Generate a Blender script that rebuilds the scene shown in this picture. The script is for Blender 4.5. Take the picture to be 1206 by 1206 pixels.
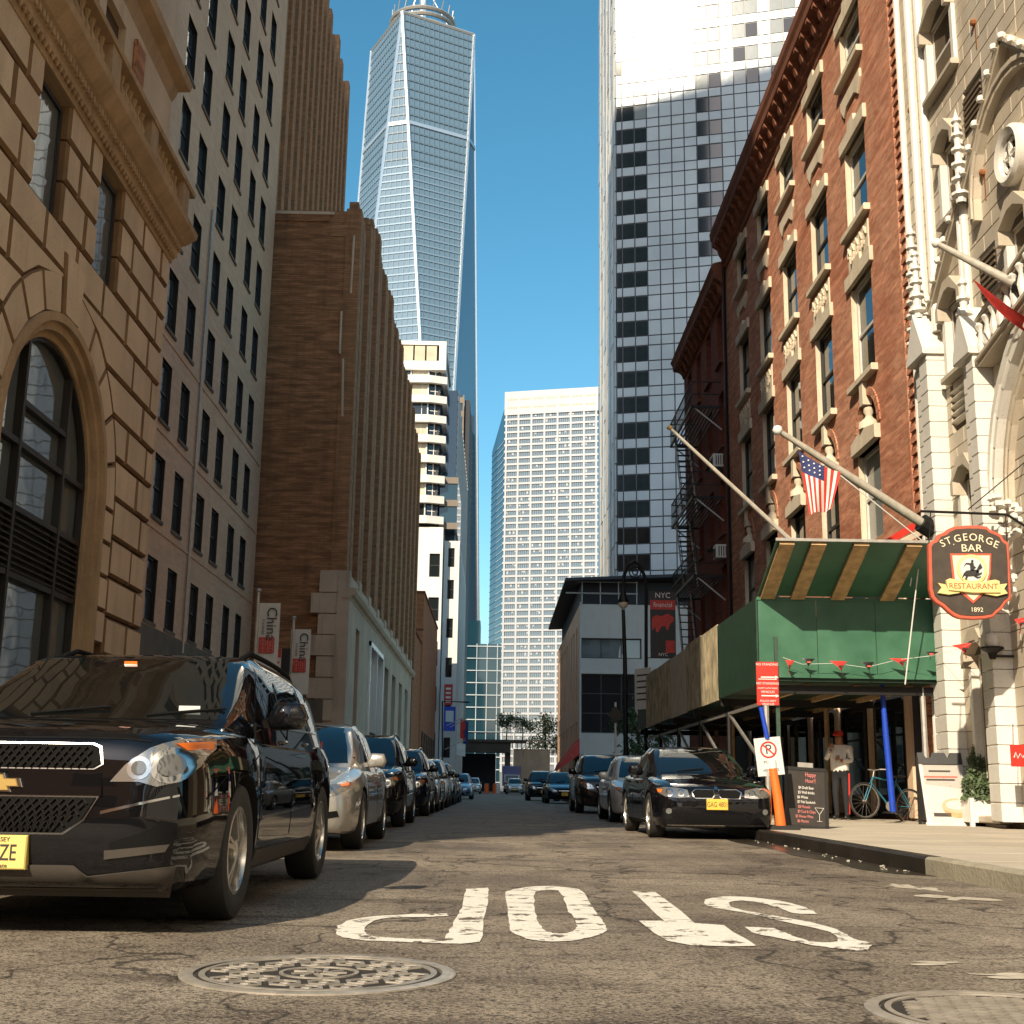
import bpy, bmesh, math, random
from math import sin, cos, tan, pi, radians, sqrt, atan2, hypot
from mathutils import Vector, Matrix
from mathutils.geometry import delaunay_2d_cdt

for o in list(bpy.data.objects):
    bpy.data.objects.remove(o, do_unlink=True)
SC = bpy.context.scene
COL = SC.collection
random.seed(11)

# ---------------------------------------------------------------- camera
CAM_H = 0.70
YAW, PITCH, ROLL = radians(0.607), radians(12.2535), radians(0.85)
FPX, CPX = 1493.09, 603.0          # focal length and centre in pixels of a 1206 px frame
fw = Vector((sin(YAW)*cos(PITCH), cos(YAW)*cos(PITCH), sin(PITCH)))
r0 = Vector((cos(YAW), -sin(YAW), 0)); u0 = r0.cross(fw)
rt = r0*cos(ROLL) + u0*sin(ROLL); up = u0*cos(ROLL) - r0*sin(ROLL)
cam_data = bpy.data.cameras.new('camera')
cam = bpy.data.objects.new('camera', cam_data); COL.objects.link(cam)
cam.matrix_world = Matrix(((rt.x, up.x, -fw.x, 0), (rt.y, up.y, -fw.y, 0), (rt.z, up.z, -fw.z, CAM_H), (0, 0, 0, 1)))
cam_data.sensor_width = 36; cam_data.lens = FPX/1206*36
cam_data.clip_start = 0.05; cam_data.clip_end = 6000
SC.camera = cam

# ---------------------------------------------------------------- sky, sun, exposure
SUN_AZ, SUN_EL = radians(24), radians(34)      # the sun stands behind the camera, to its left
SKY_STRENGTH, SUN_STRENGTH, EXPOSURE = 0.094, 3.7, 0.95
W = bpy.data.worlds.new('World'); SC.world = W; W.use_nodes = True
nt = W.node_tree; bg = nt.nodes['Background']
sky = nt.nodes.new('ShaderNodeTexSky'); sky.sky_type = 'NISHITA'; sky.sun_disc = False
sky.sun_elevation = SUN_EL; sky.sun_rotation = pi + SUN_AZ
sky.air_density = 1.0; sky.dust_density = 1.1; sky.ozone_density = 2.6; sky.altitude = 50
hs = nt.nodes.new('ShaderNodeHueSaturation'); hs.inputs['Hue'].default_value = 0.474
hs.inputs['Saturation'].default_value = 1.24; hs.inputs['Value'].default_value = 1.0
nt.links.new(sky.outputs[0], hs.inputs['Color']); nt.links.new(hs.outputs[0], bg.inputs['Color'])
bg.inputs['Strength'].default_value = SKY_STRENGTH
sl = bpy.data.lights.new('sun', 'SUN'); sl.energy = SUN_STRENGTH; sl.angle = radians(0.5); sl.color = (1.0, 0.86, 0.66)
sun = bpy.data.objects.new('sun', sl); COL.objects.link(sun)
sdir = Vector((sin(SUN_AZ)*cos(SUN_EL), cos(SUN_AZ)*cos(SUN_EL), -sin(SUN_EL)))   # travel direction of the light
sun.rotation_euler = sdir.to_track_quat('-Z', 'Y').to_euler(); sun.location = (-20, -40, 60)
vs = SC.view_settings; vs.view_transform = 'Standard'; vs.look = 'None'; vs.gamma = 1; vs.exposure = EXPOSURE; vs.use_curve_mapping = False

# ---------------------------------------------------------------- pixel -> place helpers
def ray(px, py): return rt*((px-CPX)/FPX) - up*((py-CPX)/FPX) + fw
def onground(px, py, z=0.0):
    d = ray(px, py); t = (z-CAM_H)/d.z; return Vector((d.x*t, d.y*t, z))
def onX(px, py, X):
    d = ray(px, py); t = X/d.x; return Vector((X, d.y*t, CAM_H+d.z*t))
def onY(px, py, Y):
    d = ray(px, py); t = Y/d.y; return Vector((d.x*t, Y, CAM_H+d.z*t))

# ---------------------------------------------------------------- materials
MATS = {}
def _nodes(name):
    m = bpy.data.materials.new(name); m.use_nodes = True
    t = m.node_tree; return m, t, t.nodes['Principled BSDF']
def _n(t, typ, **kw):
    n = t.nodes.new(typ)
    for k, v in kw.items():
        if k in n.inputs.keys(): n.inputs[k].default_value = v
        else: setattr(n, k, v)
    return n
def _mixc(t, a, b, fac, mode='MIX'):
    n = t.nodes.new('ShaderNodeMix'); n.data_type = 'RGBA'; n.blend_type = mode
    for s, v in ((n.inputs[0], fac), (n.inputs[6], a), (n.inputs[7], b)):
        if hasattr(v, 'links') or isinstance(v, bpy.types.NodeSocket): t.links.new(v, s)
        elif isinstance(v, (int, float)): s.default_value = v
        else: s.default_value = (*v, 1)
    return n.outputs[2]
def _ramp(t, src, p0, p1):
    n = t.nodes.new('ShaderNodeMapRange'); n.inputs[1].default_value = p0; n.inputs[2].default_value = p1
    t.links.new(src, n.inputs[0]); return n.outputs[0]
def _wallco(t):
    """wall coordinates (run along the wall, height, 0) whatever way the wall faces"""
    g = t.nodes.new('ShaderNodeNewGeometry')
    sp = t.nodes.new('ShaderNodeSeparateXYZ'); t.links.new(g.outputs['Position'], sp.inputs[0])
    sn = t.nodes.new('ShaderNodeSeparateXYZ'); t.links.new(g.outputs['True Normal'], sn.inputs[0])
    ab = _n(t, 'ShaderNodeMath', operation='ABSOLUTE'); t.links.new(sn.outputs[0], ab.inputs[0])
    gt = _n(t, 'ShaderNodeMath', operation='GREATER_THAN'); t.links.new(ab.outputs[0], gt.inputs[0]); gt.inputs[1].default_value = 0.6
    mx = t.nodes.new('ShaderNodeMix'); t.links.new(gt.outputs[0], mx.inputs[0]); t.links.new(sp.outputs[0], mx.inputs[2]); t.links.new(sp.outputs[1], mx.inputs[3])
    cb = t.nodes.new('ShaderNodeCombineXYZ'); t.links.new(mx.outputs[0], cb.inputs[0]); t.links.new(sp.outputs[2], cb.inputs[1])
    return cb.outputs[0], g.outputs['Position']
def _noise(t, co, scale, detail=4, rough=.55, stretch=None):
    n = _n(t, 'ShaderNodeTexNoise', Scale=scale, Detail=detail, Roughness=rough)
    if stretch:
        mp = t.nodes.new('ShaderNodeMapping'); mp.inputs['Scale'].default_value = stretch
        t.links.new(co, mp.inputs[0]); co = mp.outputs[0]
    t.links.new(co, n.inputs['Vector']); return n.outputs['Fac']
def _bump(t, b, h, strength, dist):
    n = _n(t, 'ShaderNodeBump', Strength=strength, Distance=dist)
    t.links.new(h, n.inputs['Height']); t.links.new(n.outputs[0], b.inputs['Normal'])
def S(b, **kw):
    nm = dict(rough='Roughness', metal='Metallic', spec='Specular IOR Level', coat='Coat Weight', coatr='Coat Roughness', trans='Transmission Weight', ior='IOR', alpha='Alpha')
    for k, v in kw.items(): b.inputs[nm[k]].default_value = v
def plain(name, c, rough=.5, metal=0, spec=.5, coat=0, var=0.0, scale=8.0, bump=0.0, c2=None):
    """one colour with light wear"""
    m, t, b = _nodes(name); S(b, rough=rough, metal=metal, spec=spec, coat=coat)
    b.inputs['Base Color'].default_value = (*c, 1)
    if var or bump or c2:
        tc = t.nodes.new('ShaderNodeTexCoord'); f = _noise(t, tc.outputs['Object'], scale, 5)
        hi = c2 or tuple(min(1, x*(1+var)) for x in c); lo = c if c2 else tuple(x*(1-var) for x in c)
        t.links.new(_mixc(t, lo, hi, _ramp(t, f, .3, .7)), b.inputs['Base Color'])
        if bump: _bump(t, b, f, bump, .02)
    MATS[name] = m; return m
def stone(name, c, var=.18, scale=1.3, rough=.85, stain=.35, stainc=(.10, .07, .04), bump=.25, fine=24, perobj=.0):
    """weathered masonry: broad tone shifts, fine grain, run-down streaks"""
    m, t, b = _nodes(name); S(b, rough=rough, spec=.3); co, pos = _wallco(t)
    big = _noise(t, pos, scale, 5); fin = _noise(t, pos, fine, 3)
    base = _mixc(t, tuple(x*(1-var) for x in c), tuple(min(1, x*(1+var)) for x in c), _ramp(t, big, .3, .7))
    base = _mixc(t, base, tuple(x*.62 for x in c), _ramp(t, fin, .55, .9))
    if stain:
        st = _noise(t, co, 1.0, 5, .6, (2.6, .22, 1)); base = _mixc(t, base, stainc, _n_scale(t, _ramp(t, st, .52, .78), stain))
    if perobj:
        oi = t.nodes.new('ShaderNodeObjectInfo'); base = _mixc(t, base, tuple(x*.55 for x in c), _n_scale(t, oi.outputs['Random'], perobj))
    t.links.new(base, b.inputs['Base Color']); _bump(t, b, fin, bump, .02)
    MATS[name] = m; return m
def _n_scale(t, s, k):
    n = _n(t, 'ShaderNodeMath', operation='MULTIPLY'); t.links.new(s, n.inputs[0]); n.inputs[1].default_value = k; return n.outputs[0]
def brick(name, c1, c2, mortar, bw=.23, bh=.075, msize=.012, stain=.3, stainc=(.05, .03, .02), rowvar=0.0, rough=.85, bumps=.5, var=.25):
    m, t, b = _nodes(name); S(b, rough=rough, spec=.25); co, pos = _wallco(t)
    br = _n(t, 'ShaderNodeTexBrick', Scale=1.0, **{'Mortar Size': msize, 'Brick Width': bw, 'Row Height': bh, 'Bias': 0.0, 'Mortar Smooth': .2})
    br.inputs['Color1'].default_value = (*c1, 1); br.inputs['Color2'].default_value = (*c2, 1); br.inputs['Mortar'].default_value = (*mortar, 1)
    t.links.new(co, br.inputs['Vector'])
    base = br.outputs['Color']
    big = _noise(t, pos, .35, 5); base = _mixc(t, base, tuple(x*(1-var) for x in c1), _n_scale(t, _ramp(t, big, .45, .75), .8))
    rw = _noise(t, co, 1.0, 3, .6, (.8, 5.5, 1)); base = _mixc(t, base, tuple(min(1, x*1.7) for x in c2), _n_scale(t, _ramp(t, rw, .49, .62), rowvar))
    rd = _noise(t, co, 1.0, 3, .6, (.6, 4.5, 1.7)); base = _mixc(t, base, tuple(x*.45 for x in c1), _n_scale(t, _ramp(t, rd, .48, .60), rowvar))
    st = _noise(t, co, 1.0, 5, .6, (1.7, .16, 1)); base = _mixc(t, base, stainc, _n_scale(t, _ramp(t, st, .52, .8), stain))
    t.links.new(base, b.inputs['Base Color']); _bump(t, b, br.outputs['Fac'], -bumps, .012)
    MATS[name] = m; return m
def glass(name, c=(.012, .016, .018), rough=.03, spec=.9, wav=.0, coat=0):
    m, t, b = _nodes(name); S(b, rough=rough, spec=spec, coat=coat); b.inputs['Base Color'].default_value = (*c, 1)
    if wav:
        tc = t.nodes.new('ShaderNodeNewGeometry'); f = _noise(t, tc.outputs['Position'], .9, 2); _bump(t, b, f, wav, .25)
    MATS[name] = m; return m
def mat(n): return MATS[n]

# ---------------------------------------------------------------- mesh building
class MB:
    def __init__(s): s.v = []; s.f = []; s.m = []; s.cur = 0
    def face(s, *pts):
        i = len(s.v); s.v += [tuple(p) for p in pts]; s.f.append(tuple(range(i, i+len(pts)))); s.m.append(s.cur)
    def box(s, x0, x1, y0, y1, z0, z1):
        i = len(s.v)
        s.v += [(x0,y0,z0),(x1,y0,z0),(x1,y1,z0),(x0,y1,z0),(x0,y0,z1),(x1,y0,z1),(x1,y1,z1),(x0,y1,z1)]
        for q in ((0,3,2,1),(4,5,6,7),(0,1,5,4),(1,2,6,5),(2,3,7,6),(3,0,4,7)):
            s.f.append(tuple(i+k for k in q)); s.m.append(s.cur)
        return s
    def obox(s, c, U, V, Wv):
        """box with centre c and half-axis vectors"""
        c, U, V, Wv = Vector(c), Vector(U), Vector(V), Vector(Wv); i = len(s.v)
        for a, b, d in ((-1,-1,-1),(1,-1,-1),(1,1,-1),(-1,1,-1),(-1,-1,1),(1,-1,1),(1,1,1),(-1,1,1)): s.v.append(tuple(c+U*a+V*b+Wv*d))
        for q in ((0,3,2,1),(4,5,6,7),(0,1,5,4),(1,2,6,5),(2,3,7,6),(3,0,4,7)): s.f.append(tuple(i+k for k in q)); s.m.append(s.cur)
        return s
    def bar(s, p, q, w, h=None, upv=(0,0,1)):
        """rectangular bar from p to q"""
        p, q = Vector(p), Vector(q); d = q-p; L = d.length
        if L < 1e-6: return s
        d /= L; a = d.cross(Vector(upv))
        if a.length < 1e-3: a = d.cross(Vector((1,0,0)))
        a.normalize(); b = a.cross(d)
        return s.obox((p+q)/2, d*(L/2), a*(w/2), b*((h or w)/2))
    def tube(s, pts, r, n=8, caps=True, closed=False):
        pts = [Vector(p) for p in pts]; N = len(pts); rr = r if isinstance(r, (list, tuple)) else [r]*N
        base = len(s.v); prev = None
        for k, p in enumerate(pts):
            if closed: d = pts[(k+1) % N]-pts[k-1]
            else: d = (pts[min(k+1, N-1)]-pts[max(k-1, 0)])
            d.normalize()
            if prev is None:
                a = d.cross(Vector((0,0,1)));
                if a.length < .05: a = d.cross(Vector((1,0,0)))
            else: a = prev - d*prev.dot(d)
            a.normalize(); prev = a; b = d.cross(a)
            for j in range(n):
                t = 2*pi*j/n; s.v.append(tuple(p+(a*cos(t)+b*sin(t))*rr[k]))
        for k in range(N if closed else N-1):
            k2 = (k+1) % N
            for j in range(n):
                j2 = (j+1) % n; s.f.append((base+k*n+j, base+k*n+j2, base+k2*n+j2, base+k2*n+j)); s.m.append(s.cur)
        if caps and not closed:
            s.f.append(tuple(base+j for j in range(n))[::-1]); s.m.append(s.cur)
            s.f.append(tuple(base+(N-1)*n+j for j in range(n))); s.m.append(s.cur)
        return s
    def lathe(s, prof, c=(0,0,0), axis='z', n=16, a0=0, a1=2*pi):
        """prof: list of (radius, height)"""
        c = Vector(c); base = len(s.v); full = abs(a1-a0-2*pi) < 1e-6; m = n if full else n+1
        for r, h in prof:
            for j in range(m):
                t = a0+(a1-a0)*j/n; p = (r*cos(t), r*sin(t), h)
                if axis == 'y': p = (p[0], p[2], p[1])
                elif axis == 'x': p = (p[2], p[0], p[1])
                s.v.append(tuple(c+Vector(p)))
        for k in range(len(prof)-1):
            for j in range(n):
                j2 = (j+1) % m; s.f.append((base+k*m+j, base+k*m+j2, base+(k+1)*m+j2, base+(k+1)*m+j)); s.m.append(s.cur)
        return s
    def prism(s, poly, fn, d0, d1, inset=0.0, side=None):
        """poly of (u,z) pulled from depth d0 (front, inset edge) to d1; fn(u,z,d)->xyz"""
        n = len(poly); cu = sum(p[0] for p in poly)/n; cz = sum(p[1] for p in poly)/n; i = len(s.v)
        fr = poly
        if inset:
            fr = []
            for k in range(n):
                a, b, c = Vector(poly[k-1]), Vector(poly[k]), Vector(poly[(k+1) % n])
                e1 = (b-a).normalized(); e2 = (c-b).normalized(); n1 = Vector((-e1.y, e1.x)); n2 = Vector((-e2.y, e2.x)); mm = n1+n2
                mm = mm/max(.35, mm.length_squared/2) if mm.length > 1e-4 else n1
                sgn = 1 if mm.dot(Vector((cu, cz))-b) > 0 else -1
                fr.append(tuple(b+mm*inset*sgn))
        loops = [[fn(u, z, d0) for u, z in fr]]
        if inset: loops.append([fn(u, z, d0+inset*(1 if d1 > d0 else -1)) for u, z in poly])
        loops.append([fn(u, z, d1) for u, z in poly])
        for L in loops: s.v += [tuple(p) for p in L]
        s.f.append(tuple(i+k for k in range(n))); s.m.append(s.cur)
        for l in range(len(loops)-1):
            for k in range(n):
                k2 = (k+1) % n; s.f.append((i+l*n+k, i+l*n+k2, i+(l+1)*n+k2, i+(l+1)*n+k)); s.m.append(s.cur if side is None else side)
        j = i+(len(loops)-1)*n; s.f.append(tuple(j+k for k in range(n))[::-1]); s.m.append(s.cur)
        return s
    def sweep(s, prof, path, closed=False):
        """prof (out,z) swept along plan path [(x,y)], out to the right of travel; mitred; prof is closed"""
        P = [Vector(p) for p in path]; N = len(P); n = len(prof); i = len(s.v)
        for k in range(N):
            d1 = (P[k]-P[k-1]).normalized() if (k > 0 or closed) else None
            d2 = (P[(k+1) % N]-P[k]).normalized() if (k < N-1 or closed) else None
            d1 = d1 or d2; d2 = d2 or d1
            n1 = Vector((d1.y, -d1.x)); n2 = Vector((d2.y, -d2.x)); mt = n1+n2; mt = mt/(mt.length_squared/2)
            for o, z in prof: s.v.append((P[k].x+mt.x*o, P[k].y+mt.y*o, z))
        for k in range(N if closed else N-1):
            k2 = (k+1) % N
            for j in range(n):
                j2 = (j+1) % n; s.f.append((i+k*n+j, i+k*n+j2, i+k2*n+j2, i+k2*n+j)); s.m.append(s.cur)
        if not closed:
            s.f.append(tuple(i+j for j in range(n))[::-1]); s.m.append(s.cur); s.f.append(tuple(i+(N-1)*n+j for j in range(n))); s.m.append(s.cur)
        return s
    def mesh(s, name, mats, smooth=False):
        me = bpy.data.meshes.new(name); me.from_pydata(s.v, [], s.f)
        for m in (mats if isinstance(mats, (list, tuple)) else [mats]): me.materials.append(MATS[m] if isinstance(m, str) else m)
        if any(s.m): me.polygons.foreach_set('material_index', s.m)
        me.validate(); fixn(me)
        if smooth: shade(me, smooth if isinstance(smooth, (int, float)) and smooth is not True else 40)
        me.update(); return me
    def build(s, name, mats, parent=None, smooth=False, kind=None):
        return link(name, s.mesh(name, mats, smooth), parent, kind)
def fixn(me):
    bm = bmesh.new(); bm.from_mesh(me); bmesh.ops.recalc_face_normals(bm, faces=bm.faces[:]); bm.to_mesh(me); bm.free()
def shade(me, ang=40):
    bm = bmesh.new(); bm.from_mesh(me); bmesh.ops.remove_doubles(bm, verts=bm.verts[:], dist=1e-5)
    bmesh.ops.recalc_face_normals(bm, faces=bm.faces[:])
    for f in bm.faces: f.smooth = True
    for e in bm.edges: e.smooth = not (len(e.link_faces) == 2 and e.calc_face_angle(0) > radians(ang))
    bm.to_mesh(me); bm.free()
BASE = {}
def link(name, data, parent=None, kind=None):
    o = bpy.data.objects.new(name, data); COL.objects.link(o)
    if parent:
        o.parent = parent
        if parent.name in BASE: o.matrix_parent_inverse = BASE[parent.name]
    if kind: o['kind'] = kind
    return o
def tag(o, label=None, cat=None, group=None, kind=None):
    if label: o['label'] = label
    if cat: o['category'] = cat
    if group: o['group'] = group
    if kind: o['kind'] = kind
    return o
def thing(name, label, cat, loc=(0,0,0), rz=0, group=None):
    o = link(name, None); o.location = loc; o.rotation_euler.z = rz; o.empty_display_size = .2
    return tag(o, label, cat, group)
def bthing(name, label, cat, base, group=None):
    """a thing whose parts are written in world coordinates; the Empty stands at its base"""
    o = thing(name, label, cat, base, 0, group); BASE[o.name] = Matrix.Translation(-Vector(base)); o.location.z += .06; return o
def inst(name, me, parent, loc=(0,0,0), rz=0, M=None, kind=None):
    o = link(name, me, parent, kind)
    if M is not None: o.matrix_basis = M
    else: o.location = loc; o.rotation_euler.z = rz
    return o
def copy_tree(o, parent=None):
    c = o.copy(); COL.objects.link(c); c.parent = parent
    for ch in list(o.children): copy_tree(ch, c)
    return c
def textmesh(txt, size, name='lettering', extrude=.002, align='CENTER', spacing=1.0, font=None):
    cu = bpy.data.curves.new(name, 'FONT'); cu.body = txt; cu.size = size; cu.extrude = extrude; cu.align_x = align; cu.align_y = 'CENTER'; cu.space_character = spacing; cu.resolution_u = 3
    o = bpy.data.objects.new(name, cu); COL.objects.link(o)
    dg = bpy.context.evaluated_depsgraph_get(); me = bpy.data.meshes.new_from_object(o.evaluated_get(dg)); bpy.data.objects.remove(o, do_unlink=True); bpy.data.curves.remove(cu)
    me.name = name; return me
def text(txt, size, m, parent, M, name='lettering', extrude=.002, align='CENTER', spacing=1.0, bold=0):
    me = textmesh(txt, size, name, extrude, align, spacing); me.materials.clear(); me.materials.append(MATS[m])
    if bold:
        bm = bmesh.new(); bm.from_mesh(me); bm.to_mesh(me); bm.free()
    o = inst(name, me, parent, M=M); return o
def FR(o, U, N):
    """facade frame: local x runs along the wall, local y into the wall, z up"""
    U, N = Vector(U), Vector(N); Z = U.cross(N)
    return Matrix(((U.x, N.x, Z.x, o[0]), (U.y, N.y, Z.y, o[1]), (U.z, N.z, Z.z, o[2]), (0,0,0,1)))
def facade(mb, M, u0, u1, z0, z1, opens, depth=.3, rev=0):
    """wall face with rectangular openings (ua,ub,za,zb) and their reveals"""
    us = sorted({u0, u1, *[v for o in opens for v in o[:2] if u0 < v < u1]}); zs = sorted({z0, z1, *[v for o in opens for v in o[2:4] if z0 < v < z1]})
    def P(u, d, z): return tuple(M @ Vector((u, d, z)))
    inside = lambda a, b: any(o[0]-1e-6 <= a <= o[1]+1e-6 and o[2]-1e-6 <= b <= o[3]+1e-6 for o in opens)
    for j in range(len(zs)-1):
        i = 0; zm = (zs[j]+zs[j+1])/2
        while i < len(us)-1:
            if inside((us[i]+us[i+1])/2, zm): i += 1; continue
            k = i
            while k+1 < len(us)-1 and not inside((us[k+1]+us[k+2])/2, zm): k += 1
            mb.face(P(us[i],0,zs[j]), P(us[k+1],0,zs[j]), P(us[k+1],0,zs[j+1]), P(us[i],0,zs[j+1])); i = k+1
    mb.cur = rev
    for a, b, c, d in [o[:4] for o in opens]:
        mb.face(P(a,0,c), P(a,depth,c), P(a,depth,d), P(a,0,d)); mb.face(P(b,0,c), P(b,0,d), P(b,depth,d), P(b,depth,c))
        mb.face(P(a,0,c), P(b,0,c), P(b,depth,c), P(a,depth,c)); mb.face(P(a,0,d), P(a,depth,d), P(b,depth,d), P(b,0,d))
    mb.cur = 0
WINCACHE = {}
def window(parent, M, a, b, c, d, depth=.22, frame='win_dark', pane='pane', rows=2, cols=1, fwid=.06, sill=None, sillm=None, dark=True):
    """a window part: frame mesh with pane as sub-part; sizes shared"""
    w, h = round(b-a, 2), round(d-c, 2); key = (w, h, frame, pane, rows, cols, fwid)
    if key not in WINCACHE:
        f = MB()
        f.box(0, fwid, 0, .08, 0, h).box(w-fwid, w, 0, .08, 0, h).box(fwid, w-fwid, 0, .08, 0, fwid).box(fwid, w-fwid, 0, .08, h-fwid, h)
        for k in range(1, rows): z = h*k/rows; f.box(fwid, w-fwid, .005, .075, z-fwid*.4, z+fwid*.4)
        for k in range(1, cols): x = w*k/cols; f.box(x-fwid*.4, x+fwid*.4, .01, .07, fwid, h-fwid)
        p = MB(); p.box(fwid*.6, w-fwid*.6, .05, .062, fwid*.6, h-fwid*.6)
        WINCACHE[key] = (f.mesh('window', frame), p.mesh('pane', pane))
    fm, pm = WINCACHE[key]
    o = inst('window', fm, parent, M=M @ Matrix.Translation((a, depth-.09, c))); inst('pane', pm, o)
    return o
# ---------------------------------------------------------------- palette
stone('sandstone', (.62, .46, .305), var=.14, scale=.9, stain=.35, stainc=(.16, .09, .045), bump=.2, perobj=.25)
stone('sandstone_core', (.07, .042, .02), var=.2, stain=.3)
stone('sandstone_dirt', (.20, .115, .055), var=.3, stain=.3)  # block bevels: joint dirt and shadow lines painted together
stone('sandstone_trim', (.40, .265, .145), var=.18, scale=1.6, stain=.55, stainc=(.09, .05, .025), bump=.25)
brick('grey_brick', (.82, .475, .285), (.74, .425, .25), (.70, .40, .24), .4, .1, .006, stain=.18, stainc=(.16, .11, .07), rowvar=.12, bumps=.15)
stone('grey_granite_base', (.17, .125, .085), var=.2, stain=.2)
brick('brown_brick', (.44, .195, .085), (.33, .145, .065), (.2, .095, .045), .55, .11, .012, stain=.35, rowvar=.75, bumps=.3)
brick('brown_front', (.50, .235, .105), (.36, .165, .075), (.24, .12, .055), .5, .12, .012, stain=.45, rowvar=.45, bumps=.3)
stone('limestone', (.68, .48, .325), var=.15, scale=.5, stain=.5, stainc=(.13, .09, .05))
brick('orange_brick', (.52, .19, .075), (.44, .16, .065), (.36, .16, .085), .5, .14, .012, stain=.2, rowvar=.3)
stone('white_panel', (.66, .64, .59), var=.06, scale=.1, stain=.15, stainc=(.3, .27, .22), rough=.5)
plain('tan_blind', (.55, .47, .34), rough=.8, var=.25, scale=.4)
stone('dark_tower_brick', (.20, .165, .13), var=.12, scale=.05, stain=.2)
glass('wtc_glass', (.13, .20, .26), rough=.06, spec=1.0)
plain('wtc_panel', (.22, .31, .38), rough=.25, metal=.2, spec=.8)
plain('wtc_edge', (.75, .78, .78), rough=.25, metal=.7)
glass('blue_glass', (.01, .035, .05), rough=.05, spec=.8)
plain('wfc_band', (.36, .375, .39), rough=.45, var=.05, scale=.05)
glass('wfc_glass', (.06, .11, .15), rough=.06, spec=1.0)
m, t, b = _nodes('tower_panel'); S(b, rough=.22, spec=.35); MATS['tower_panel'] = m
g = t.nodes.new('ShaderNodeNewGeometry'); oi = t.nodes.new('ShaderNodeObjectInfo')
t.links.new(_mixc(t, (.33, .37, .385), (.44, .475, .485), _ramp(t, _noise(t, g.outputs['Position'], .12, 3), .3, .7)), b.inputs['Base Color'])
_bump(t, b, _noise(t, g.outputs['Position'], .35, 2), .12, .5)
plain('tower_mullion', (.016, .02, .024), rough=.4)
glass('tower_window', (.008, .012, .014), rough=.05, spec=.8)
glass('pane', (.012, .016, .017), rough=.025, spec=.85)
glass('pane_wavy', (.10, .11, .108), rough=.02, spec=1.0, wav=.015)
glass('pane_pale', (.20, .22, .21), rough=.08, spec=.8, wav=.02)
glass('pane_sky', (.05, .055, .055), rough=.03, spec=1.0); plain('win_dark', (.018, .015, .012), rough=.5)
plain('win_white', (.55, .52, .46), rough=.6, var=.1)
plain('louvre', (.05, .042, .033), rough=.6)
brick('red_brick', (.40, .125, .06), (.56, .265, .155), (.41, .265, .18), .22, .075, .012, stain=.15, rowvar=.3, bumps=.8, var=.12)
brick('dark_red_brick', (.26, .07, .04), (.18, .048, .03), (.13, .06, .045), .22, .075, .01, stain=.35, rowvar=.3)
stone('red_cornice', (.20, .075, .042), var=.2, stain=.4)
stone('red_trim_stone', (.60, .51, .38), var=.12, stain=.3, stainc=(.25, .17, .09))
stone('terracotta', (.53, .46, .355), var=.10, scale=1.5, stain=.4, stainc=(.30, .19, .09), rough=.5, bump=.12, perobj=.22)
stone('terracotta_white', (.69, .66, .59), var=.06, scale=1.5, stain=.22, stainc=(.40, .30, .18), rough=.4, bump=.1, perobj=.1)
stone('terracotta_joint', (.13, .095, .06), var=.2, stain=0)
plain('rust', (.26, .09, .025), rough=.8, var=.4, scale=20)
stone('granite_grey', (.42, .385, .34), var=.08, scale=.3, stain=.15, rough=.5, perobj=.3)
stone('granite_tan', (.55, .36, .235), var=.1, scale=.3, stain=.2)
plain('iron_black', (.012, .011, .010), rough=.5, metal=.3, var=.3, scale=15)
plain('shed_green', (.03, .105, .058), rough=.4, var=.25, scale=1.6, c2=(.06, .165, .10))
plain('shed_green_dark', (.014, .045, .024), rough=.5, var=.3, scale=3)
stone('shed_peeling', (.52, .43, .27), var=.45, scale=2.6, stain=.9, stainc=(.03, .035, .018), bump=.5, fine=9)
plain('shed_paper', (.55, .48, .36), rough=.9, var=.15, scale=3)
plain('timber', (.50, .33, .16), rough=.8, var=.3, scale=6)
plain('blue_paint', (.012, .055, .42), rough=.4, var=.15)
plain('galv', (.42, .40, .36), rough=.45, metal=.6, var=.15)
plain('pole_grey', (.50, .46, .38), rough=.4, metal=.3, var=.15)
plain('gold', (.62, .42, .14), rough=.35, metal=.7)
plain('orange_plastic', (.85, .15, .02), rough=.5, var=.1)
plain('white_paint', (.70, .68, .63), rough=.5, var=.05); plain('poster_white', (.5, .475, .43), rough=.6, var=.06)
plain('black_paint', (.015, .014, .013), rough=.45, var=.2)
plain('red_paint', (.52, .03, .018), rough=.45, var=.15)
plain('red_flag', (.60, .04, .03), rough=.85, var=.15)
plain('blue_flag', (.03, .04, .13), rough=.85)
plain('white_flag', (.75, .70, .62), rough=.85)
plain('sign_frame', (.52, .10, .055), rough=.5, var=.15)
plain('sign_ground', (.055, .042, .032), rough=.5, var=.2)
plain('sign_cream', (.74, .66, .46), rough=.5)
plain('sign_yellow', (.72, .58, .24), rough=.5, var=.12)
plain('sign_pale', (.55, .57, .56), rough=.4)
plain('slate', (.028, .022, .018), rough=.7, var=.3)
plain('chalk_white', (.72, .68, .60), rough=.9)
plain('chalk_pink', (.62, .20, .18), rough=.9)
plain('wood_red', (.33, .075, .025), rough=.35, var=.35, scale=4, coat=.2)
stone('sidewalk', (.48, .42, .33), var=.14, scale=.8, stain=0, rough=.85, bump=.25, fine=40, perobj=.18)
stone('kerb_concrete', (.30, .27, .20), var=.2, scale=2, stain=.2, bump=.4)
stone('kerb_steel', (.022, .018, .014), var=.4, scale=2, stain=0, rough=.45)  # near-black kerb colour that paints the shade on one stretch
plain('cast_iron', (.46, .41, .34), rough=.45, metal=.6, var=.3, scale=9, bump=.1)
plain('cast_iron_dark', (.022, .017, .012), rough=.75, var=.3, scale=30)
plain('brown_soil', (.06, .04, .02), rough=1)
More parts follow.
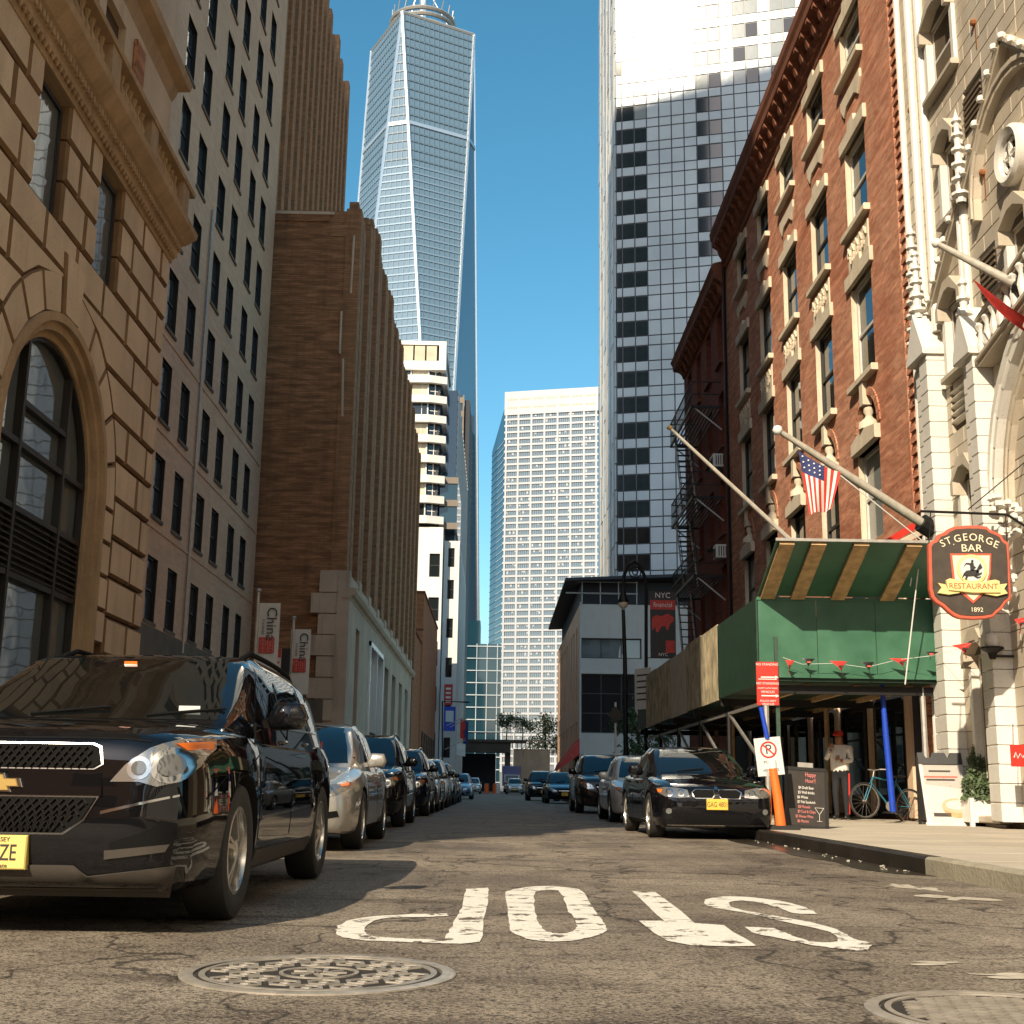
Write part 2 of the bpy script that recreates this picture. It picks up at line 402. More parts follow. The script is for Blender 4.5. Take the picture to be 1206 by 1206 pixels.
plain('banner_cloth', (.66, .61, .53), rough=.8, var=.05)
plain('banner_red', (.55, .06, .04), rough=.8)
plain('text_dark', (.03, .025, .022), rough=.7)
plain('skin', (.30, .14, .08), rough=.6)
plain('shirt', (.72, .66, .57), rough=.9, var=.06)
plain('trousers', (.012, .012, .015), rough=.85)
plain('leaf_dark', (.07, .12, .04), rough=.6, var=.4, scale=5)
plain('leaf_conifer', (.06, .095, .04), rough=.6, c2=(.13, .17, .085), scale=9)
plain('leaf_yellow', (.22, .19, .05), rough=.6, var=.3, scale=3)
plain('bark', (.07, .05, .03), rough=.9, var=.3)
plain('awning_red', (.42, .035, .02), rough=.7)
plain('viaduct', (.13, .10, .075), rough=.8, var=.25, scale=.3)
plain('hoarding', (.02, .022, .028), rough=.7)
plain('van_blue', (.16, .20, .42), rough=.5)

# asphalt: coarse aggregate, tar blotches, cracks, pale patches painting reflected sunlight
m, t, b = _nodes('asphalt'); MATS['asphalt'] = m; S(b, spec=.35)
g = t.nodes.new('ShaderNodeNewGeometry'); pos = g.outputs['Position']
grain = _noise(t, pos, 52, 3, .8); mid = _noise(t, pos, 11, 5, .75); big = _noise(t, pos, .55, 5, .6); tra = _noise(t, pos, 1.0, 5, .62, (2.2, .35, 1))
base = _mixc(t, (.125, .098, .072), (.37, .31, .235), _ramp(t, big, .34, .64))
base = _mixc(t, base, (.42, .36, .28), _n_scale(t, _ramp(t, tra, .52, .72), .6))
wide = _noise(t, pos, 1.0, 5, .65, (.55, 1.9, 1)); base = _mixc(t, base, (.055, .04, .028), _n_scale(t, _ramp(t, wide, .54, .66), .7))
spot = _noise(t, pos, 2.3, 2, .5); base = _mixc(t, base, (.03, .022, .016), _n_scale(t, _ramp(t, spot, .66, .72), .75))
base = _mixc(t, base, (.035, .025, .017), _n_scale(t, _ramp(t, mid, .5, .66), .85))
base = _mixc(t, base, (.02, .014, .01), _n_scale(t, _ramp(t, grain, .51, .58), .85))
base = _mixc(t, base, (.34, .28, .21), _n_scale(t, _ramp(t, grain, .46, .38), .7))
vo = _n(t, 'ShaderNodeTexVoronoi', Scale=.42, feature='DISTANCE_TO_EDGE'); mp = t.nodes.new('ShaderNodeMapping'); mp.inputs['Scale'].default_value = (1.5, .55, 1)
wr = _n(t, 'ShaderNodeTexNoise', Scale=2.2, Detail=5.0); t.links.new(pos, wr.inputs['Vector'])
ad = t.nodes.new('ShaderNodeVectorMath'); ad.operation = 'ADD'; t.links.new(pos, ad.inputs[0]); t.links.new(wr.outputs['Color'], ad.inputs[1])
t.links.new(ad.outputs[0], mp.inputs[0]); t.links.new(mp.outputs[0], vo.inputs['Vector'])
base = _mixc(t, base, (.02, .015, .011), _n_scale(t, _ramp(t, vo.outputs['Distance'], .016, .003), .8))
t.links.new(base, b.inputs['Base Color'])
rr = t.nodes.new('ShaderNodeMapRange'); rr.inputs[1].default_value = .3; rr.inputs[2].default_value = .75; rr.inputs[3].default_value = .52; rr.inputs[4].default_value = .85
t.links.new(big, rr.inputs[0]); t.links.new(rr.outputs[0], b.inputs['Roughness'])
hsum = t.nodes.new('ShaderNodeMath'); hsum.operation = 'ADD'; t.links.new(grain, hsum.inputs[0]); t.links.new(mid, hsum.inputs[1]); _bump(t, b, hsum.outputs[0], .8, .02)

# worn road paint: chipped through to the asphalt
m, t, b = _nodes('road_paint'); MATS['road_paint'] = m; S(b, rough=.7)
g = t.nodes.new('ShaderNodeNewGeometry'); pos = g.outputs['Position']
ch = _noise(t, pos, 5.5, 6, .7, (1, .8, 1)); gr = _noise(t, pos, 75, 2, .7); ln = _noise(t, pos, 1.0, 5, .7, (2.5, 16, 1))
base = _mixc(t, (.74, .71, .63), (.60, .55, .46), _ramp(t, gr, .45, .65))
base = _mixc(t, base, (.10, .075, .05), _ramp(t, ch, .555, .60)); base = _mixc(t, base, (.12, .09, .06), _ramp(t, ln, .60, .635))
t.links.new(base, b.inputs['Base Color']); _bump(t, b, gr, .3, .01)
# ---------------------------------------------------------------- ground, road, pavements
KR, KL = 3.83, -3.75            # kerb lines
mb = MB(); mb.face((-900, -400, -.03), (900, -400, -.03), (900, 2500, -.03), (-900, 2500, -.03))
tag(mb.build('ground', 'asphalt'), kind='structure')
mb = MB()
mb.face((KL, -120, 0), (KR, -120, 0), (KR, 330, 0), (KL, 330, 0))
mb.face((-60, -17, -.004), (KL, -17, -.004), (KL, 2.0, -.004), (-60, 2.0, -.004))     # side street mouth
road = tag(mb.build('road', 'asphalt'), kind='structure')
mb = MB(); mb.face((-30, 290, .004), (60, 290, .004), (60, 330, .004), (-30, 330, .004)); tag(mb.build('cross_road', 'asphalt'), kind='structure')

def pavement(name, x0, x1, y0, y1, steel=None, xin=None):
    """slabs on a bed, kerb stones along the road edge xin"""
    mb = MB(); mb.box(min(x0, x1), max(x0, x1), y0, y1, -.02, .138); st = tag(mb.build(name, 'terracotta_joint'), kind='structure')
    return st
pr = pavement('pavement_right', KR+.18, 9.2, -60, 280)
pl = pavement('pavement_left', -11.4, KL-.18, 2.0, 280)
SL = {}
def slab(parent, x, y, w, d, h=.012):
    k = (round(w, 3), round(d, 3))
    if k not in SL:
        q = MB(); g = .012; q.prism([(g, g), (w-g, g), (w-g, d-g), (g, d-g)], lambda u, v, e: (u, v, -e), -h, .0, .006); SL[k] = q.mesh('slab', 'sidewalk')
    return inst('slab', SL[k], parent, (x, y, .138))
n = 0
for j in range(26):
    for i in range(4):
        slab(pr, KR+.18+i*1.37, 2.0+j*1.5, 1.37, 1.5)
mb = MB()
for j in range(-30, 80):
    for i in range(4):
        y = 2.0+j*1.5
        if 0 <= j < 26: continue
        x = KR+.18+i*1.37; mb.box(x+.012, x+1.358, y+.012, y+1.488, .138, .15)
mb.build('far_slabs', 'sidewalk', pr, kind='stuff')
mb = MB()
for j in range(90):
    for i in range(4): x = KL-.18-(i+1)*1.5; y = 2.2+j*1.5; mb.box(x+.012, x+1.488, y+.012, y+1.488, .138, .15)
mb.build('slabs', 'sidewalk', pl, kind='stuff')
def kerbs(parent, xa, xb, y0, y1, m0=None):
    y = y0; mesh = {}
    while y < y1:
        L = 2.4 if y < 90 else 12
        dark = m0 and m0[0] <= y < m0[1]
        k = (L, dark)
        if k not in mesh:
            q = MB(); w = abs(xb-xa); q.prism([(0, 0), (w, 0), (w, L-.015), (0, L-.015)], lambda u, v, e: (u, v, -e), -.153, .02, .02); mesh[k] = q.mesh('kerb_stone', 'kerb_steel' if dark else 'kerb_concrete')
        inst('kerb_stone', mesh[k], parent, (min(xa, xb), y, 0)); y += L
kerbs(pr, KR, KR+.18, -2.8, 150, (11.0, 70)); kerbs(pl, KL, KL-.18, 2.0, 150)

def gpoly(mb, pts, z, off, sc):
    poly = [onground(off[0]+x/sc, off[1]+y/sc) for x, y in pts]
    vs = [Vector((p.x, p.y)) for p in poly]; n = len(vs)
    return vs
def flat(name, loops, m, z, parent, h=.0):
    """filled flat shape from outer and inner loops (world xy)"""
    V = []; E = []
    for L in loops:
        i = len(V); V += L; E += [(i+k, i+(k+1) % len(L)) for k in range(len(L))]
    vv, ee, ff, *_ = delaunay_2d_cdt([Vector(v) for v in V], E, [], 1 if len(loops) == 1 else 5, 1e-5)
    def inside(p, L):
        c = False
        for k in range(len(L)):
            a, b = L[k-1], L[k]
            if (a[1] > p[1]) != (b[1] > p[1]) and p[0] < (b[0]-a[0])*(p[1]-a[1])/(b[1]-a[1])+a[0]: c = not c
        return c
    mb = MB(); mb.v = [(v[0], v[1], z) for v in vv]
    for f in ff:
        c = (sum(vv[k][0] for k in f)/len(f), sum(vv[k][1] for k in f)/len(f))
        if sum(inside(c, L) for L in loops) % 2 == 1: mb.f.append(tuple(f)); mb.m.append(0)
    return mb.build(name, m, parent)
stop = thing('road_marking', 'large worn white letters STOP painted across the asphalt', 'road marking', (.55, 6.8, 0)); BASE[stop.name] = Matrix.Translation((-.55, -6.8, 0))
z1, s1, z2, s2 = (390, 1030), 3.547, (720, 1030), 3.769
Pp = [(560,62),(657,57),(655,100),(637,190),(625,285),(540,292),(400,288),(250,283),(120,275),(40,262),(18,240),(30,218),(80,192),(170,178),(300,170),(420,166),(485,165),(490,175),(400,180),(300,182),(200,190),(160,205),(140,228),(150,250),(200,264),(300,270),(420,273),(475,270),(490,245),(520,190),(545,140),(555,100)]
Oo = [(728,80),(760,65),(840,52),(920,50),(1000,58),(1045,68),(1070,100),(1095,150),(1130,190),(1150,225),(1140,245),(1080,265),(1000,280),(900,283),(820,270),(760,245),(740,200),(735,140)]
Oi = [(855,75),(900,65),(950,68),(970,95),(985,140),(1010,175),(1027,205),(1020,230),(985,248),(930,248),(890,235),(865,200),(852,150),(848,110)]
Tt = [(92,76),(195,80),(250,120),(310,165),(370,218),(500,228),(540,258),(600,290),(645,320),(520,322),(360,318),(250,298),(190,262),(122,208),(235,208),(200,180),(150,130)]
Ss = [(915,178),(880,155),(800,130),(700,112),(600,102),(500,98),(430,110),(410,128),(440,145),(520,160),(640,182),(760,210),(880,235),(960,255),(1003,280),(995,300),(940,305),(880,300),(820,280),(770,260),(715,240),(590,235),(640,265),(720,280),(790,295),(850,308),(950,325),(1060,340),(1135,342),(1155,320),(1150,305),(1080,290),(1000,245),(900,218),(780,195),(660,175),(560,155),(525,138),(530,122),(580,118),(650,125),(740,150),(800,172),(860,178)]
G0 = lambda P, o, s: gpoly(None, P, 0, o, s)
def G(P, o, s):
    """outline with its bends rounded, sharp corners kept"""
    V = G0(P, o, s); n = len(V); out = []
    for i in range(n):
        p0, p1, p2, p3 = V[i-1], V[i], V[(i+1) % n], V[(i+2) % n]
        sharp = lambda a, b, c: (b-a).angle(c-b, 0) > .75
        m1 = (p2-p1) if sharp(p0, p1, p2) else (p2-p0)/2; m2 = (p2-p1) if sharp(p1, p2, p3) else (p3-p1)/2
        for k in range(4):
            t_ = k/4; out.append(p1*(2*t_**3-3*t_**2+1)+m1*(t_**3-2*t_**2+t_)+p2*(3*t_**2-2*t_**3)+m2*(t_**3-t_**2)+Vector((rnd0.gauss(0, .004), rnd0.gauss(0, .006))))
    return out
rnd0 = random.Random(21)
flat('letter', [G(Pp, z1, s1)], 'road_paint', .004, stop); flat('letter', [G(Oo, z1, s1), G(Oi, z1, s1)], 'road_paint', .004, stop)
flat('letter', [G0(Tt, z2, s2)], 'road_paint', .004, stop); flat('letter', [G(Ss, z2, s2)], 'road_paint', .004, stop)

# manhole covers
def ring(mb, r0, r1, z0, z1, n=48): mb.lathe([(r0, z0), (r0, z1), (r1, z1), (r1, z0)], n=n)
def manhole(c, R, label, hexes):
    t = thing('manhole_cover', label, 'manhole cover', (c[0], c[1], .0))
    mb = MB(); mb.lathe([(R, .0), (R, .005), (R*.985, .008), (R*.9, .008), (R*.9, .004)], n=64); mb.build('frame_ring', 'cast_iron', t, smooth=30)
    mb = MB(); mb.lathe([(R*.885, .003), (R*.86, .005), (R*.83, .005), (R*.82, .002), (.0001, .002)], n=64); mb.cur = 0
    lid = mb.build('lid', 'cast_iron_dark', t)
    mb = MB(); ring(mb, R*.815, R*.86, .002, .0075, 64)
    if hexes:
        s = R*.15; ring(mb, R*.26, R*.29, .002, .007, 40)
        for a in range(-9, 10):
            for b in range(-9, 10):
                x = s*1.78*(a+b/2); y = s*1.54*b; d = hypot(x, y)
                if d > R*.75 or d < R*.34: continue
                for q, (ra, rb) in enumerate(((.62, .84), (.0, .26))):
                    pts = [(cos(pi/6+k*pi/3), sin(pi/6+k*pi/3)) for k in range(6)]
                    if ra:
                        for k in range(6):
                            p, p2 = pts[k], pts[(k+1) % 6]; i = len(mb.v)
                            for zz in (.002, .0068):
                                for (f, w) in ((p, ra), (p2, ra), (p2, rb), (p, rb)): mb.v.append((x+f[0]*s*w, y+f[1]*s*w, zz))
                            for fa in ((4,5,6,7), (0,1,5,4), (2,3,7,6)): mb.f.append(tuple(i+z for z in fa)); mb.m.append(0)
                    else:
                        mb.lathe([(s*rb, .002), (s*rb*.8, .0065), (.0001, .0065)], (x, y, 0), n=6)
        for k in range(9):
            a = k*.7; mb.bar((cos(a)*R*.06, sin(a)*R*.06, .004), (cos(a+.5)*R*.2, sin(a+.5)*R*.2, .004), R*.035, .006)
    else:
        s = R*.105
        for i in range(-9, 10):
            for j in range(-9, 10):
                x, y = i*s*1.25+(j % 2)*s*.6, j*s*.95
                if hypot(x, y) < R*.76: mb.box(x-s*.52, x+s*.52, y-s*.3, y+s*.3, .002, .0068)
    mb.build('raised_pattern', 'cast_iron', lid)
    return t
a, b2 = onground(205, 1150), onground(537, 1150); cx = (a.x+b2.x)/2; cy = (onground(372, 1121).y+onground(372, 1180).y)/2
manhole((cx, cy), (b2.x-a.x)/2, 'round iron manhole cover cast with hexagons, its rim polished bright', True).rotation_euler.z = .2
e = onground(1019, 1190); manhole((e.x+.47, e.y-.05), .47, 'round iron manhole cover cast with rows of small oblong blocks', False).rotation_euler.z = .35
# gutter: a dark wet-looking sheet painting its shade, a patch of spilled pale dust and litter
m, t, b = _nodes('wet_grime'); MATS['wet_grime'] = m; S(b, rough=.28, spec=.6)
g = t.nodes.new('ShaderNodeNewGeometry'); t.links.new(_mixc(t, (.018, .014, .01), (.055, .042, .03), _ramp(t, _noise(t, g.outputs['Position'], 6, 4), .35, .65)), b.inputs['Base Color'])
rnd = random.Random(5)
def blob(cx, cy, rx, ry, n=40, amp=.35):
    ph = [rnd.uniform(0, 6.28) for _ in range(5)]
    return [(cx+rx*cos(q)*(1+amp*sum(sin((k+2)*q+ph[k])/(k+1.5) for k in range(5))), cy+ry*sin(q)*(1+amp*sum(sin((k+2)*q+ph[k])/(k+1.5) for k in range(5)))) for q in [2*pi*i/n for i in range(n)]]
sp = thing('gutter_grime', 'dark wet grime lying along the gutter below the black kerb', 'grime', (3.2, 14, 0)); BASE[sp.name] = Matrix.Translation((-3.2, -14, 0)); sp['kind'] = 'stuff'
flat('stain', [[(3.83, 11.3), (3.55, 11.6), (3.4, 12.2), (3.5, 13.4), (3.35, 14.6), (3.48, 16), (3.35, 18), (3.5, 21), (3.4, 40), (3.83, 40)]], 'wet_grime', .004, sp)  # dark sheet laid for the gutter's shadow

mb = MB()
for k in range(34):
    y = rnd.uniform(11.8, 20); x = 3.79-abs(rnd.gauss(0, .09)); r = rnd.uniform(.005, .015); mb.obox((x, y, .008+r*.3), (r*cos(k), r*sin(k), 0), (-r*.6*sin(k), r*.6*cos(k), .003), (0, 0, r*.3))
tag(mb.build('litter', 'pole_grey'), 'scraps of pale litter scattered along the gutter', 'litter', kind='stuff')
plain('dust', (.42, .37, .29), rough=.9, var=.3, scale=12)
mb2 = thing('paint_scraps', 'worn pale remains of an old painted line by the kerb', 'road marking', (2.6, 8.5, 0)); BASE[mb2.name] = Matrix.Translation((-2.6, -8.5, 0))
for (px, py, rx, ry) in ((1125, 1058, .16, .22), (1085, 1047, .1, .2), (1100, 1135, .1, .05), (1190, 1150, .14, .05), (1060, 1043, .06, .15)):
    c = onground(px, py); flat('scrap', [blob(c.x, c.y, rx, ry, 60, .75)], 'dust', .0035, mb2)
# ================================================================ left side of the street
# ---- ornate sandstone building: rusticated blocks, arched shop windows, cornice with balusters
XL = -7.0; Y0c, Y1c = 3.2, 25.0
cl = bthing('stone_building', 'ornate tan stone building with arched windows, rusticated blocks and a balustraded cornice', 'building', (XL, 16, 0))
mb = MB(); mb.box(-30, XL-.36, Y0c+.3, Y1c-.3, 0, 54); mb.build('wall_core', 'sandstone_core', cl)
fnL = lambda u, z, d: (XL-d, u, z)                   # u = world y, d = depth into the wall
ZJ = [11.42-.716*k for k in range(16)]               # bed joints
BAYS = [19.48, 12.08]; AR, ARO, VOU, ZC = 2.1, 2.5, 3.15, 5.4
jit = random.Random(3)
def arch_half(z, R):
    if z <= ZC: return R
    q = R*R-(z-ZC)**2; return sqrt(q) if q > 0 else 0
wins2 = [c+o for c in BAYS for o in (-1.37, 1.59)]     # windows above the arches: centre run
for k in range(len(ZJ)-1):
    z1, z0 = ZJ[k], max(0.15, ZJ[k+1])
    if z1 <= .2: continue
    # free intervals of this course
    cuts = []
    for c in BAYS:
        R = VOU if z1 > 3.0 else ARO+.0
        h = max(arch_half(z0, R), arch_half(z1, R))
        if z0 < ZC+R and h > 0: cuts.append((c-h, c+h, c))
    if z1 > 9.3:
        for w in wins2: cuts.append((w-.62, w+.62, None))
    cuts.sort(); u = Y1c; free = []
    for a, b2, c in sorted(cuts, reverse=True):
        if b2 < u: free.append((b2, u))
        u = min(u, a)
    if u > Y0c: free.append((Y0c, u))
    for (a, b2) in free:
        L = 1.05 if k % 2 else .62; pos = b2; first = True
        while pos > a+.02:
            nx = pos-(L if first else (1.45 if (k % 2) else 1.3)); first = False
            if nx-a < .45: nx = a
            poly = [(nx+.02, z0+.02), (pos-.02, z0+.02), (pos-.02, z1-.02), (nx+.02, z1-.02)]
            # shape block ends to the arch
            for c in BAYS:
                if z0 < ZC+VOU and z1 > ZC:
                    hh = [(z, arch_half(z, VOU)) for z in (z0+.012, (z0+z1)/2, z1-.012)]
                    if abs(nx-(c+max(h for _, h in hh))) < .03:
                        poly = [(pos-.012, z0+.012), (pos-.012, z1-.012)]+[(c+h+.012, z) for z, h in reversed(hh)]
                    elif abs(pos-(c-max(h for _, h in hh))) < .03:
                        poly = [(nx+.012, z1-.012), (nx+.012, z0+.012)]+[(c-h-.012, z) for z, h in hh]
            q = MB(); q.prism(poly, fnL, jit.uniform(-.012, .012), .37, .05, 1); q.build('stone_block', ['sandstone', 'sandstone_dirt'], cl)
            pos = nx
for c in BAYS:
    # voussoirs with bevelled joints
    nv = 11
    for k in range(nv):
        a0 = pi*k/nv+.006; a1 = pi*(k+1)/nv-.006
        key = k == nv//2
        RO = VOU+(.38 if key else 0)
        poly = [(c+ARO*cos(a0), ZC+ARO*sin(a0)), (c+RO*cos(a0), ZC+RO*sin(a0)), (c+RO*cos((a0+a1)/2), ZC+RO*sin((a0+a1)/2)), (c+RO*cos(a1), ZC+RO*sin(a1)), (c+ARO*cos(a1), ZC+ARO*sin(a1))]
        q = MB(); q.prism(poly, fnL, -.05 if key else .0, .37, .035, 1); q.build('voussoir', ['sandstone', 'sandstone_dirt'], cl)
    for s in (-1, 1):                 # jamb blocks between moulding and wall courses, below the springing
        for k in range(9):
            zz = ZC-.6*k
            if zz-.6 < .1 or zz < 3.0+.6*0: pass
            za, zb = max(.15, zz-.6), zz
            if zb > 3.3:
                q = MB(); q.prism([(c+s*(ARO+.01), za+.012), (c+s*(VOU-.01), za+.012), (c+s*(VOU-.01), zb-.012), (c+s*(ARO+.01), zb-.012)], fnL, .0, .37, .035, 1); q.build('stone_block', ['sandstone', 'sandstone_dirt'], cl)
    # moulded archivolt: three stepped rings
    q = MB()
    for (ra, rb, d) in ((2.1, 2.22, .16), (2.22, 2.36, .04), (2.36, 2.5, -.05)):
        pts = [(ra, rb)]; N = 24; ang = [pi*i/N for i in range(N+1)]
        inner = [(c+ra, .15)]+[(c+ra*cos(t), ZC+ra*sin(t)) for t in ang]+[(c-ra, .15)]
        outer = [(c+rb, .15)]+[(c+rb*cos(t), ZC+rb*sin(t)) for t in ang]+[(c-rb, .15)]
        for i in range(len(inner)-1):
            p = [inner[i], inner[i+1], outer[i+1], outer[i]]
            q.face(*[fnL(u, z, d) for u, z in p])
            for e in ((inner[i], inner[i+1]), (outer[i], outer[i+1])): q.face(fnL(*e[0], d), fnL(*e[1], d), fnL(*e[1], .4), fnL(*e[0], .4))
    q.build('archivolt', 'sandstone_trim', cl, smooth=25)
    # the arched window
    w = MB(); N = 20
    w.face(*[fnL(u, z, .33) for u, z in [(c-2.12, .15), (c+2.12, .15)]+[(c+2.12*cos(pi*i/N), ZC+2.12*sin(pi*i/N)) for i in range(N+1)]])
    gl = w.build('arched_glass', 'pane_wavy', cl)
    f = MB()
    for o in (-.98, .98): f.box(XL-.33, XL-.2, c+o-.045, c+o+.045, .3, ZC+sqrt(2.1**2-.98**2))
    for z, x in ((6.25, .98), (5.6, 2.1), (4.62, 2.1), (3.62, 2.1), (1.1, 2.1)): f.box(XL-.325, XL-.21, c-x, c+x, z-.045, z+.045)
    rim = [(c+2.1, .15)]+[(c+2.1*cos(pi*i/N), ZC+2.1*sin(pi*i/N)) for i in range(N+1)]+[(c-2.1, .15)]
    for i in range(len(rim)-1): f.bar(fnL(*rim[i], .26), fnL(*rim[i+1], .26), .12, .1, (1, 0, 0))
    f.build('window_frame', 'win_dark', gl)
    for seg in ((-2.08, -1.03), (-.93, .93), (1.03, 2.08)):
        for k in range(9):
            z = 3.72+k*.097
            if seg == (-.93, .93) or c > 15:
                q = MB(); q.obox((XL-.25, c+(seg[0]+seg[1])/2, z), (.05, 0, -.03), (0, (seg[1]-seg[0])/2, 0), (.006, 0, .01)); q.build('louvre_slat', 'louvre', gl)
for w in wins2:
    M = FR((XL, w-.58, 0), (0, 1, 0), (-1, 0, 0))
    o = window(cl, M, 0, 1.16, 9.3, 11.2, .22, rows=1, cols=1, pane='pane_wavy', fwid=.07)
    q = MB(); q.box(XL-.34, XL+.05, w-.66, w+.66, 9.19, 9.29); q.build('sill', 'sandstone_trim', o); 
# cornice, dentils, balustrade, attic
path = [(XL, Y0c), (XL, Y1c), (-12, Y1c)]
mb = MB(); mb.sweep([(-.3, 11.3), (.03, 11.3), (.05, 11.42), (.12, 11.46), (.12, 11.58), (.17, 11.62), (.17, 11.74), (.24, 11.78), (.34, 11.9), (.42, 12.0), (.44, 12.12), (.36, 12.14), (.30, 12.2), (-.3, 12.2)], path); mb.build('cornice', 'sandstone_trim', cl)
mb = MB(); y = Y0c
while y < Y1c: mb.box(XL+.1, XL+.2, y, y+.085, 11.6, 11.72); y += .15
mb.build('dentil_course', 'sandstone_trim', cl, kind='stuff')
mb = MB(); y = Y0c
while y < Y1c: mb.lathe([(.0001, .07), (.05, .03), (.0001, -.06)], (XL+.1, y, 11.4), n=6); y += .17
mb.build('egg_moulding', 'sandstone_trim', cl, kind='stuff')
mb = MB(); mb.sweep([(-.02, 12.2), (.3, 12.2), (.3, 12.32), (-.02, 12.32)], path); mb.build('plinth_rail', 'sandstone_trim', cl)
mb = MB(); mb.sweep([(-.02, 12.92), (.34, 12.92), (.36, 13.0), (.32, 13.08), (-.02, 13.08)], path); mb.build('hand_rail', 'sandstone_trim', cl)
bl = MB(); bl.lathe([(.075, 0), (.075, .05), (.045, .08), (.085, .2), (.095, .26), (.06, .36), (.04, .45), (.065, .52), (.075, .6)], n=8); blm = bl.mesh('baluster', 'sandstone_trim', 40)
pd = MB(); pd.box(-.17, .17, -.24, .24, 0, .6); pdm = pd.mesh('pedestal', 'sandstone_trim')
y = Y1c-.25; k = 0
while y > Y0c+.3:
    if k % 9 == 0: inst('pedestal', pdm, cl, (XL+.14, y, 12.32)); y -= .42
    else: inst('baluster', blm, cl, (XL+.14, y, 12.32)); y -= .26
    k += 1
# attic storeys
ops = []
for c in BAYS:
    for o in (-1.37, 1.59):
        ops.append((c+o-.58-Y0c, c+o+.58-Y0c, 13.0, 14.6))
        for f in range(9): ops.append((c+o-.6-Y0c, c+o+.6-Y0c, 17.2+f*3.9, 19.6+f*3.9))
M = FR((XL-.22, Y0c, 0), (0, 1, 0), (-1, 0, 0))
mb = MB(); facade(mb, M, 0, Y1c-Y0c, 12.2, 54, ops, .3); mb.face((XL-.22, Y0c, 0), (-30, Y0c, 0), (-30, Y0c, 54), (XL-.22, Y0c, 54)); mb.face((XL-.22, Y1c, 0), (-30, Y1c, 0), (-30, Y1c, 54), (XL-.22, Y1c, 54)); mb.build('attic_wall', 'sandstone', cl)
for o in ops: window(cl, M, *o, .28, pane='pane_wavy', rows=2)
mb = MB(); mb.sweep([(-.2, 15.0), (.0, 15.0), (.06, 15.15), (.1, 15.3), (.3, 15.42), (.34, 15.6), (.22, 15.7), (-.2, 15.75)], [(XL-.22, Y0c), (XL-.22, Y1c), (-12, Y1c)]); mb.build('upper_cornice', 'sandstone_trim', cl)
for c in BAYS:
    for o in (-2.75, .12, 2.95):
        q = MB(); q.box(XL-.2, XL-.14, c+o-.28, c+o+.28, 13.3, 14.7); q.build('attic_panel', 'brown_brick', cl)

# ---- plain grey brick office block behind the sandstone one
XG = -10.9
gr = bthing('office_block', 'plain greyish tan brick office block with rows of deep narrow windows', 'building', (XG, 42, 0))
cols = [13.6, 16.1, 19.3, 21.8, 24.9, 27.4, 30.6, 33.1, 36.2, 39.0, 41.5, 44.7, 47.2, 50.2, 52.7]
cols = [c for c in cols if c > 25.6]
ops = [(c-25.2, c+1.22-25.2, zb, zb+2.02) for c in cols for zb in [5.56, 8.86, 12.02]+[15.12+3.1*k for k in range(9)]]
M = FR((XG, 25.2, 0), (0, 1, 0), (-1, 0, 0))
mb = MB(); facade(mb, M, 0, 56.2-25.2, 5.35, 44, ops, .2, 1); mb.build('wall', ['grey_brick', 'win_dark'], gr)  # second material paints the shade inside the window reveals
mb = MB(); mb.box(-40, XG-.36, 25.3, 56.0, 0, 43.8); mb.build('wall_core', 'grey_granite_base', gr)
for o in ops:
    w = window(gr, M, *o, .19, rows=2, fwid=.05, pane='pane_sky')
    q = WINCACHE.get('gsill')
    if not q: q = MB(); q.box(-.06, 1.28, -.16, .0, -.12, -.01); q = q.mesh('sill', 'grey_granite_base'); WINCACHE['gsill'] = q
    inst('sill', q, w)
mb = MB(); facade(mb, FR((XG+.06, 25.2, 0), (0, 1, 0), (-1, 0, 0)), 0, 30.9, 0, 5.4, [(c-25.2-.1, c+1.32-25.2, .9, 4.2) for c in cols[::2]], .25); mb.build('granite_base', 'grey_granite_base', gr)
for c in cols[::2]: window(gr, FR((XG+.06, 25.2, 0), (0, 1, 0), (-1, 0, 0)), c-25.3, c+1.32-25.2, .9, 4.2, .24, rows=2)
for zz in (5.35, 8.45, 11.6, 14.7):
    mb = MB(); mb.box(XG-.05, XG+.035, 25.2, 56.1, zz, zz+.09); mb.build('string_course', 'grey_brick', gr)
mb = MB(); mb.tube([(XG+.07, 43.9, 5), (XG+.07, 43.9, 21.5)], .05, 6); mb.build('down_pipe', 'galv', gr)

# ---- tall brown brick building with vertical piers and a limestone base
XB, YB0, YB1, ZB = -7.0, 57.0, 108.0, 29.0
br = bthing('brown_brick_building', 'massive brown brick building with close vertical piers above a limestone base', 'building', (XB, 80, 0))
mb = MB(); mb.face((-30, YB0, 0), (XB-.62, YB0, 0), (XB-.62, YB0, 27.2), (-30, YB0, 27.2)); mb.build('side_wall', 'brown_brick', br)
mb = MB(); mb.box(-30, XB-.55, YB0+.05, YB1, 0, ZB-1.2); mb.build('wall_core', 'brown_front', br)
mb = MB(); mb.box(-30, XB-1.4, YB0-.06, YB0+.5, 27.2, 27.55); mb.cur = 1; mb.box(-30, XB-1.2, YB0-.1, YB0+.3, 27.55, 27.7); mb.build('parapet_coping', ['brown_brick', 'limestone'], br)
rr = random.Random(8); y = YB0-.04; k = 0
pw, gap = 1.0, 1.25
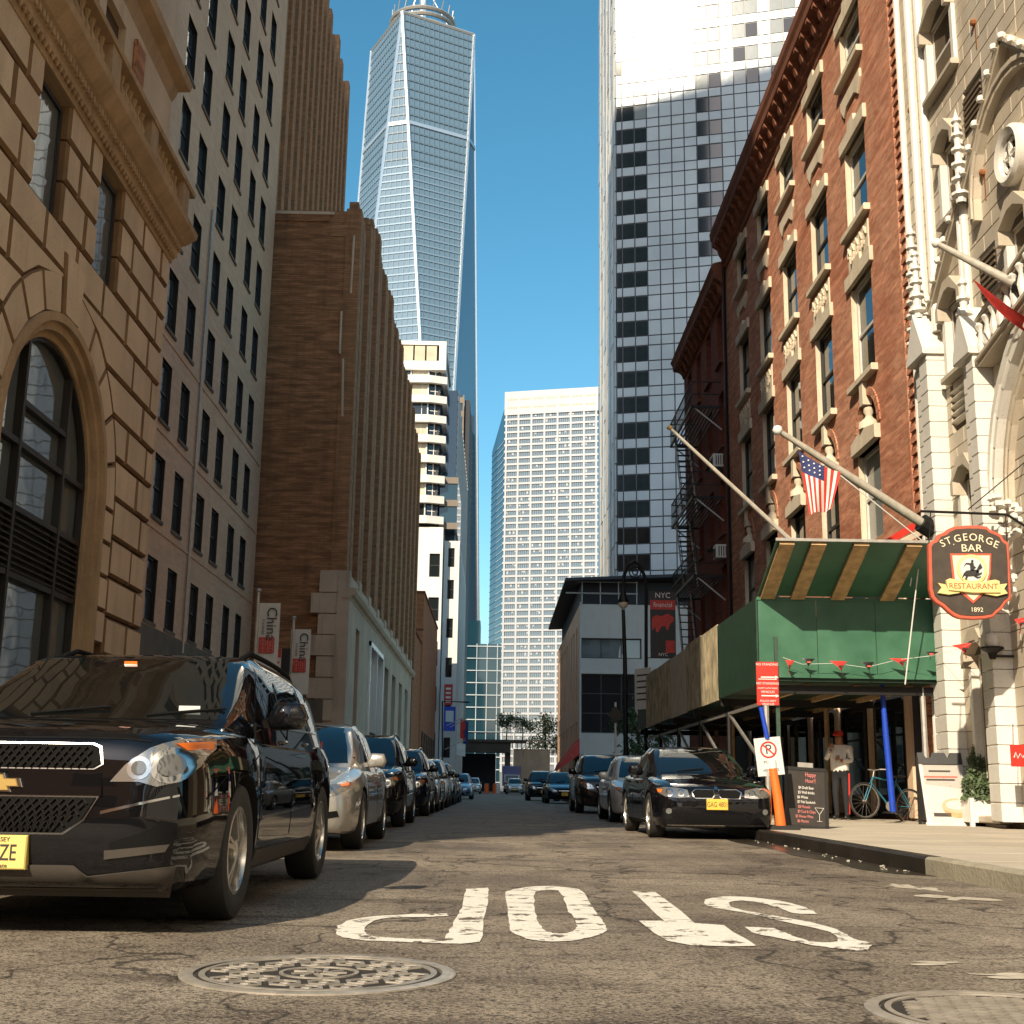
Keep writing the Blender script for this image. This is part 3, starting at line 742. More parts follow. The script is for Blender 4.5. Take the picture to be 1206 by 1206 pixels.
while y < YB1-1:
    top = [27.9, 28.1, 29.2][k] if k < 3 else 30.2+(.5 if k % 4 == 0 else 0)-(1.3 if k > 18 else 0)
    q = MB(); q.box(XB-.6, XB+(.0 if k % 2 else .12), y, y+pw, 9.4, top); q.box(XB-.5, XB-.05, y+.1, y+pw-.1, top, top+.4); q.build('pier', 'brown_front', br)
    for f in range(6):
        zb = 10.6+f*2.95
        M = FR((XB-.28, y+pw, 0), (0, 1, 0), (-1, 0, 0))
        w = window(br, M, .12, gap-.12, zb, zb+1.75, .12, rows=2, fwid=.06)
        q = MB(); q.box(-.12, gap-.12, -.12, .3, -1.2, -.01); s = WINCACHE.get('bsp')
        if not s: s = q.mesh('spandrel', 'brown_front'); WINCACHE['bsp'] = s
        inst('spandrel', s, w)
    y += pw+gap; k += 1
for (px0, py0, px1, py1) in ((417, 279, 413, 347), (402, 368, 400, 418), (404, 424, 403, 492), (386, 710, 382, 788)):   # pale conduits on the side wall
    p, q2 = onY(px0, py0, YB0-.05), onY(px1, py1, YB0-.05); q = MB(); q.tube([p, q2], .06, 6); q.build('conduit', 'limestone', br)
for (px, py, w, h) in ((410, 272, .8, .7), (410, 360, 1.0, .6)):
    p = onY(px, py, YB0-.03); q = MB(); q.box(p.x-w, p.x+w*.3, YB0-.03, YB0+.02, p.z-h/2, p.z+h/2); q.build('patch', 'brown_front', br)
# setback upper storeys
mb = MB(); mb.box(-40, -13.5, 62, 96, 27, 55.5); mb.build('upper_core', 'brown_front', br)
y = 62; k = 0
while y < 96:
    q = MB(); q.box(-13.6, -13.0, y, y+.95, 27.3, 57.5-(k % 3)*.7); q.build('upper_pier', 'brown_front', br)
    for f in range(9):
        M = FR((-13.3, y+.95, 0), (0, 1, 0), (-1, 0, 0)); w = window(br, M, .1, 1.15, 28.6+f*3.0, 30.3+f*3.0, .12, rows=2, fwid=.06)
        if 'usp' not in WINCACHE: q = MB(); q.box(-.1, 1.15, -.1, .3, -1.3, -.01); WINCACHE['usp'] = q.mesh('spandrel', 'brown_front')
        inst('spandrel', WINCACHE['usp'], w)
    y += 2.2; k += 1
mb = MB(); mb.box(-40, -13.0, 61.4, 62, 27.3, 57); mb.build('upper_side_wall', 'brown_brick', br)
# limestone base
XS = XB+.35; LB = 56.6
ops = [(3.2, 4.8, .9, 7.9), (9.5, 17.5, .6, 8.0), (19.5, 22.3, .9, 7.6), (25, 28, .9, 7.6), (31, 34, .9, 7.6), (37, 40, .9, 7.6)]
M = FR((XS, LB, 0), (0, 1, 0), (-1, 0, 0))
mb = MB(); facade(mb, M, 0, 43.5, 0, 8.9, ops, .5); mb.box(-8, XS-.001, LB, LB+.5, 0, 10.1); mb.build('limestone_base', 'limestone', br)
for i, o in enumerate(ops):
    if i != 1: window(br, M, *o, .5, rows=3, cols=2)
v = bthing('shop_window', 'tall chrome framed shop window in the limestone base', 'window', (XS, LB+13.5, .2)) if False else None
q = MB()
for (a, b3, c, d) in ((9.5, 9.75, .6, 8.0), (17.25, 17.5, .6, 8.0), (9.5, 17.5, 7.75, 8.0), (9.5, 17.5, 3.0, 3.12), (13.4, 13.6, .6, 7.8)): q.box(XS-.2, XS+.12, LB+a, LB+b3, c, d)
so = q.build('shop_frame', 'wtc_edge', br)
for k in range(4):
    q = MB(); q.box(XS-.3, XS-.25, LB+9.7+k*1.95, LB+11.6+k*1.95, .6, 7.9); q.build('pane', 'pane_wavy', so)
mb = MB(); mb.sweep([(-.3, 8.85), (.03, 8.85), (.05, 8.95), (.2, 9.0), (.3, 9.15), (.3, 9.3), (-.3, 9.35)], [(XS, LB-.04), (XS, LB+43.5)]); mb.build('base_cornice', 'limestone', br)
for k in range(9):
    q = MB(); y = LB+.02+k*4.8; q.box(XS-.3, XS-.02, y, y+3.6, 9.3, 9.95); q.box(XS-.35, XS+.04, y+3.6, y+4.7, 9.3, 10.2); q.build('parapet_block', 'limestone', br)
for k in range(7):
    q = MB(); q.box(XB-1.0-.35*(k % 2), XB-.2, LB-.12, LB, 3.4+k*.95, 4.3+k*.95); q.build('quoin', 'limestone', br)
mb = MB(); mb.box(-10.8, -7.6, 56.4, 56.9, 0, 4.3); mb.build('low_wall', 'grey_granite_base', br)

# ---- orange brick pair
ob = bthing('orange_brick_building', 'windowless orange brick building next to the brown one', 'building', (-7, 125, 0))
mb = MB(); mb.box(-30, -7.05, 121, 150, 0, 18.8); mb.build('wall', 'orange_brick', ob)
mb = MB(); mb.box(-30, -7.2, 109.8, 121, 0, 13.9); mb.build('lower_wing', 'orange_brick', ob)
mb = MB(); mb.box(-30, -6.95, 120.9, 150, 18.8, 19.0); mb.box(-30, -7.1, 109.7, 121.0, 13.9, 14.05); mb.build('coping', 'red_cornice', ob)
for k in range(7): window(ob, FR((-7.03, 122, 0), (0, 1, 0), (-1, 0, 0)), 1+k*3.9, 2.6+k*3.9, 3.5, 5.8, .05)
mb = MB(); mb.box(-30, -7.0, 120.95, 121.05, 15.2, 15.35); mb.build('string_course', 'red_cornice', ob)

# ---- white panelled tower with stacked bays
wt = bthing('white_tower', 'slim white panelled tower with stepped bays of tan blinds', 'building', (-10, 152, 0))
yw = 153.0
mb = MB(); mb.box(-24, -7.7, yw+.6, 168, 31.5, 52.2); mb.box(-24, -7.8, yw+.5, 170, 52.2, 55.6); mb.build('upper_core', 'win_dark', wt)
z = 32.2
for k in range(8):
    h = 2.58
    q = MB(); q.sweep([(-.6, z), (.0, z), (.0, z+.95), (-.6, z+.95)], [(-24, yw), (-9.0-.0*k, yw), (-7.4, yw+.55), (-7.4, 168)][::-1] if False else [(-7.4, 168), (-7.4, yw+.6), (-9.0, yw), (-24, yw)]); q.build('white_band', 'white_panel', wt)
    for i in range(5):
        x = -9.25-i*2.2
        q = MB(); q.box(x-1.95, x, yw+.25, yw+.35, z+.95, z+h); o = q.build('blind', 'tan_blind' if (i*3+k) % 5 else 'pane', wt)
        q = MB(); q.box(x, x+.16, yw+.12, yw+.4, z+.95, z+h); q.box(x-.72, x-.64, yw+.2, yw+.3, z+.95, z+h); q.box(x-1.95, x, yw+.2, yw+.3, z+.93, z+1.02); q.build('mullion', 'white_panel', o)
    q = MB(); q.face((-8.95, yw+.3, z+.95), (-7.6, yw+.8, z+.95), (-7.6, yw+.8, z+h), (-8.95, yw+.3, z+h)); o = q.build('corner_pane', 'pane', wt)
    q = MB(); q.bar((-8.3, yw+.5, z+.95), (-8.3, yw+.5, z+h), .1); q.bar((-8.9, yw+.3, z+1.7), (-7.65, yw+.76, z+1.7), .08); q.build('mullion', 'white_panel', o)
    z += h
mb = MB(); mb.box(-24, -7.0, yw-.3, 170, 52.0, 53.2); mb.box(-24, -7.0, yw-.3, 170, 55.3, 55.8); mb.box(-7.9, -7.0, yw-.3, 156, 53.2, 55.3); mb.build('crown', 'white_panel', wt)
for i in range(4): q = MB(); q.box(-9.5-i*1.5, -8.2-i*1.5, yw-.15, yw-.05, 53.3, 55.2); q.build('crown_louvre', 'tan_blind', wt)
# sloped glass flank of the tower: grid of white mullions
mb = MB(); mb.box(-16, -5.6, 158, 215, 0, 51); mb.build('flank_core', 'wfc_glass', wt)
mb = MB()
for k in range(18): mb.box(-5.62, -5.5, 158, 215, 33+k*1.02, 33.25+k*1.02)
for k in range(24): mb.box(-5.62, -5.42, 158+k*2.4, 158.3+k*2.4, 31, 51)
mb.build('flank_grid', 'white_panel', wt)
# lower white block
M = FR((-13, yw, 0), (1, 0, 0), (0, 1, 0)); ops = [(1.5, 2.6, z, z+2.6) for z in (5, 11.5, 18, 24.5)]+[(4.6, 5.9, z, z+2.9) for z in (4, 9.4, 14.8, 20.2, 25.6)]+[(7.2, 8.2, z, z+2.4) for z in (4, 8.8, 13.6, 18.4, 23.2, 28)]
mb = MB(); facade(mb, M, 0, 6.2, 0, 31.8, [o for o in ops if o[1] < 6.2], .3); mb.box(-13, -6.8, yw+.4, 170, 0, 31.7); mb.build('lower_block', 'white_panel', wt)
for o in ops:
    if o[1] < 6.2: window(wt, M, *o, .28, rows=2, fwid=.1)
M2 = FR((-6.7, yw+2, 0), (1, 0, 0), (0, 1, 0)); mb = MB(); facade(mb, M2, 0, 1.9, 0, 30.5, [(.5, 1.3, z, z+2.4) for z in (4, 8.8, 13.6, 18.4, 23.2, 27.2)], .3); mb.box(-6.7, -4.8, yw+2.4, 190, 0, 30.4); mb.build('flank_block', 'white_panel', wt)
for z in (4, 8.8, 13.6, 18.4, 23.2, 27.2): window(wt, M2, .5, 1.3, z, z+2.4, .28, rows=2, fwid=.08)
mb = MB(); mb.box(-7.4, -5.2, yw+1.2, 170, 31.8, 38.6); mb.build('terrace_box', 'blue_glass', wt)
for k in range(3): q = MB(); q.box(-7.5, -5.1, yw+1.0, yw+1.25, 31.8+k*2.9, 32.6+k*2.9); q.build('terrace_rail', 'dark_tower_brick', wt)
for k in range(6): q = MB(); q.box(-4.85, -4.6, yw+4+k*5, yw+5.5+k*5, 0, 29); q.build('pilaster', 'white_panel', wt)

# ---- brown banded tower beyond
dt = bthing('banded_tower', 'slender brown and blue banded tower standing before the glass skyscraper', 'building', (-10, 300, 0))
mb = MB(); mb.box(-26, -9.0, 300, 330, 0, 95); mb.build('core', 'blue_glass', dt); mb = MB(); mb.box(-8.9, -7.6, 300.5, 330, 0, 94); mb.build('dark_flank', 'hoarding', dt)
for k in range(27): q = MB(); q.box(-26, -8.95, 299.7, 300.2, 2+k*3.5, 3.5+k*3.5); q.build('band', 'dark_tower_brick', dt)
for k in range(7): q = MB(); q.box(-9.0-k*2.4-.35, -9.0-k*2.4+.0, 299.6, 300.1, 0, 95); q.build('pier', 'dark_tower_brick', dt)
# ================================================================ far towers
# ---- tapering glass skyscraper
YT = 645.8; kk = 1.04
tw = bthing('glass_skyscraper', 'very tall tapering blue glass skyscraper with chamfered triangular faces and a ring on top', 'skyscraper', (-47*kk, YT, 0))
ct = Vector((-48.2, 649.5)); hs_ = 31.0; rot = radians(-17.3)
def rp(x, y): return (ct.x+x*cos(rot)-y*sin(rot), ct.y+x*sin(rot)+y*cos(rot))
ZB0, ZT0 = 57.0, 414.0
B4 = [rp(hs_*a, hs_*b) for a, b in ((-1, -1), (1, -1), (1, 1), (-1, 1))]
T4 = [rp(hs_*a, hs_*b) for a, b in ((0, -1), (1, 0), (0, 1), (-1, 0))]
mb = MB(); B3 = [Vector((x, y, ZB0)) for x, y in B4]; T3 = [Vector((x, y, ZT0)) for x, y in T4]
tris = []
for i in range(4):
    tris.append((B3[i], B3[(i+1) % 4], T3[i])); tris.append((T3[i], B3[(i+1) % 4], T3[(i+1) % 4]))
for t3 in tris: mb.face(*t3)
mb.face(*T3); mb.build('glass_body', 'wtc_glass', tw)
mb = MB(); mb.box(ct.x-30, ct.x+30, ct.y-30, ct.y+30, 0, 57); mb.build('podium', 'wtc_panel', tw)
mb = MB()
for i in range(4):
    for p, q in ((B3[i], T3[i]), (B3[(i+1) % 4], T3[i]), (T3[i], T3[(i+1) % 4])): mb.tube([p, q], .95, 5)
mb.build('edge_trim', 'wtc_edge', tw)
def slice_tri(t3, z):
    pts = []
    for a, b in ((0, 1), (1, 2), (2, 0)):
        p, q = t3[a], t3[b]
        if (p.z-z)*(q.z-z) < 0: pts.append(p+(q-p)*((z-p.z)/(q.z-p.z)))
    return pts
mb = MB(); mbv = MB(); mech = MB()
for t3 in tris:
    nrm = (t3[1]-t3[0]).cross(t3[2]-t3[0]).normalized()
    if nrm.dot(Vector((-ct.x, -ct.y, 0))) < 0: nrm = -nrm
    if nrm.dot(-Vector((ct.x, ct.y, 0))) < 0 or nrm.x > .75: continue
    z = ZB0+2
    while z < ZT0-1:
        p = slice_tri(t3, z); q = slice_tri(t3, z+.85)
        if len(p) == 2 and len(q) == 2:
            a = [v+nrm*.35 for v in p]; b = [v+nrm*.35 for v in q]
            if (a[0]-b[0]).length > (a[0]-b[1]).length: b.reverse()
            (mb if z < 325 else mech).face(a[0], a[1], b[1], b[0])
        z += 4.1 if z < 325 else 5.2
    h = (T3[1]-T3[0]); n = 0
    flat_dir = Vector((-nrm.y, nrm.x, 0)).normalized(); upd = nrm.cross(flat_dir).normalized()
    if upd.z < 0: upd = -upd
    cen = (t3[0]+t3[1]+t3[2])/3
    for k in range(-22, 23):                      # vertical mullions clipped to the triangle
        o = cen+flat_dir*(k*1.55*1.9); hits = []
        for a, b in ((0, 1), (1, 2), (2, 0)):
            p, q = t3[a], t3[b]; fp = (p-o).dot(flat_dir); fq = (q-o).dot(flat_dir)
            if fp*fq < 0: hits.append(p+(q-p)*(fp/(fp-fq)))
        if len(hits) == 2: mbv.bar(hits[0]+nrm*.3, hits[1]+nrm*.3, .16, .16, nrm)
mb.build('floor_bands', 'wtc_panel', tw, kind='stuff'); mbv.build('mullions', 'wtc_panel', tw, kind='stuff'); plain('wtc_dark', (.10, .15, .19), rough=.4); mech.build('crown_bands', 'wtc_dark', tw, kind='stuff')
mb = MB()
for t3 in tris:
    nrm = (t3[1]-t3[0]).cross(t3[2]-t3[0]).normalized(); nrm = -nrm if nrm.dot(Vector((-ct.x, -ct.y, 0))) < 0 else nrm
    p = slice_tri(t3, 347); q = slice_tri(t3, 349)
    if len(p) == 2: mb.bar(p[0]+nrm*.4, p[1]+nrm*.4, 2.0, .5, nrm)
mb.build('belt', 'wtc_edge', tw)
for z, r in ((417, 18.0), (421, 18.4), (425, 18.0)):
    q = MB(); q.tube([(ct.x+r*cos(a*pi/20), ct.y+r*sin(a*pi/20), z) for a in range(40)], 1.2, 6, closed=True); q.build('roof_ring', 'galv', tw)
mb = MB()
for a in range(20): mb.bar((ct.x+17.5*cos(a*pi/10), ct.y+17.5*sin(a*pi/10), 421), (ct.x+17.5*cos((a+.5)*pi/10), ct.y+17.5*sin((a+.5)*pi/10), 433), .5)
mb.build('ring_struts', 'galv', tw); mb = MB(); mb.tube([(ct.x, ct.y, 420), (ct.x, ct.y, 470), (ct.x, ct.y, 540)], [2.4, 1.6, .6], 8)
for a in range(3): mb.bar((ct.x+15*cos(a*2.1), ct.y+15*sin(a*2.1), 424), (ct.x, ct.y, 452), .4)
mb.build('mast', 'wtc_edge', tw)

# ---- white striped office tower at the end of the street
ot = bthing('striped_tower', 'pale office tower of horizontal white bands and window strips closing the street', 'building', (27, 650, 0))
a, b3 = onY(596, 470, 652), onY(703.5, 470, 640); U = Vector((b3.x-a.x, b3.y-a.y, 0)); WW = U.length; U.normalize(); N = Vector((-U.y, U.x, 0))
M = FR((a.x, a.y, 0), U, N); P = lambda u, d, z: tuple(M @ Vector((u, d, z)))
ZT = 208.0
mb = MB(); mb.prism([(0, 0), (WW, 0), (WW, ZT-.5), (0, ZT-.5)], lambda u, z, d: P(u, d, z), .3, 40); mb.build('core', 'wfc_glass', ot)
fh = 3.53; nf = 52
bandm = MB(); bandm.box(-.6, WW+.6, -.35, .3, 0, 1.05); bandm = bandm.mesh('spandrel_band', 'wfc_band')
for k in range(nf): inst('spandrel_band', bandm, ot, M=M @ Matrix.Translation((0, 0, 12+k*fh)))
bay = WW/7.0; piers = MB()
for k in range(8): q = MB(); u = min(max(k*bay-.5, 0), WW-1.0); q.prism([(u, 8), (u+1.0, 8), (u+1.0, ZT-12), (u, ZT-12)], lambda u, z, d: P(u, d, z), -.42, .28); q.build('pier', 'wfc_band', ot)
rr = random.Random(2); bl_ = MB()
for k in range(nf):
    for j in range(7):
        n6 = 6
        for i in range(n6):
            u = j*bay+.7+i*(bay-1.0)/n6; z = 12+k*fh+1.05
            c = rr.random()
            if c < .12: hh = rr.uniform(.5, 2.0); bl_.prism([(u, z+fh-1.05-hh), (u+.8, z+fh-1.05-hh), (u+.8, z+fh-1.05), (u, z+fh-1.05)], lambda u, z, d: P(u, d, z), .15, .28)
            piers.prism([(u-.07, z), (u+.06, z), (u+.06, z+fh-1.05), (u-.07, z+fh-1.05)], lambda u, z, d: P(u, d, z), .0, .28)
bl_.build('blinds', 'wfc_band', ot, kind='stuff'); piers.build('mullions', 'wfc_band', ot, kind='stuff')
q = MB(); q.prism([(-.6, ZT-13), (WW+.6, ZT-13), (WW+.6, ZT), (-.6, ZT)], lambda u, z, d: P(u, d, z), -.5, 40); q.build('crown', 'wfc_band', ot)
for r in range(2):
    q = MB()
    for j in range(7):
        for i in range(6): u = j*bay+1.0+i*(bay-1.4)/6; q.prism([(u, ZT-5-r*4.6), (u+.55, ZT-5-r*4.6), (u+.55, ZT-4-r*4.6), (u, ZT-4-r*4.6)], lambda u, z, d: P(u, d, z), -.54, .2)
    q.build('crown_slots', 'granite_tan', ot, kind='stuff')
fl = MB(); p0 = Vector((a.x, a.y, 0)); fdir = Vector((-.155, .99, 0))
for k in range(nf): pass
q = MB(); q.face(P(-.05, .4, 0), tuple(Vector(P(-.05, .4, 0))+Vector((-7.2, 34, 0))), tuple(Vector(P(-.05, .4, 184))+Vector((-7.2, 34, 0))), P(-.05, .4, 202)); q.build('blue_flank', 'blue_glass', ot)
q = MB()
for k in range(52):
    z = 10+k*3.5
    if z < 182: q.bar(Vector(P(-.15, .4, z)), Vector(P(-.15, .4, z))+Vector((-7.2, 34, 0)), .3, .5)
q.build('flank_bands', 'tower_panel', ot, kind='stuff')

# ---- low dark glass block left of it
dg = bthing('dark_glass_block', 'low dark green glass block with thin pale floor lines', 'building', (-4, 420, 0))
mb = MB(); mb.box(-12, 1.6, 420, 440, 0, 47); mb.box(-12, -5.5, 422, 440, 47, 55); mb.build('core', 'blue_glass', dg)
for k in range(12): q = MB(); q.box(-12, 1.7, 419.6, 420.1, 2+k*4, 2.3+k*4); q.build('floor_line', 'tower_panel', dg)
for k in range(4): q = MB(); q.box(-10+k*3.4, -9.75+k*3.4, 419.7, 420.1, 0, 47); q.build('mullion', 'tower_panel', dg)

# ---- reflective panelled tower on the right
YP = 178.0; c0 = onY(726.5, 500, YP); U = Vector((cos(radians(15)), -sin(radians(15)), 0)); N = Vector((-U.y, U.x, 0))
pt = bthing('panelled_tower', 'tall tower clad in grid of pale reflective panels with dark window strips', 'building', (c0.x, YP, 0))
M = FR((c0.x, YP, 0), U, N); ZTP = 165; WP = 60.0
mb = MB(); mb.prism([(0, 0), (WP, 0), (WP, ZTP), (0, ZTP)], lambda u, z, d: tuple(M @ Vector((u, d, z))), .12, .5); mb.box(c0.x+.4, c0.x+40, YP+18, YP+30, 0, ZTP); mb.build('frame_wall', 'tower_mullion', pt)
cw = [.92]+[1.9]*30; fh = 3.9; edges = [0]
for w in cw: edges.append(edges[-1]+w)
PM = {}
def panel(w, h, m):
    k = (round(w, 2), round(h, 2), m)
    if k not in PM: q = MB(); g = .085; q.prism([(g, g), (w-g, g), (w-g, h-g), (g, h-g)], lambda u, z, d: (u, d, z), 0, .14, .02); PM[k] = q.mesh('panel', m)
    return PM[k]
far = MB(); nparts = 0; rr = random.Random(4)
zs = 6.0; fl = 0
while zs < ZTP-4:
    for ci, w in enumerate(cw):
        u = edges[ci]
        if u > 56: continue
        for part, (za, h) in enumerate(((0, 1.5), (1.5, 2.4))):
            z = zs+za
            iswin = part == 1 and (ci < 3 or (zs > 88 and ci in (7, 8)) or (zs > 102 and ci in (10, 11, 13, 14)) or (74 < zs <= 96 and ci in (7, 8)) or (zs < 60 and ci in (12, 13)))
            o = None
            if 26 < zs < 132 and (iswin or nparts < 290):
                if iswin:
                    o = inst('window', panel(w, h, 'tower_window' if zs < 98 or rr.random() < .3 else 'pane_pale'), pt, M=M @ Matrix.Translation((u, .06, z)))
                elif ci < 9 and zs > 28:
                    o = inst('panel', panel(w, h, 'tower_panel'), pt, M=M @ Matrix.Translation((u, 0, z))); nparts += 1
            if o is None:
                far.prism([(u+.085, z+.085), (u+w-.085, z+.085), (u+w-.085, z+h-.085), (u+.085, z+h-.085)], lambda u, z, d: tuple(M @ Vector((u, d, z))), 0, .14)
    zs += fh
far.build('panels', 'tower_panel', pt, kind='stuff')
# its flank along the street, broken into narrow bays
mb = MB(); rr = random.Random(9)
x0 = c0.x
for k in range(12):
    ya, yb = YP+.4+k*2.5, YP+2.8+k*2.5
    for f in range(40):
        z = 4+f*3.9; jx = rr.uniform(-.05, .05)
        mb.obox((x0-.1+jx, (ya+yb)/2, z+1.9), (.1, 0, 0), (0, (yb-ya)/2-.08, 0), (0, 0, 1.85))
mb.build('flank_panels', 'tower_panel', pt, kind='stuff')
for k in range(5):
    q = MB(); q.box(x0-.32, x0-.05, YP+1.5+k*6.2, YP+2.2+k*6.2, 0, ZTP); q.build('flank_fin', 'granite_grey', pt)

# ---- grey granite corner building with a terrace
gb = bthing('granite_building', 'low grey granite corner building with wide dark windows and a roof terrace', 'building', (9, 131, 0))
XQ, YQ = 8.6, 131.0
c = onY(683, 712, YQ); XQ = c.x
M = FR((XQ, YQ, 0), (1, 0, 0), (0, 1, 0)); zt = c.z
ops = [(.2, 6.2, 13.4, 16.2), (.2, 6.2, 5.2, 12.4)]
pz = lambda y: onY(700, y, YQ).z
ops = [(.15, 6.4, pz(776), pz(752)), (.15, 6.4, pz(864), pz(794)), (.15, 6.4, 1.0, 3.6)]
mb = MB(); facade(mb, M, 0, 24, 0, zt, ops, .5); mb.build('front_wall', 'granite_grey', gb)
for i, o in enumerate(ops):
    w = window(gb, M, *o, .48, rows=1 if i == 0 else 3, cols=3, pane='pane_wavy' if i == 0 else 'pane', fwid=.12)
for k in range(16): q = MB(); z = .5+k*1.2; q.box(XQ-.02, XQ+24, YQ-.035, YQ+.0, z, z+1.14) if False else q.box(XQ-.02, XQ+.16, YQ-.035, YQ+.01, z, z+1.12); q.build('granite_block', 'granite_grey', gb)
MB2 = FR((XQ, YQ+46, 0), (0, -1, 0), (1, 0, 0)); sops = [(3+i*4.6, 5+i*4.6, 9.5, 17.5) for i in range(9)]+[(3+i*4.6, 5+i*4.6, 1, 7.5) for i in range(9)]
mb = MB(); facade(mb, MB2, 0, 46, 0, zt, sops, .4); mb.build('side_wall', 'granite_tan', gb)
for o in sops: window(gb, MB2, *o, .38, rows=2, cols=1, fwid=.1)
mb = MB(); mb.box(XQ+.5, XQ+24, YQ+.55, YQ+45, 0, zt-.1); mb.build('core', 'win_dark', gb)
mb = MB(); mb.box(XQ+.2, XQ+24, YQ+1.2, YQ+40, zt, zt+2.6); mb.build('terrace_room', 'hoarding', gb)
mb = MB(); mb.prism([(-1.6, zt+2.2), (26, zt+3.6), (26, zt+3.9), (-1.6, zt+2.5)], lambda u, z, d: (XQ+u, YQ-1.5+d, z), 0, 42); mb.build('terrace_roof', 'hoarding', gb)
q = MB(); q.tube([(XQ-1.5, YQ-.3, zt+1.1), (XQ+6, YQ-.3, zt+1.1)], .09, 6); q.tube([(XQ-.5, YQ-.3, zt+2.3), (XQ+6, YQ-.3, zt+2.3)], .05, 6)
for k in range(4): q.tube([(XQ+.2+k*1.9, YQ-.3, zt), (XQ+.2+k*1.9, YQ-.3, zt+2.4)], .05, 6)
q.build('terrace_railing', 'galv', gb)
q = MB(); q.prism([(0, 4.0), (0, 5.6), (-1.9, 3.1), (-2.2, 2.4)], lambda u, z, d: (XQ+u, YQ-.2+d, z), 0, 9, 0); q.build('awning', 'awning_red', gb)
# off-camera neighbours: a tower added to shade the panelled tower, a block added against sky reflections, frontages
def neighbour(label, x0, x1, y0, y1, h, m, face, pitch=3.6):
    o = bthing('neighbour_building', label, 'building', ((x0+x1)/2, (y0+y1)/2, 0))
    mb = MB(); mb.box(x0, x1, y0, y1, 0, h); mb.build('wall', m, o); w = MB()
    z = 3.0
    while z < h-3:
        for k in range(int((y1-y0)/pitch)):
            y = y0+.9+k*pitch; xx = x0 if face < 0 else x1
            w.box(xx-.06, xx+.06, y, y+pitch*.5, z, z+2.0)
        for k in range(int((x1-x0)/pitch)):
            x = x0+.9+k*pitch; w.box(x, x+pitch*.5, y0-.06, y0+.06, z, z+2.0); w.box(x, x+pitch*.5, y1-.06, y1+.06, z, z+2.0)
        z += 3.7
    w.build('windows', 'pane', o, kind='stuff'); return o
neighbour('very tall pale tower far behind the side street', -111, -74, -112, -96, 306, 'white_panel', 1)
neighbour('low brick row on the near side of the side street', -40, -7.2, -60, -18, 13, 'grey_brick', 1)
neighbour('dark block closing the street far behind the junction', -60, 9, -190, -150, 42, 'brown_brick', 1)
neighbour('white tiled building facing the sandstone building across the street', 9.0, 24, -34, 7.5, 46, 'white_panel', -1)
neighbour('beige block closing the street behind the junction', 9.0, 30, -90, -42, 60, 'terracotta', -1)


# ---- things at the far end of the street
va = bthing('viaduct', 'grey elevated walkway crossing the far end of the street', 'bridge', (-4, 205, 0))
mb = MB(); mb.box(-16, 2.5, 204, 208, 6.0, 7.6); mb.box(-16, 5, 203.6, 208.4, 7.6, 8.0); mb.build('deck', 'viaduct', va)
for x in (-12, -7.5, 1.6): q = MB(); q.box(x, x+.9, 205, 206.5, 0, 6.0); q.build('pier', 'viaduct', va)
for k in range(10): q = MB(); q.bar((-14+k*1.9, 203.7, 8), (-14+k*1.9, 203.7, 9.1), .08); q.build('railing_post', 'galv', va)
q = MB(); q.bar((-15, 203.7, 9.1), (4.5, 203.7, 9.1), .1); q.build('railing', 'galv', va)
q = MB(); q.box(-8.2, 0.2, 210, 210.4, 0, 6); tag(q.build('hoarding', 'hoarding'), 'dark hoarding under the elevated walkway', 'hoarding')
q = MB(); q.box(3.2, 9.5, 222, 222.6, 0, 7.2)
for k in range(9): q.box(3.0+k*.75, 3.15+k*.75, 221.6, 222.0, 7.2, 8.6)
q.box(3, 9.6, 221.6, 222, 8.5, 8.7); tag(q.build('parapet_wall', 'limestone'), 'pale balustraded wall beyond the parked cars', 'wall')
# ================================================================ right side of the street
XR = 8.6
fnR = lambda u, z, d: (XR+d, u, z)                      # u = world y
# ---- red brick building
YN, YF = 24.95, 45.8
rb = bthing('red_brick_building', 'red brick building with heavy bracketed cornice, stone lintels and carved panels', 'building', (XR, 35, 0))
M = FR((XR, YF, 0), (0, -1, 0), (1, 0, 0)); uu = lambda y: YF-y
COLS = [(27.65, 29.35), (31.2, 32.9), (34.7, 36.4), (38.2, 39.9), (41.8, 43.5)]
ROWS = [(18.35, 19.75), (14.2, 16.4), (10.25, 12.75), (6.3, 8.5), (1.2, 4.9)]
ops = [(uu(b), uu(a), c, d) for a, b in COLS for c, d in ROWS]+[(uu(b), uu(a), 8.85, 9.75) for a, b in COLS]
mb = MB(); facade(mb, M, 0, YF-YN, 0, 20.6, ops, .26, 1); mb.build('wall', ['red_brick', 'red_trim_stone'], rb)
mb = MB(); mb.box(XR+.27, XR+14, YN+.02, YF-.02, 0, 21.9); mb.build('wall_core', 'dark_red_brick', rb)
rr = random.Random(6)
lint = MB(); lint.prism([(-.22, 0), (1.92, 0), (1.92, .36), (1.16, .36), (1.1, .56), (.6, .56), (.54, .36), (-.22, .36)], lambda u, z, d: (u, d, z), -.09, .1, .015); lintm = lint.mesh('lintel', 'red_trim_stone')
sil = MB(); sil.prism([(-.18, -.16), (1.88, -.16), (1.88, 0), (-.18, 0)], lambda u, z, d: (u, d, z), -.16, .3, .015); silm = sil.mesh('sill', 'red_trim_stone')
pan = MB(); pan.prism([(.0, 0), (1.7, 0), (1.7, .72), (0, .72)], lambda u, z, d: (u, d, z), -.03, .1, .02)
for q in range(9):
    a = .2+q*.165; pan.lathe([(.0001, -.09), (.07, -.06), (.11, .0)], (a, 0, .36+.12*(-1)**q), axis='y', n=8)
    pan.tube([(a-.1, -.05, .36), (a, -.07, .36+.22*(-1)**q), (a+.1, -.05, .36)], .025, 5)
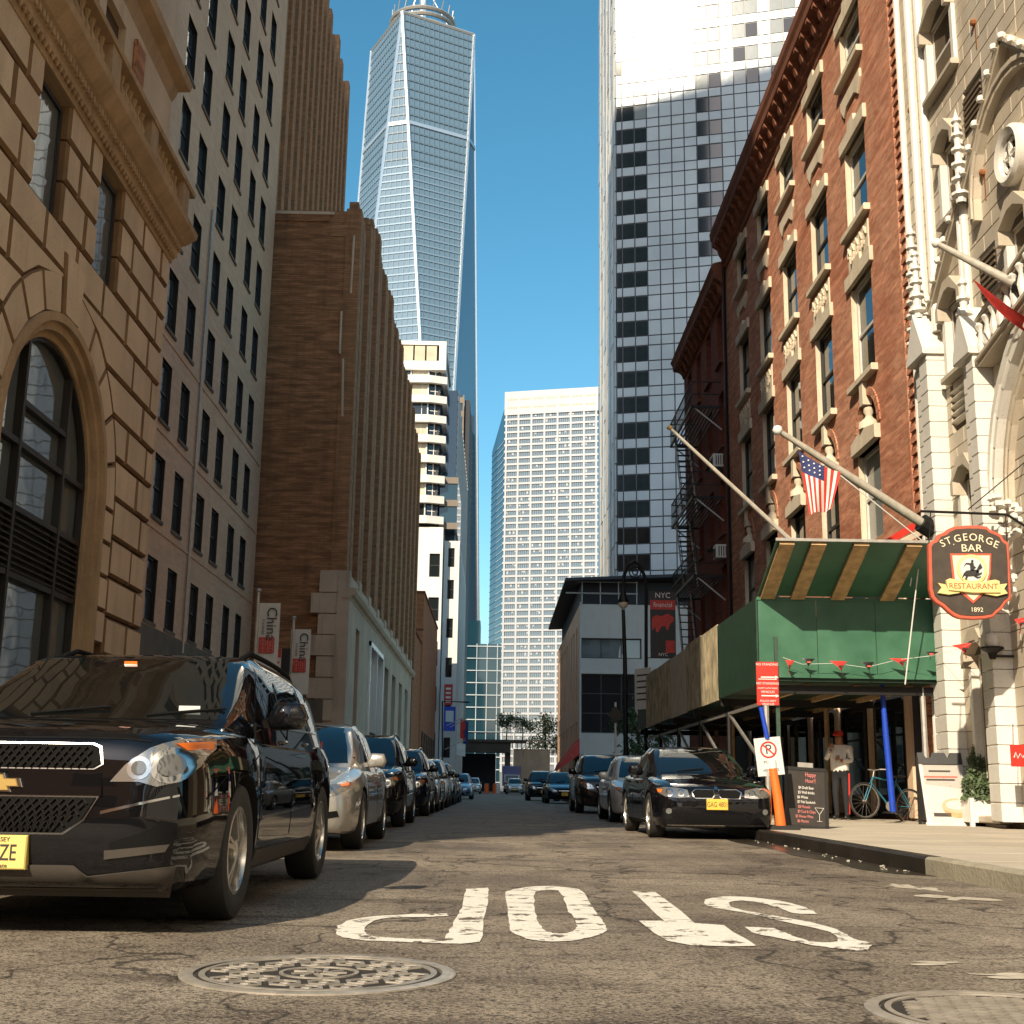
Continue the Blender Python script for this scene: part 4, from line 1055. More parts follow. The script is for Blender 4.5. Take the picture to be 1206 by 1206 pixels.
panm = pan.mesh('carved_panel', 'red_trim_stone', 30)
brk = MB(); brk.prism([(0, 0), (.25, -.32), (.5, -.12), (1.2, -.12), (1.45, -.32), (1.7, 0), (1.7, .22), (0, .22)], lambda u, z, d: (u, d, z), -.06, .1, .015); brkm = brk.mesh('apron_stone', 'red_trim_stone')
for (a, b3) in COLS:
    for i, (c, d) in enumerate(ROWS):
        w = window(rb, M, uu(b3), uu(a), c, d, .22, frame='win_white' if a < 30 else 'win_dark', pane='pane_pale' if rr.random() < .35 else 'pane', rows=2, fwid=.09)
        T = lambda z: M @ Matrix.Translation((uu(b3), 0, z))
        if i < 3: inst('lintel', lintm, rb, M=T(d)); inst('sill', silm, rb, M=T(c))
        if i == 0: inst('apron_stone', brkm, rb, M=T(c-.75))
        if i == 1: inst('carved_panel', panm, rb, M=T(c-1.02))
        if i == 2:
            q = MB(); q.box(.72, .98, -.12, .1, -.72, -.17); inst('keystone', q.mesh('keystone', 'red_trim_stone'), rb, M=T(c))
    # arch over the lower window: brick corners, carved bust on a stone lintel
    yc = (a+b3)/2; R = .85
    for s in (-1, 1):
        arc = [(yc+s*R*cos(t), 8.88+.87*sin(t)) for t in [i*pi/2/8 for i in range(9)]]
        q = MB(); q.prism([(yc+s*(R+.01), 8.86)]+arc[1:]+[(yc, 9.76), (yc+s*(R+.01), 9.76)], fnR, .002, .2); q.build('arch_corner', 'red_brick', rb)
    q = MB(); q.box(XR+.2, XR+.24, yc-.85, yc+.85, 8.85, 9.74); q.build('tympanum', 'win_dark', rb)
    q = MB(); q.prism([(yc-.98, 8.5), (yc+.98, 8.5), (yc+.98, 8.83), (yc+.25, 8.95), (yc-.25, 8.95), (yc-.98, 8.83)], fnR, -.14, .2, .02); q.build('arch_lintel', 'red_trim_stone', rb)
    q = MB(); q.lathe([(.0001, 0), (.26, .02), (.24, .18), (.1, .3), (.08, .36), (.13, .44), (.12, .54), (.0001, .6)], (XR+.05, yc, 8.93), n=10); q.build('carved_bust', 'red_trim_stone', rb, smooth=50)
    q = MB()
    for i in range(16):
        t0, t1 = pi*i/16, pi*(i+1)/16-.02
        q.prism([(yc+.86*cos(t0), 8.88+.88*sin(t0)), (yc+1.06*cos(t0), 8.88+1.08*sin(t0)), (yc+1.06*cos(t1), 8.88+1.08*sin(t1)), (yc+.86*cos(t1), 8.88+.88*sin(t1))], fnR, -.035, .05)
    q.build('arch_ring', 'red_brick', rb)
q = MB()
for k in range(150): z = 2+k*.124; q.box(XR-(.05 if k % 2 else .09), XR+.02, YN, YN+.32, z, z+.11)
q.build('quoin_strip', 'red_brick', rb); q = MB(); q.box(XR-.04, XR+.05, YN+.5, YN+.62, 4, 20.4); q.build('brick_rib', 'red_brick', rb)
path = [(XR, YF+.0), (XR, YN)]
mb = MB(); mb.sweep([(-.2, 20.3), (.05, 20.3), (.08, 20.5), (.16, 20.55), (.16, 20.95), (.24, 21.02), (.3, 21.12), (.5, 21.2), (.52, 21.4), (.58, 21.55), (.6, 21.75), (.45, 21.85), (-.2, 22.0)], path); mb.build('cornice', 'red_cornice', rb)
q = MB(); q.prism([(0, 0), (-.36, .0), (-.36, -.12), (-.24, -.2), (-.16, -.45), (-.06, -.6), (0, -.6)], lambda u, z, d: (u, d, z), 0, .2, .01); bm_ = q.mesh('cornice_bracket', 'red_cornice')
for k in range(30): inst('cornice_bracket', bm_, rb, (XR-.12, YN+.1+k*.7, 21.18))
q = MB(); q.lathe([(.0001, -.05), (.1, -.03), (.13, .02)], axis='x', n=8); rm = q.mesh('rosette', 'red_cornice', 40)
for k in range(29): inst('rosette', rm, rb, (XR-.17, YN+.55+k*.7, 20.75))
mb = MB()
for k in range(70): mb.box(XR-.25, XR-.14, YN+.05+k*.298, YN+.2+k*.298, 20.96, 21.1)
mb.build('dentils', 'red_cornice', rb, kind='stuff')
mb = MB(); mb.tube([(XR-.1, YF-.1, .2), (XR-.1, YF-.1, 20.4)], .06, 6); mb.build('down_pipe', 'iron_black', rb)
def ac_unit(px, py, X, label, w=.7, h=.42):
    p = onX(px, py, X); t = thing('air_conditioner', label, 'air conditioner', tuple(p))
    q = MB(); q.box(-.3, .45, -w/2, w/2, 0, h); q.build('casing', 'white_paint', t)
    q = MB()
    for k in range(7): q.box(-.315, -.3, -w/2+.05, w/2-.05, .05+k*.048, .075+k*.048)
    for s in (-1, 1):
        for k in range(5): q.box(-.2+k*.09, -.16+k*.09, s*(w/2+.003)-.004, s*(w/2+.003)+.004, .06, h-.06)
    q.build('grille', 'louvre', t); q = MB(); q.bar((-.1, -w*.3, -.02), (.5, -w*.3, -.25), .03); q.bar((-.1, w*.3, -.02), (.5, w*.3, -.25), .03); q.build('bracket', 'iron_black', t)

# ---- darker red building with the fire escape
YD = 56.8
db = bthing('dark_red_building', 'dark red brick building with deep cornice, behind the fire escape', 'building', (XR, 52, 0))
M2 = FR((XR, YD, 0), (0, -1, 0), (1, 0, 0)); ud = lambda y: YD-y
dc = [(46.8, 47.9), (49.4, 50.5), (52.0, 53.1), (54.6, 55.7), ]; dr = [(17.0, 19.2), (13.6, 15.8), (10.2, 12.4), (6.8, 9.0), (3.4, 5.6)]
ops = [(ud(b), ud(a), c, d) for a, b in dc for c, d in dr]
mb = MB(); facade(mb, M2, 0, YD-YF, 0, 20.4, ops, .35); mb.face((XR, YD, 0), (XR+14, YD, 0), (XR+14, YD, 20.4), (XR, YD, 20.4)); mb.build('wall', 'dark_red_brick', db)
mb = MB(); mb.box(XR+.4, XR+14, YF+.02, YD-.02, 0, 20.3); mb.build('wall_core', 'dark_red_brick', db)
for o in ops:
    w = window(db, M2, *o, .33, frame='red_cornice', rows=2, fwid=.07)
    if 'dsill' not in WINCACHE: q = MB(); q.box(-.1, 1.2, -.38, -.2, -.1, 0); WINCACHE['dsill'] = q.mesh('stone_trim', 'red_cornice')
    inst('stone_trim', WINCACHE['dsill'], w)
mb = MB(); mb.sweep([(-.2, 19.5), (.05, 19.5), (.1, 19.7), (.2, 19.85), (.45, 20.0), (.48, 20.25), (.56, 20.45), (.45, 20.6), (-.2, 20.75)], [(XR+3, YD), (XR, YD), (XR, YF+.02)]); mb.build('cornice', 'red_cornice', db)
for k in range(13): inst('cornice_bracket', bm_, db, (XR-.06, YF+.3+k*.82, 19.98))
fe = bthing('fire_escape', 'black iron fire escape of railed platforms and steep stairs', 'fire escape', (XR-.7, 50, 3))
pz = [onX(800, 511, 7.5).z, onX(803, 608, 7.5).z, onX(806, 693, 7.5).z]
ya, yb = 47.2, 53.2
for k, z in enumerate(pz):
    q = MB()
    for i in range(9): x = XR-1.15+i*.14; q.box(x, x+.05, ya, yb, z-.03, z)
    q.box(XR-1.18, XR, ya, ya+.06, z-.1, z-.02); q.box(XR-1.18, XR, yb-.06, yb, z-.1, z-.02); q.box(XR-1.2, XR-1.14, ya, yb, z-.1, z+.02)
    o = q.build('platform', 'iron_black', fe)
    q = MB()
    for zz in (.45, .95): q.bar((XR-1.17, ya, z+zz), (XR-1.17, yb, z+zz), .04); q.bar((XR-1.17, ya, z+zz), (XR, ya, z+zz), .04); q.bar((XR-1.17, yb, z+zz), (XR, yb, z+zz), .04)
    for i in range(22): y = ya+(yb-ya)*i/21; q.bar((XR-1.17, y, z), (XR-1.17, y, z+.95), .022)
    for i in range(5): q.bar((XR-1.17+i*.25, yb, z), (XR-1.17+i*.25, yb, z+.95), .022)
    q.build('railing', 'iron_black', o)
    for y in (ya+.1, yb-.1): q = MB(); q.bar((XR-1.1, y, z-.05), (XR, y, z-.95), .05); q.build('brace', 'galv', o)
for k in range(3):
    z1 = pz[k]; z0 = pz[k+1] if k < 2 else 4.5; p, q2 = (XR-.85, 52.2, z1), (XR-.85, 50.2, z0)
    st = MB()
    for s in (-.28, .28): st.bar((p[0]+s, p[1], p[2]), (q2[0]+s, q2[1], q2[2]), .05, .1)
    o = st.build('stair_rails', 'galv', fe); n = 13
    for i in range(1, n): t_ = i/n; q = MB(); y = p[1]+(q2[1]-p[1])*t_; z = p[2]+(q2[2]-p[2])*t_; q.box(XR-1.13, XR-.57, y-.08, y+.08, z-.015, z+.015); q.build('tread', 'iron_black', o)
    q = MB()
    for s in (-.3, .3): q.bar((p[0]+s, p[1], p[2]+.9), (q2[0]+s, q2[1], q2[2]+.9), .03)
    q.build('hand_rail', 'iron_black', o)
ac_unit(847, 552, XR-.1, 'white window air conditioner above the other on the dark red wall', .8, .5); ac_unit(851, 658, XR-.1, 'white window air conditioner low on the dark red wall', .6, .5)

# ---- glazed terracotta church front
ch = bthing('terracotta_front', 'cream and white terracotta gothic front with buttresses, gable mouldings and a quatrefoil', 'building', (XR, 19, 0))
YC0, YC1 = 13.0, 24.93
mb = MB(); mb.box(XR+.08, XR+12, YC0, YC1-.02, 0, 19.5); mb.build('wall_core', 'terracotta_joint', ch)
CO = [(21.8, 23.1, 14.36, 15.8), (21.85, 22.75, 11.5, 12.95), (22.0, 23.0, 8.45, 9.8), (22.15, 23.1, 7.4, 8.15), (20.65, 21.55, 12.6, 13.4), (20.55, 21.3, 9.3, 10.1), (18.9, 19.95, 8.4, 10.0), (21.9, 22.75, 5.1, 6.3), (21.85, 22.75, .3, 3.1), (15.2, 20.3, .0, 4.0)]
buttr = [(23.35, 24.25, 9.0), (21.05, 21.75, 8.2)]
fld = MB(); n = 0; rr = random.Random(12)
rowh = .31; k = 0; z = .2
CACHE = {}
while z < 19.2:
    z0, z1 = z, z+rowh; segs = [(YC0, YC1)]
    cut = [(a, b) for a, b, c, d in CO if z1 > c+.02 and z0 < d-.02]+[(a, b) for a, b, h in buttr if z0 < h]
    free = []; u = YC0
    for a, b in sorted(cut):
        if a > u: free.append((u, a))
        u = max(u, b)
    if u < YC1: free.append((u, YC1))
    for a, b in free:
        p = b; L = .4 if k % 2 else .78
        while p > a+.03:
            nx = p-L; L = .78
            if nx-a < .2: nx = a
            if n < 285 and p > 18.9 and z < 14.6 and z > 2.4:
                key = round(p-nx, 2)
                if key not in CACHE: q = MB(); q.prism([(0, .006), (p-nx-.012, .006), (p-nx-.012, rowh-.006), (0, rowh-.006)], lambda u, z, d: (d, u, z), 0, .1, .008); CACHE[key] = q.mesh('terracotta_block', 'terracotta')
                inst('terracotta_block', CACHE[key], ch, (XR+rr.uniform(-.002, .002), nx+.006, z)); n += 1
            else: fld.prism([(nx+.006, z0+.006), (p-.006, z0+.006), (p-.006, z1-.006), (nx+.006, z1-.006)], fnR, 0, .1)
            p = nx
    z += rowh; k += 1
fld.build('terracotta_courses', 'terracotta', ch, kind='stuff')
for (a, b, h) in buttr:                            # buttresses: two shafts of white blocks and a narrow cream side
    w = (b-a); bmesh_ = {}
    for r in range(int(h/.31)):
        for s in range(2):
            q = bmesh_.get(s)
            if not q: t_ = MB(); t_.prism([(0, .006), (w/2-.012, .006), (w/2-.012, .304), (0, .304)], lambda u, z, d: (d, u, z), -.34+(.08 if s else 0), .1, .012); q = bmesh_[s] = t_.mesh('buttress_block', 'terracotta_white')
            inst('buttress_block', q, ch, (XR, a+s*w/2+.006, .2+r*.31))
    q = MB(); q.prism([(a-.05, h), (b+.05, h), (b+.05, h+.12), ((a+b)/2, h+1.0), (a-.05, h+.12)], fnR, -.42, .05, .02); q.build('gabled_cap', 'terracotta_white', ch)
def pinnacle(y, z0, z1, r, name='pinnacle', m='terracotta_white', x=-.16):
    q = MB(); pr = []; z = z0; s = 1.0
    while z < z1: f = 1-.55*(z-z0)/(z1-z0); pr += [(r*.55*f, z), (r*.6*f, z+.1), (r*1.05*f, z+.14), (r*1.0*f, z+.2), (r*.5*f, z+.23)]; z += .3
    pr.append((.0001, z1+.12)); q.lathe(pr, (XR+x, y, 0), n=8); q.build(name, m, ch, smooth=30)
pinnacle(24.35, 9.4, 12.1, .2); pinnacle(23.8, 9.9, 11.2, .17, x=-.3); pinnacle(21.55, 11.3, 13.1, .17); pinnacle(21.4, 8.9, 9.7, .15, x=-.3)
for y, r, z0, z1 in ((24.05, .09, 9, 19), (23.45, .1, 9.5, 19), (21.95, .07, 3.5, 11.4), (21.75, .08, 8.5, 11.4), (24.75, .07, .2, 19)):
    q = MB(); q.tube([(XR-.06, y, z0), (XR-.06, y, z1)], r, 8); q.build('slender_shaft', 'terracotta_white', ch, smooth=40)
def mould(pts, w=.16, d=.18, name='gable_moulding', m='terracotta', knobs=True):
    q = MB()
    for i in range(len(pts)-1):
        (y0, z0), (y1, z1) = pts[i], pts[i+1]; q.bar((XR-d/2+.02, y0, z0), (XR-d/2+.02, y1, z1), w, d, (1, 0, 0)); q.bar((XR-d*.75, y0, z0+w*.25), (XR-d*.75, y1, z1+w*.25), w*.4, d*.7, (1, 0, 0))
    o = q.build(name, m, ch)
    if knobs:
        for i in range(len(pts)-1):
            (y0, z0), (y1, z1) = pts[i], pts[i+1]; L = hypot(y1-y0, z1-z0)
            for k in range(max(1, int(L/.42))):
                t_ = (k+.5)/max(1, int(L/.42)); q = MB(); q.lathe([(.0001, -.09), (.07, -.05), (.085, 0), (.06, .05), (.0001, .08)], (XR-d-.02, y0+(y1-y0)*t_, z0+(z1-z0)*t_+.09), n=7); q.build('crocket', 'terracotta_white', o, smooth=40)
mould([(23.62, 9.95), (21.6, 11.55)]); mould([(21.45, 11.55), (19.4, 13.3), (17.35, 11.55)])
arc = lambda c, z, R, t0, t1, n=10: [(c+R*cos(t0+(t1-t0)*i/n), z+R*sin(t0+(t1-t0)*i/n)) for i in range(n+1)]
mould(arc(19.4, 10.9, 1.75, -.1, pi+.1, 14), .2, .16, 'arch_moulding', 'terracotta', False)
mould(arc(18.0, 5.4, 3.05, .0, pi, 18), .3, .2, 'doorway_arch', 'terracotta_white', False); mould(arc(18.0, 5.4, 2.6, .0, pi, 18), .2, .12, 'doorway_arch', 'terracotta', False)
q = MB(); q.lathe([(.52, .05), (.52, -.14), (.46, -.2), (.36, -.16), (.33, -.03)], (XR, 19.45, 11.16), axis='x', n=24); o = q.build('quatrefoil_ring', 'terracotta_white', ch, smooth=35)
q = MB(); q.lathe([(.34, 0), (.0001, 0)], (XR-.01, 19.45, 11.16), axis='x', n=20); q.build('quatrefoil_well', 'louvre', o)
for k in range(4): q = MB(); a = k*pi/2+pi/4; q.tube([(XR-.08, 19.45+.15*cos(a)+.15*cos(t_*pi/6), 11.16+.15*sin(a)+.15*sin(t_*pi/6)) for t_ in range(12)], .035, 5, closed=True); q.build('lobe', 'terracotta_white', o)
for i, (a, b, c, d) in enumerate(CO):
    if i in (4, 5):        # flush vents
        q = MB(); q.box(XR+.0, XR+.09, a, b, c, d); o = q.build('vent', 'louvre', ch)
        for k in range(6): q = MB(); z = c+.08+k*(d-c-.1)/6; q.box(XR-.03, XR+.0, a+.03, b-.03, z, z+.05); q.build('vent_slat', 'terracotta_joint', o)
    elif i == 3:
        q = MB(); q.box(XR+.2, XR+.21, a, b, c, d); o = q.build('louvre_back', 'win_dark', ch)
        for k in range(5): q = MB(); z = c+.06+k*.145; q.obox((XR+.06, (a+b)/2, z+.05), (.07, 0, -.04), (0, (b-a)/2, 0), (.008, 0, .014)); q.build('louvre_slat', 'pole_grey', o)
    elif i == 9:
        q = MB(); q.box(XR+.35, XR+.45, a, b, 0, 4.0); o = q.build('door_panel_wall', 'wood_red', ch)
        for k in range(5): q = MB(); q.box(XR+.3, XR+.35, a+.08+k*1.0, a+.95+k*1.0, .35, 1.5); q.box(XR+.3, XR+.35, a+.08+k*1.0, a+.95+k*1.0, 1.7, 3.6); q.build('door_leaf', 'wood_red', o)
        q = MB(); q.box(XR+.2, XR+.4, a, b, 3.72, 3.9); q.build('transom', 'wood_red', o)
    else:
        M3 = FR((XR, b, 0), (0, -1, 0), (1, 0, 0)); w = window(ch, M3, 0, b-a, c, d, .16, frame='win_white', rows=2 if i < 8 else 1, fwid=.08)
        h = .32; q = MB(); ym = (a+b)/2       # pointed, hooded head and chamfered jambs
        q.prism([(a-.14, d-.02), (a-.14, d-.25), (a, d-.25), (a+.0, d), (ym-.12, d+h-.12), (ym+.12, d+h-.12), (b, d), (b, d-.25), (b+.14, d-.25), (b+.14, d-.02), (ym+.18, d+h+.08), (ym-.18, d+h+.08)], fnR, -.2, .05, 0); q.build('window_hood', 'terracotta', ch)
        q = MB(); q.face(fnR(a, d-.02, .012), fnR(b, d-.02, .012), fnR(ym+.12, d+h-.1, .012), fnR(ym-.12, d+h-.1, .012)); q.build('head_pane', 'pane', ch)
        q = MB(); q.box(XR+.02, XR+.075, a, b, d+.001, d+.33); q.build('head_fill', 'terracotta', ch); q = MB(); q.box(XR+.022, XR+.075, a, b, c-.33, c-.16); q.build('apron_fill', 'terracotta', ch)
        for s, y in ((-1, a), (1, b)):
            q = MB(); q.box(XR-.07, XR+.3, y-(.13 if s < 0 else .004), y+(.13 if s > 0 else .004), c-.05, d-.26); q.build('jamb', 'terracotta_white', ch)
        q = MB(); q.prism([(a-.18, c-.14), (b+.18, c-.14), (b+.18, c-.02), (a-.18, c-.02)], fnR, -.16, .25, .02); q.build('sill', 'terracotta', ch)
bal = MB(); bal.lathe([(.09, 0), (.09, .06), (.05, .1), (.085, .3), (.04, .5), (.08, .58), (.1, .62), (.06, .68), (.0001, .85)], n=8); balm = bal.mesh('parapet_baluster', 'terracotta_white', 40)
for k in range(8): inst('parapet_baluster', balm, ch, (XR-.2, 20.95-k*.3, 8.05+.06*k))
mould([(21.0, 8.0), (18.2, 8.5)], .14, .3, 'parapet_rail', 'terracotta', False); mould([(21.0, 8.75), (18.2, 9.3)], .12, .26, 'parapet_rail', 'terracotta', False)
for y, z, s in ((20.6, 5.2, 1.0), (20.0, 5.0, .9), (20.4, 4.0, .8)):            # carved leaf clusters
    q = MB(); rr = random.Random(int(y*10))
    for k in range(14): q.lathe([(.0001, -.08), (.07, -.03), (.06, .04), (.0001, .07)], (XR-.2-rr.random()*.12, y+rr.uniform(-.2, .2)*s, z+rr.uniform(-.35, .35)*s), n=6)
    q.build('carved_leaves', 'terracotta_white', ch, smooth=40)
for (px, py) in ((1147, 30), (1073, 133), (1158, 207)):
    p = onX(px, py, XR-.02); q = MB(); q.lathe([(.0001, -.08), (.06, -.05), (.07, .02)], tuple(p), axis='x', n=8); q.box(XR-.004, XR+.01, p.y-.03, p.y+.02, p.z-.55, p.z-.05); q.build('rusty_anchor', 'rust', ch)
ln = thing('wall_lantern', 'black wall lantern with white globe on the terracotta front', 'lantern', (XR-.35, 21.0, 3.1))
q = MB(); q.lathe([(.0001, .26), (.1, .2), (.13, .1), (.11, 0)], n=10); q.build('globe', 'white_paint', ln, smooth=40); q = MB(); q.lathe([(.18, .0), (.2, -.03), (.08, -.1), (.05, -.2)], n=10); q.bar((0, 0, -.15), (.35, 0, -.15), .04); q.build('bracket', 'iron_black', ln)
# ---------------------------------------------------------------- sidewalk shed
sh = bthing('sidewalk_shed', 'green plywood sidewalk shed with flared timber strutted top over the pavement', 'scaffold', (6.7, 34, .15))
SX0, SX1, SY0, SY1 = 4.97, 8.35, 24.0, 44.5
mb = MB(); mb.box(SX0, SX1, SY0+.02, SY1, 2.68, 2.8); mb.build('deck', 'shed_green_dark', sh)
for k in range(3):
    q = MB(); a = SX0+k*1.12; q.box(a+.006, a+1.114, SY0-.03, SY0, 2.78, 4.25); q.build('front_panel', 'shed_green', sh)
q = MB(); q.box(SX0-.02, SX1, SY0-.05, SY0-.03, 4.21, 4.27); q.box(SX0-.02, SX1, SY0-.05, SY0-.03, 2.74, 2.82); q.build('edge_batten', 'shed_green', sh)
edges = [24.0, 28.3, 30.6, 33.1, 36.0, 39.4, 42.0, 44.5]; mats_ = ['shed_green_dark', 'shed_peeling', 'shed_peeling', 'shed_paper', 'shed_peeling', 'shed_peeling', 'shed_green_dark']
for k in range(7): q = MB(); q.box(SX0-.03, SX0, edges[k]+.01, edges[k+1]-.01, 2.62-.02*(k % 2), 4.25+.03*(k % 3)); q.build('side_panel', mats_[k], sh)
# flared catch-all boards with timber struts, along the end
TY, TZ = 22.25, 5.02
def sl(x, t, off=0): return (x, SY0-.06+(TY-SY0)*t, 4.29+(TZ-4.29)*t+off)
lx = [SX0-.1+(.16)*0, 8.35]
for k in range(4):
    a0 = SX0+k*.845; a1 = a0+.84; q = MB(); P = [Vector(sl(a0, 0)), Vector(sl(a1, 0)), Vector(sl(a1, 1)), Vector(sl(a0, 1))]; n_ = Vector((0, .39, .92))*.02
    q.v = [tuple(p) for p in P]+[tuple(p+n_) for p in P]; q.f = [(0,1,2,3), (7,6,5,4), (0,1,5,4), (1,2,6,5), (2,3,7,6), (3,0,4,7)]; q.m = [0]*6; q.build('flared_board', 'shed_green', sh)
for px in (903, 938, 985, 1043):
    x = onY(px, 700, SY0).x; q = MB(); q.bar(sl(x, .0, -.04), sl(x, 1.0, -.04), .27, .06); q.build('timber_strut', 'timber', sh)
q = MB(); q.bar(sl(SX0-.02, 1.02), sl(SX1, 1.02), .05, .05); q.build('rim_batten', 'galv', sh)
# street-side flare
for k in range(5):
    y0 = SY0+k*4.1; q = MB(); P = [Vector((SX0-.04, y0, 4.29)), Vector((SX0-.04, y0+4.08, 4.29)), Vector((SX0-.04-.0, y0+4.08, 4.3)), Vector((SX0-.04, y0, 4.3))]
    break
for i, y in enumerate((24.3, 28.2, 32.1, 36.0, 39.9, 43.8)):
    for x in (5.15, 8.15):
        q = MB(); q.tube([(x, y, .09), (x, y, 2.62)], .055, 8); q.box(x-.14, x+.14, y-.14, y+.14, .09, .12); q.build('post', 'iron_black' if i else 'galv', sh)
    q = MB(); q.bar((SX0, y, 2.54), (SX1, y, 2.54), .1, .16); q.build('cross_beam', 'iron_black', sh)
    if i: q = MB(); q.bar((5.15, y-3.9, 1.0), (5.15, y, 2.3), .05); q.build('cross_brace', 'galv', sh)
for k in range(5):
    q = MB(); q.bar((5.15, 24.3+k*3.9, 2.3), (5.15, 28.2+k*3.9, 2.3), .06); q.build('rail_pipe', 'galv', sh)
for x in (6.0, 7.0, 8.0): q = MB(); q.bar((x, SY0+.5, 2.62), (x, SY1, 2.62), .09, .1); q.build('joist', 'timber', sh)
for x, y in ((6.2, 33.5), (7.4, 35), (6.9, 40), (8.0, 38), (7.9, 30.5)): q = MB(); q.tube([(x, y, .15), (x, y, 2.6)], .06, 8); q.build('post', 'timber', sh)
# shopfront darkness behind the shed: plain shopfront on the red building
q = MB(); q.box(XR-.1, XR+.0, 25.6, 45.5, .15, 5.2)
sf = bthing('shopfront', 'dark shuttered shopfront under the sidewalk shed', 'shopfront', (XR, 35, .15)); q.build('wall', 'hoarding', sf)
for k in range(7): q = MB(); q.box(XR-.16, XR-.09, 26+k*2.75, 26.35+k*2.75, .15, 5.0); q.build('pilaster', 'limestone', sf)
for k in range(6): q = MB(); q.box(XR-.14, XR-.1, 26.6+k*2.75, 28.5+k*2.75, .6, 2.6); q.build('pane', 'pane', sf)
bp = thing('blue_pole', 'bright blue painted pipe pole leaning beside the bicycle', 'pole', (7.9, 24.9, .15)); q = MB(); p0, p1 = onground(1052, 960, .15), onY(1037, 800, 24.6)
bp.location = onY(1052, 958, 24.6); q = MB(); q.tube([(0, 0, 0), onY(1043, 862, 24.6)-bp.location, onY(1038, 797, 24.6)-bp.location], [.062, .058, .04], 10); q.build('pipe', 'blue_paint', bp, smooth=40); q = MB(); q.tube([(0, 0, .0), (0, 0, .03)], .2, 12); q.build('base_plate', 'iron_black', bp)
q = MB(); q.box(-.1, -.09, -.03, .03, 1.5, 1.62); q.build('sticker', 'white_paint', bp)

# ---------------------------------------------------------------- flags and poles
def flagpole(name, tip, base, r, label, ball='gold', mat_='pole_grey'):
    tip, base = Vector(tip), Vector(base); t = thing(name, label, 'flagpole', tuple(base)); d = tip-base
    q = MB(); q.tube([(0, 0, 0), d*.5, d], [r, r*.85, r*.55], 10); q.build('shaft', mat_, t, smooth=40)
    q = MB(); q.lathe([(.0001, r*1.05), (r*.75, r*.75), (r*1.05, 0), (r*.75, -r*.75), (.0001, -r*1.05)], tuple(d*1.012), n=12); q.build('ball', ball, t, smooth=60)
    q = MB(); q.tube([d*-.02, d*.06], r*1.9, 10); q.build('socket', 'iron_black', t); return t, d
fp1, _ = flagpole('flagpole', onY(790, 505, 30.0), Vector((XR-.05, 31.5, onY(935, 640, 31).z)), .05, 'bare thin flagpole jutting from the red brick wall beyond the shed')
fp1.location = (8.55, 30.6, onX(1000, 700, 8.55).z if False else 5.2); 
bpy.data.objects.remove(fp1.children[0]); [bpy.data.objects.remove(c) for c in list(fp1.children)]
b0 = Vector((8.55, 28.5, onY(935, 640, 28.5).z)); tipv = onY(790, 505, 28.5)
# the pole runs from the wall outwards and slightly up, square to the street
basep = tipv+(onY(935, 640, 28.5)-tipv)*1.05; fp1.location = tuple(basep); d = tipv-basep
q = MB(); q.tube([(0, 0, 0), d*.5, d], [.06, .05, .035], 8); q.build('shaft', 'pole_grey', fp1, smooth=40); q = MB(); q.tube([d, d*1.02], .06, 8); q.build('tip', 'gold', fp1); q = MB(); q.tube([d*-.04, d*.05], .1, 8); q.build('socket', 'iron_black', fp1)
fp2, d2 = flagpole('flagpole', onY(918, 508, 23.0), onY(1095, 622, 23.6), .095, 'thick pale flagpole with gilded ball carrying the striped flag over the shed', 'white_paint')
fp3, d3 = flagpole('flagpole', onY(1104, 287, 20.6), onX(1206, 340, XR-.1), .085, 'pale flagpole carrying the plain red cloth on the terracotta front', 'white_paint')
# stars and stripes hanging from the second pole
fl = thing('striped_flag', 'stars and stripes flag hanging in folds from the thick pale flagpole', 'flag', tuple(onY(962, 560, 23.1)))
A0 = onY(940, 530, 23.05); A1 = onY(990, 556, 23.15); D0 = onY(953, 606, 23.05); D1 = onY(980, 600, 23.15); o0 = Vector(fl.location)
def flagp(s, t):
    top = A0.lerp(A1, s); bot = D0.lerp(D1, s); p = top.lerp(bot, t); w = sin(s*9+t*2)*.05*(.3+t); p = p+Vector((w*.5, w*1.4, 0)); p.z -= .06*sin(pi*s)*(1-t); return p-o0
def cloth(name, s0, s1, t0, t1, m, ns=6, nt=10):
    q = MB()
    for i in range(ns):
        for j in range(nt):
            a, b = s0+(s1-s0)*i/ns, s0+(s1-s0)*(i+1)/ns; c, e = t0+(t1-t0)*j/nt, t0+(t1-t0)*(j+1)/nt
            q.face(flagp(a, c), flagp(b, c), flagp(b, e), flagp(a, e))
    return q.build(name, m, fl, smooth=60)
cloth('canton', 0, .62, 0, .33, 'blue_flag')
for k in range(13):
    s0, s1 = k/13, (k+1)/13; cloth('stripe', s0, s1, .33 if s0 < .6 else 0, 1, 'red_flag' if k % 2 == 0 else 'white_flag', 2)
q = MB()
for i in range(4):
    for j in range(3): p = flagp(.08+i*.14, .06+j*.09)+Vector((0, -.02, 0)); q.lathe([(.018, 0), (.0001, -.002)], tuple(p), axis='y', n=5)
q.build('stars', 'white_flag', fl, kind='stuff')
fr = thing('red_cloth', 'plain red flag drooping from the pole on the terracotta front', 'flag', tuple(onX(1180, 350, XR-.5))); o0 = Vector(fr.location)
q = MB(); T0, T1, T2 = onY(1145, 328, 20.0)-o0, onY(1206, 372, 18.9)-o0, onY(1206, 392, 19.2)-o0
for i in range(16):
    for j in range(6):
        def f(s, t): p = T0.lerp(T1, s).lerp(T0.lerp(T2, s), t); return p+Vector((0, sin(t*9+s*3)*.06*s, -.12*t*sin(pi*s)))
        q.face(f(i/16, j/6), f((i+1)/16, j/6), f((i+1)/16, (j+1)/6), f(i/16, (j+1)/6))
q.build('cloth', 'red_flag', fr, smooth=60)
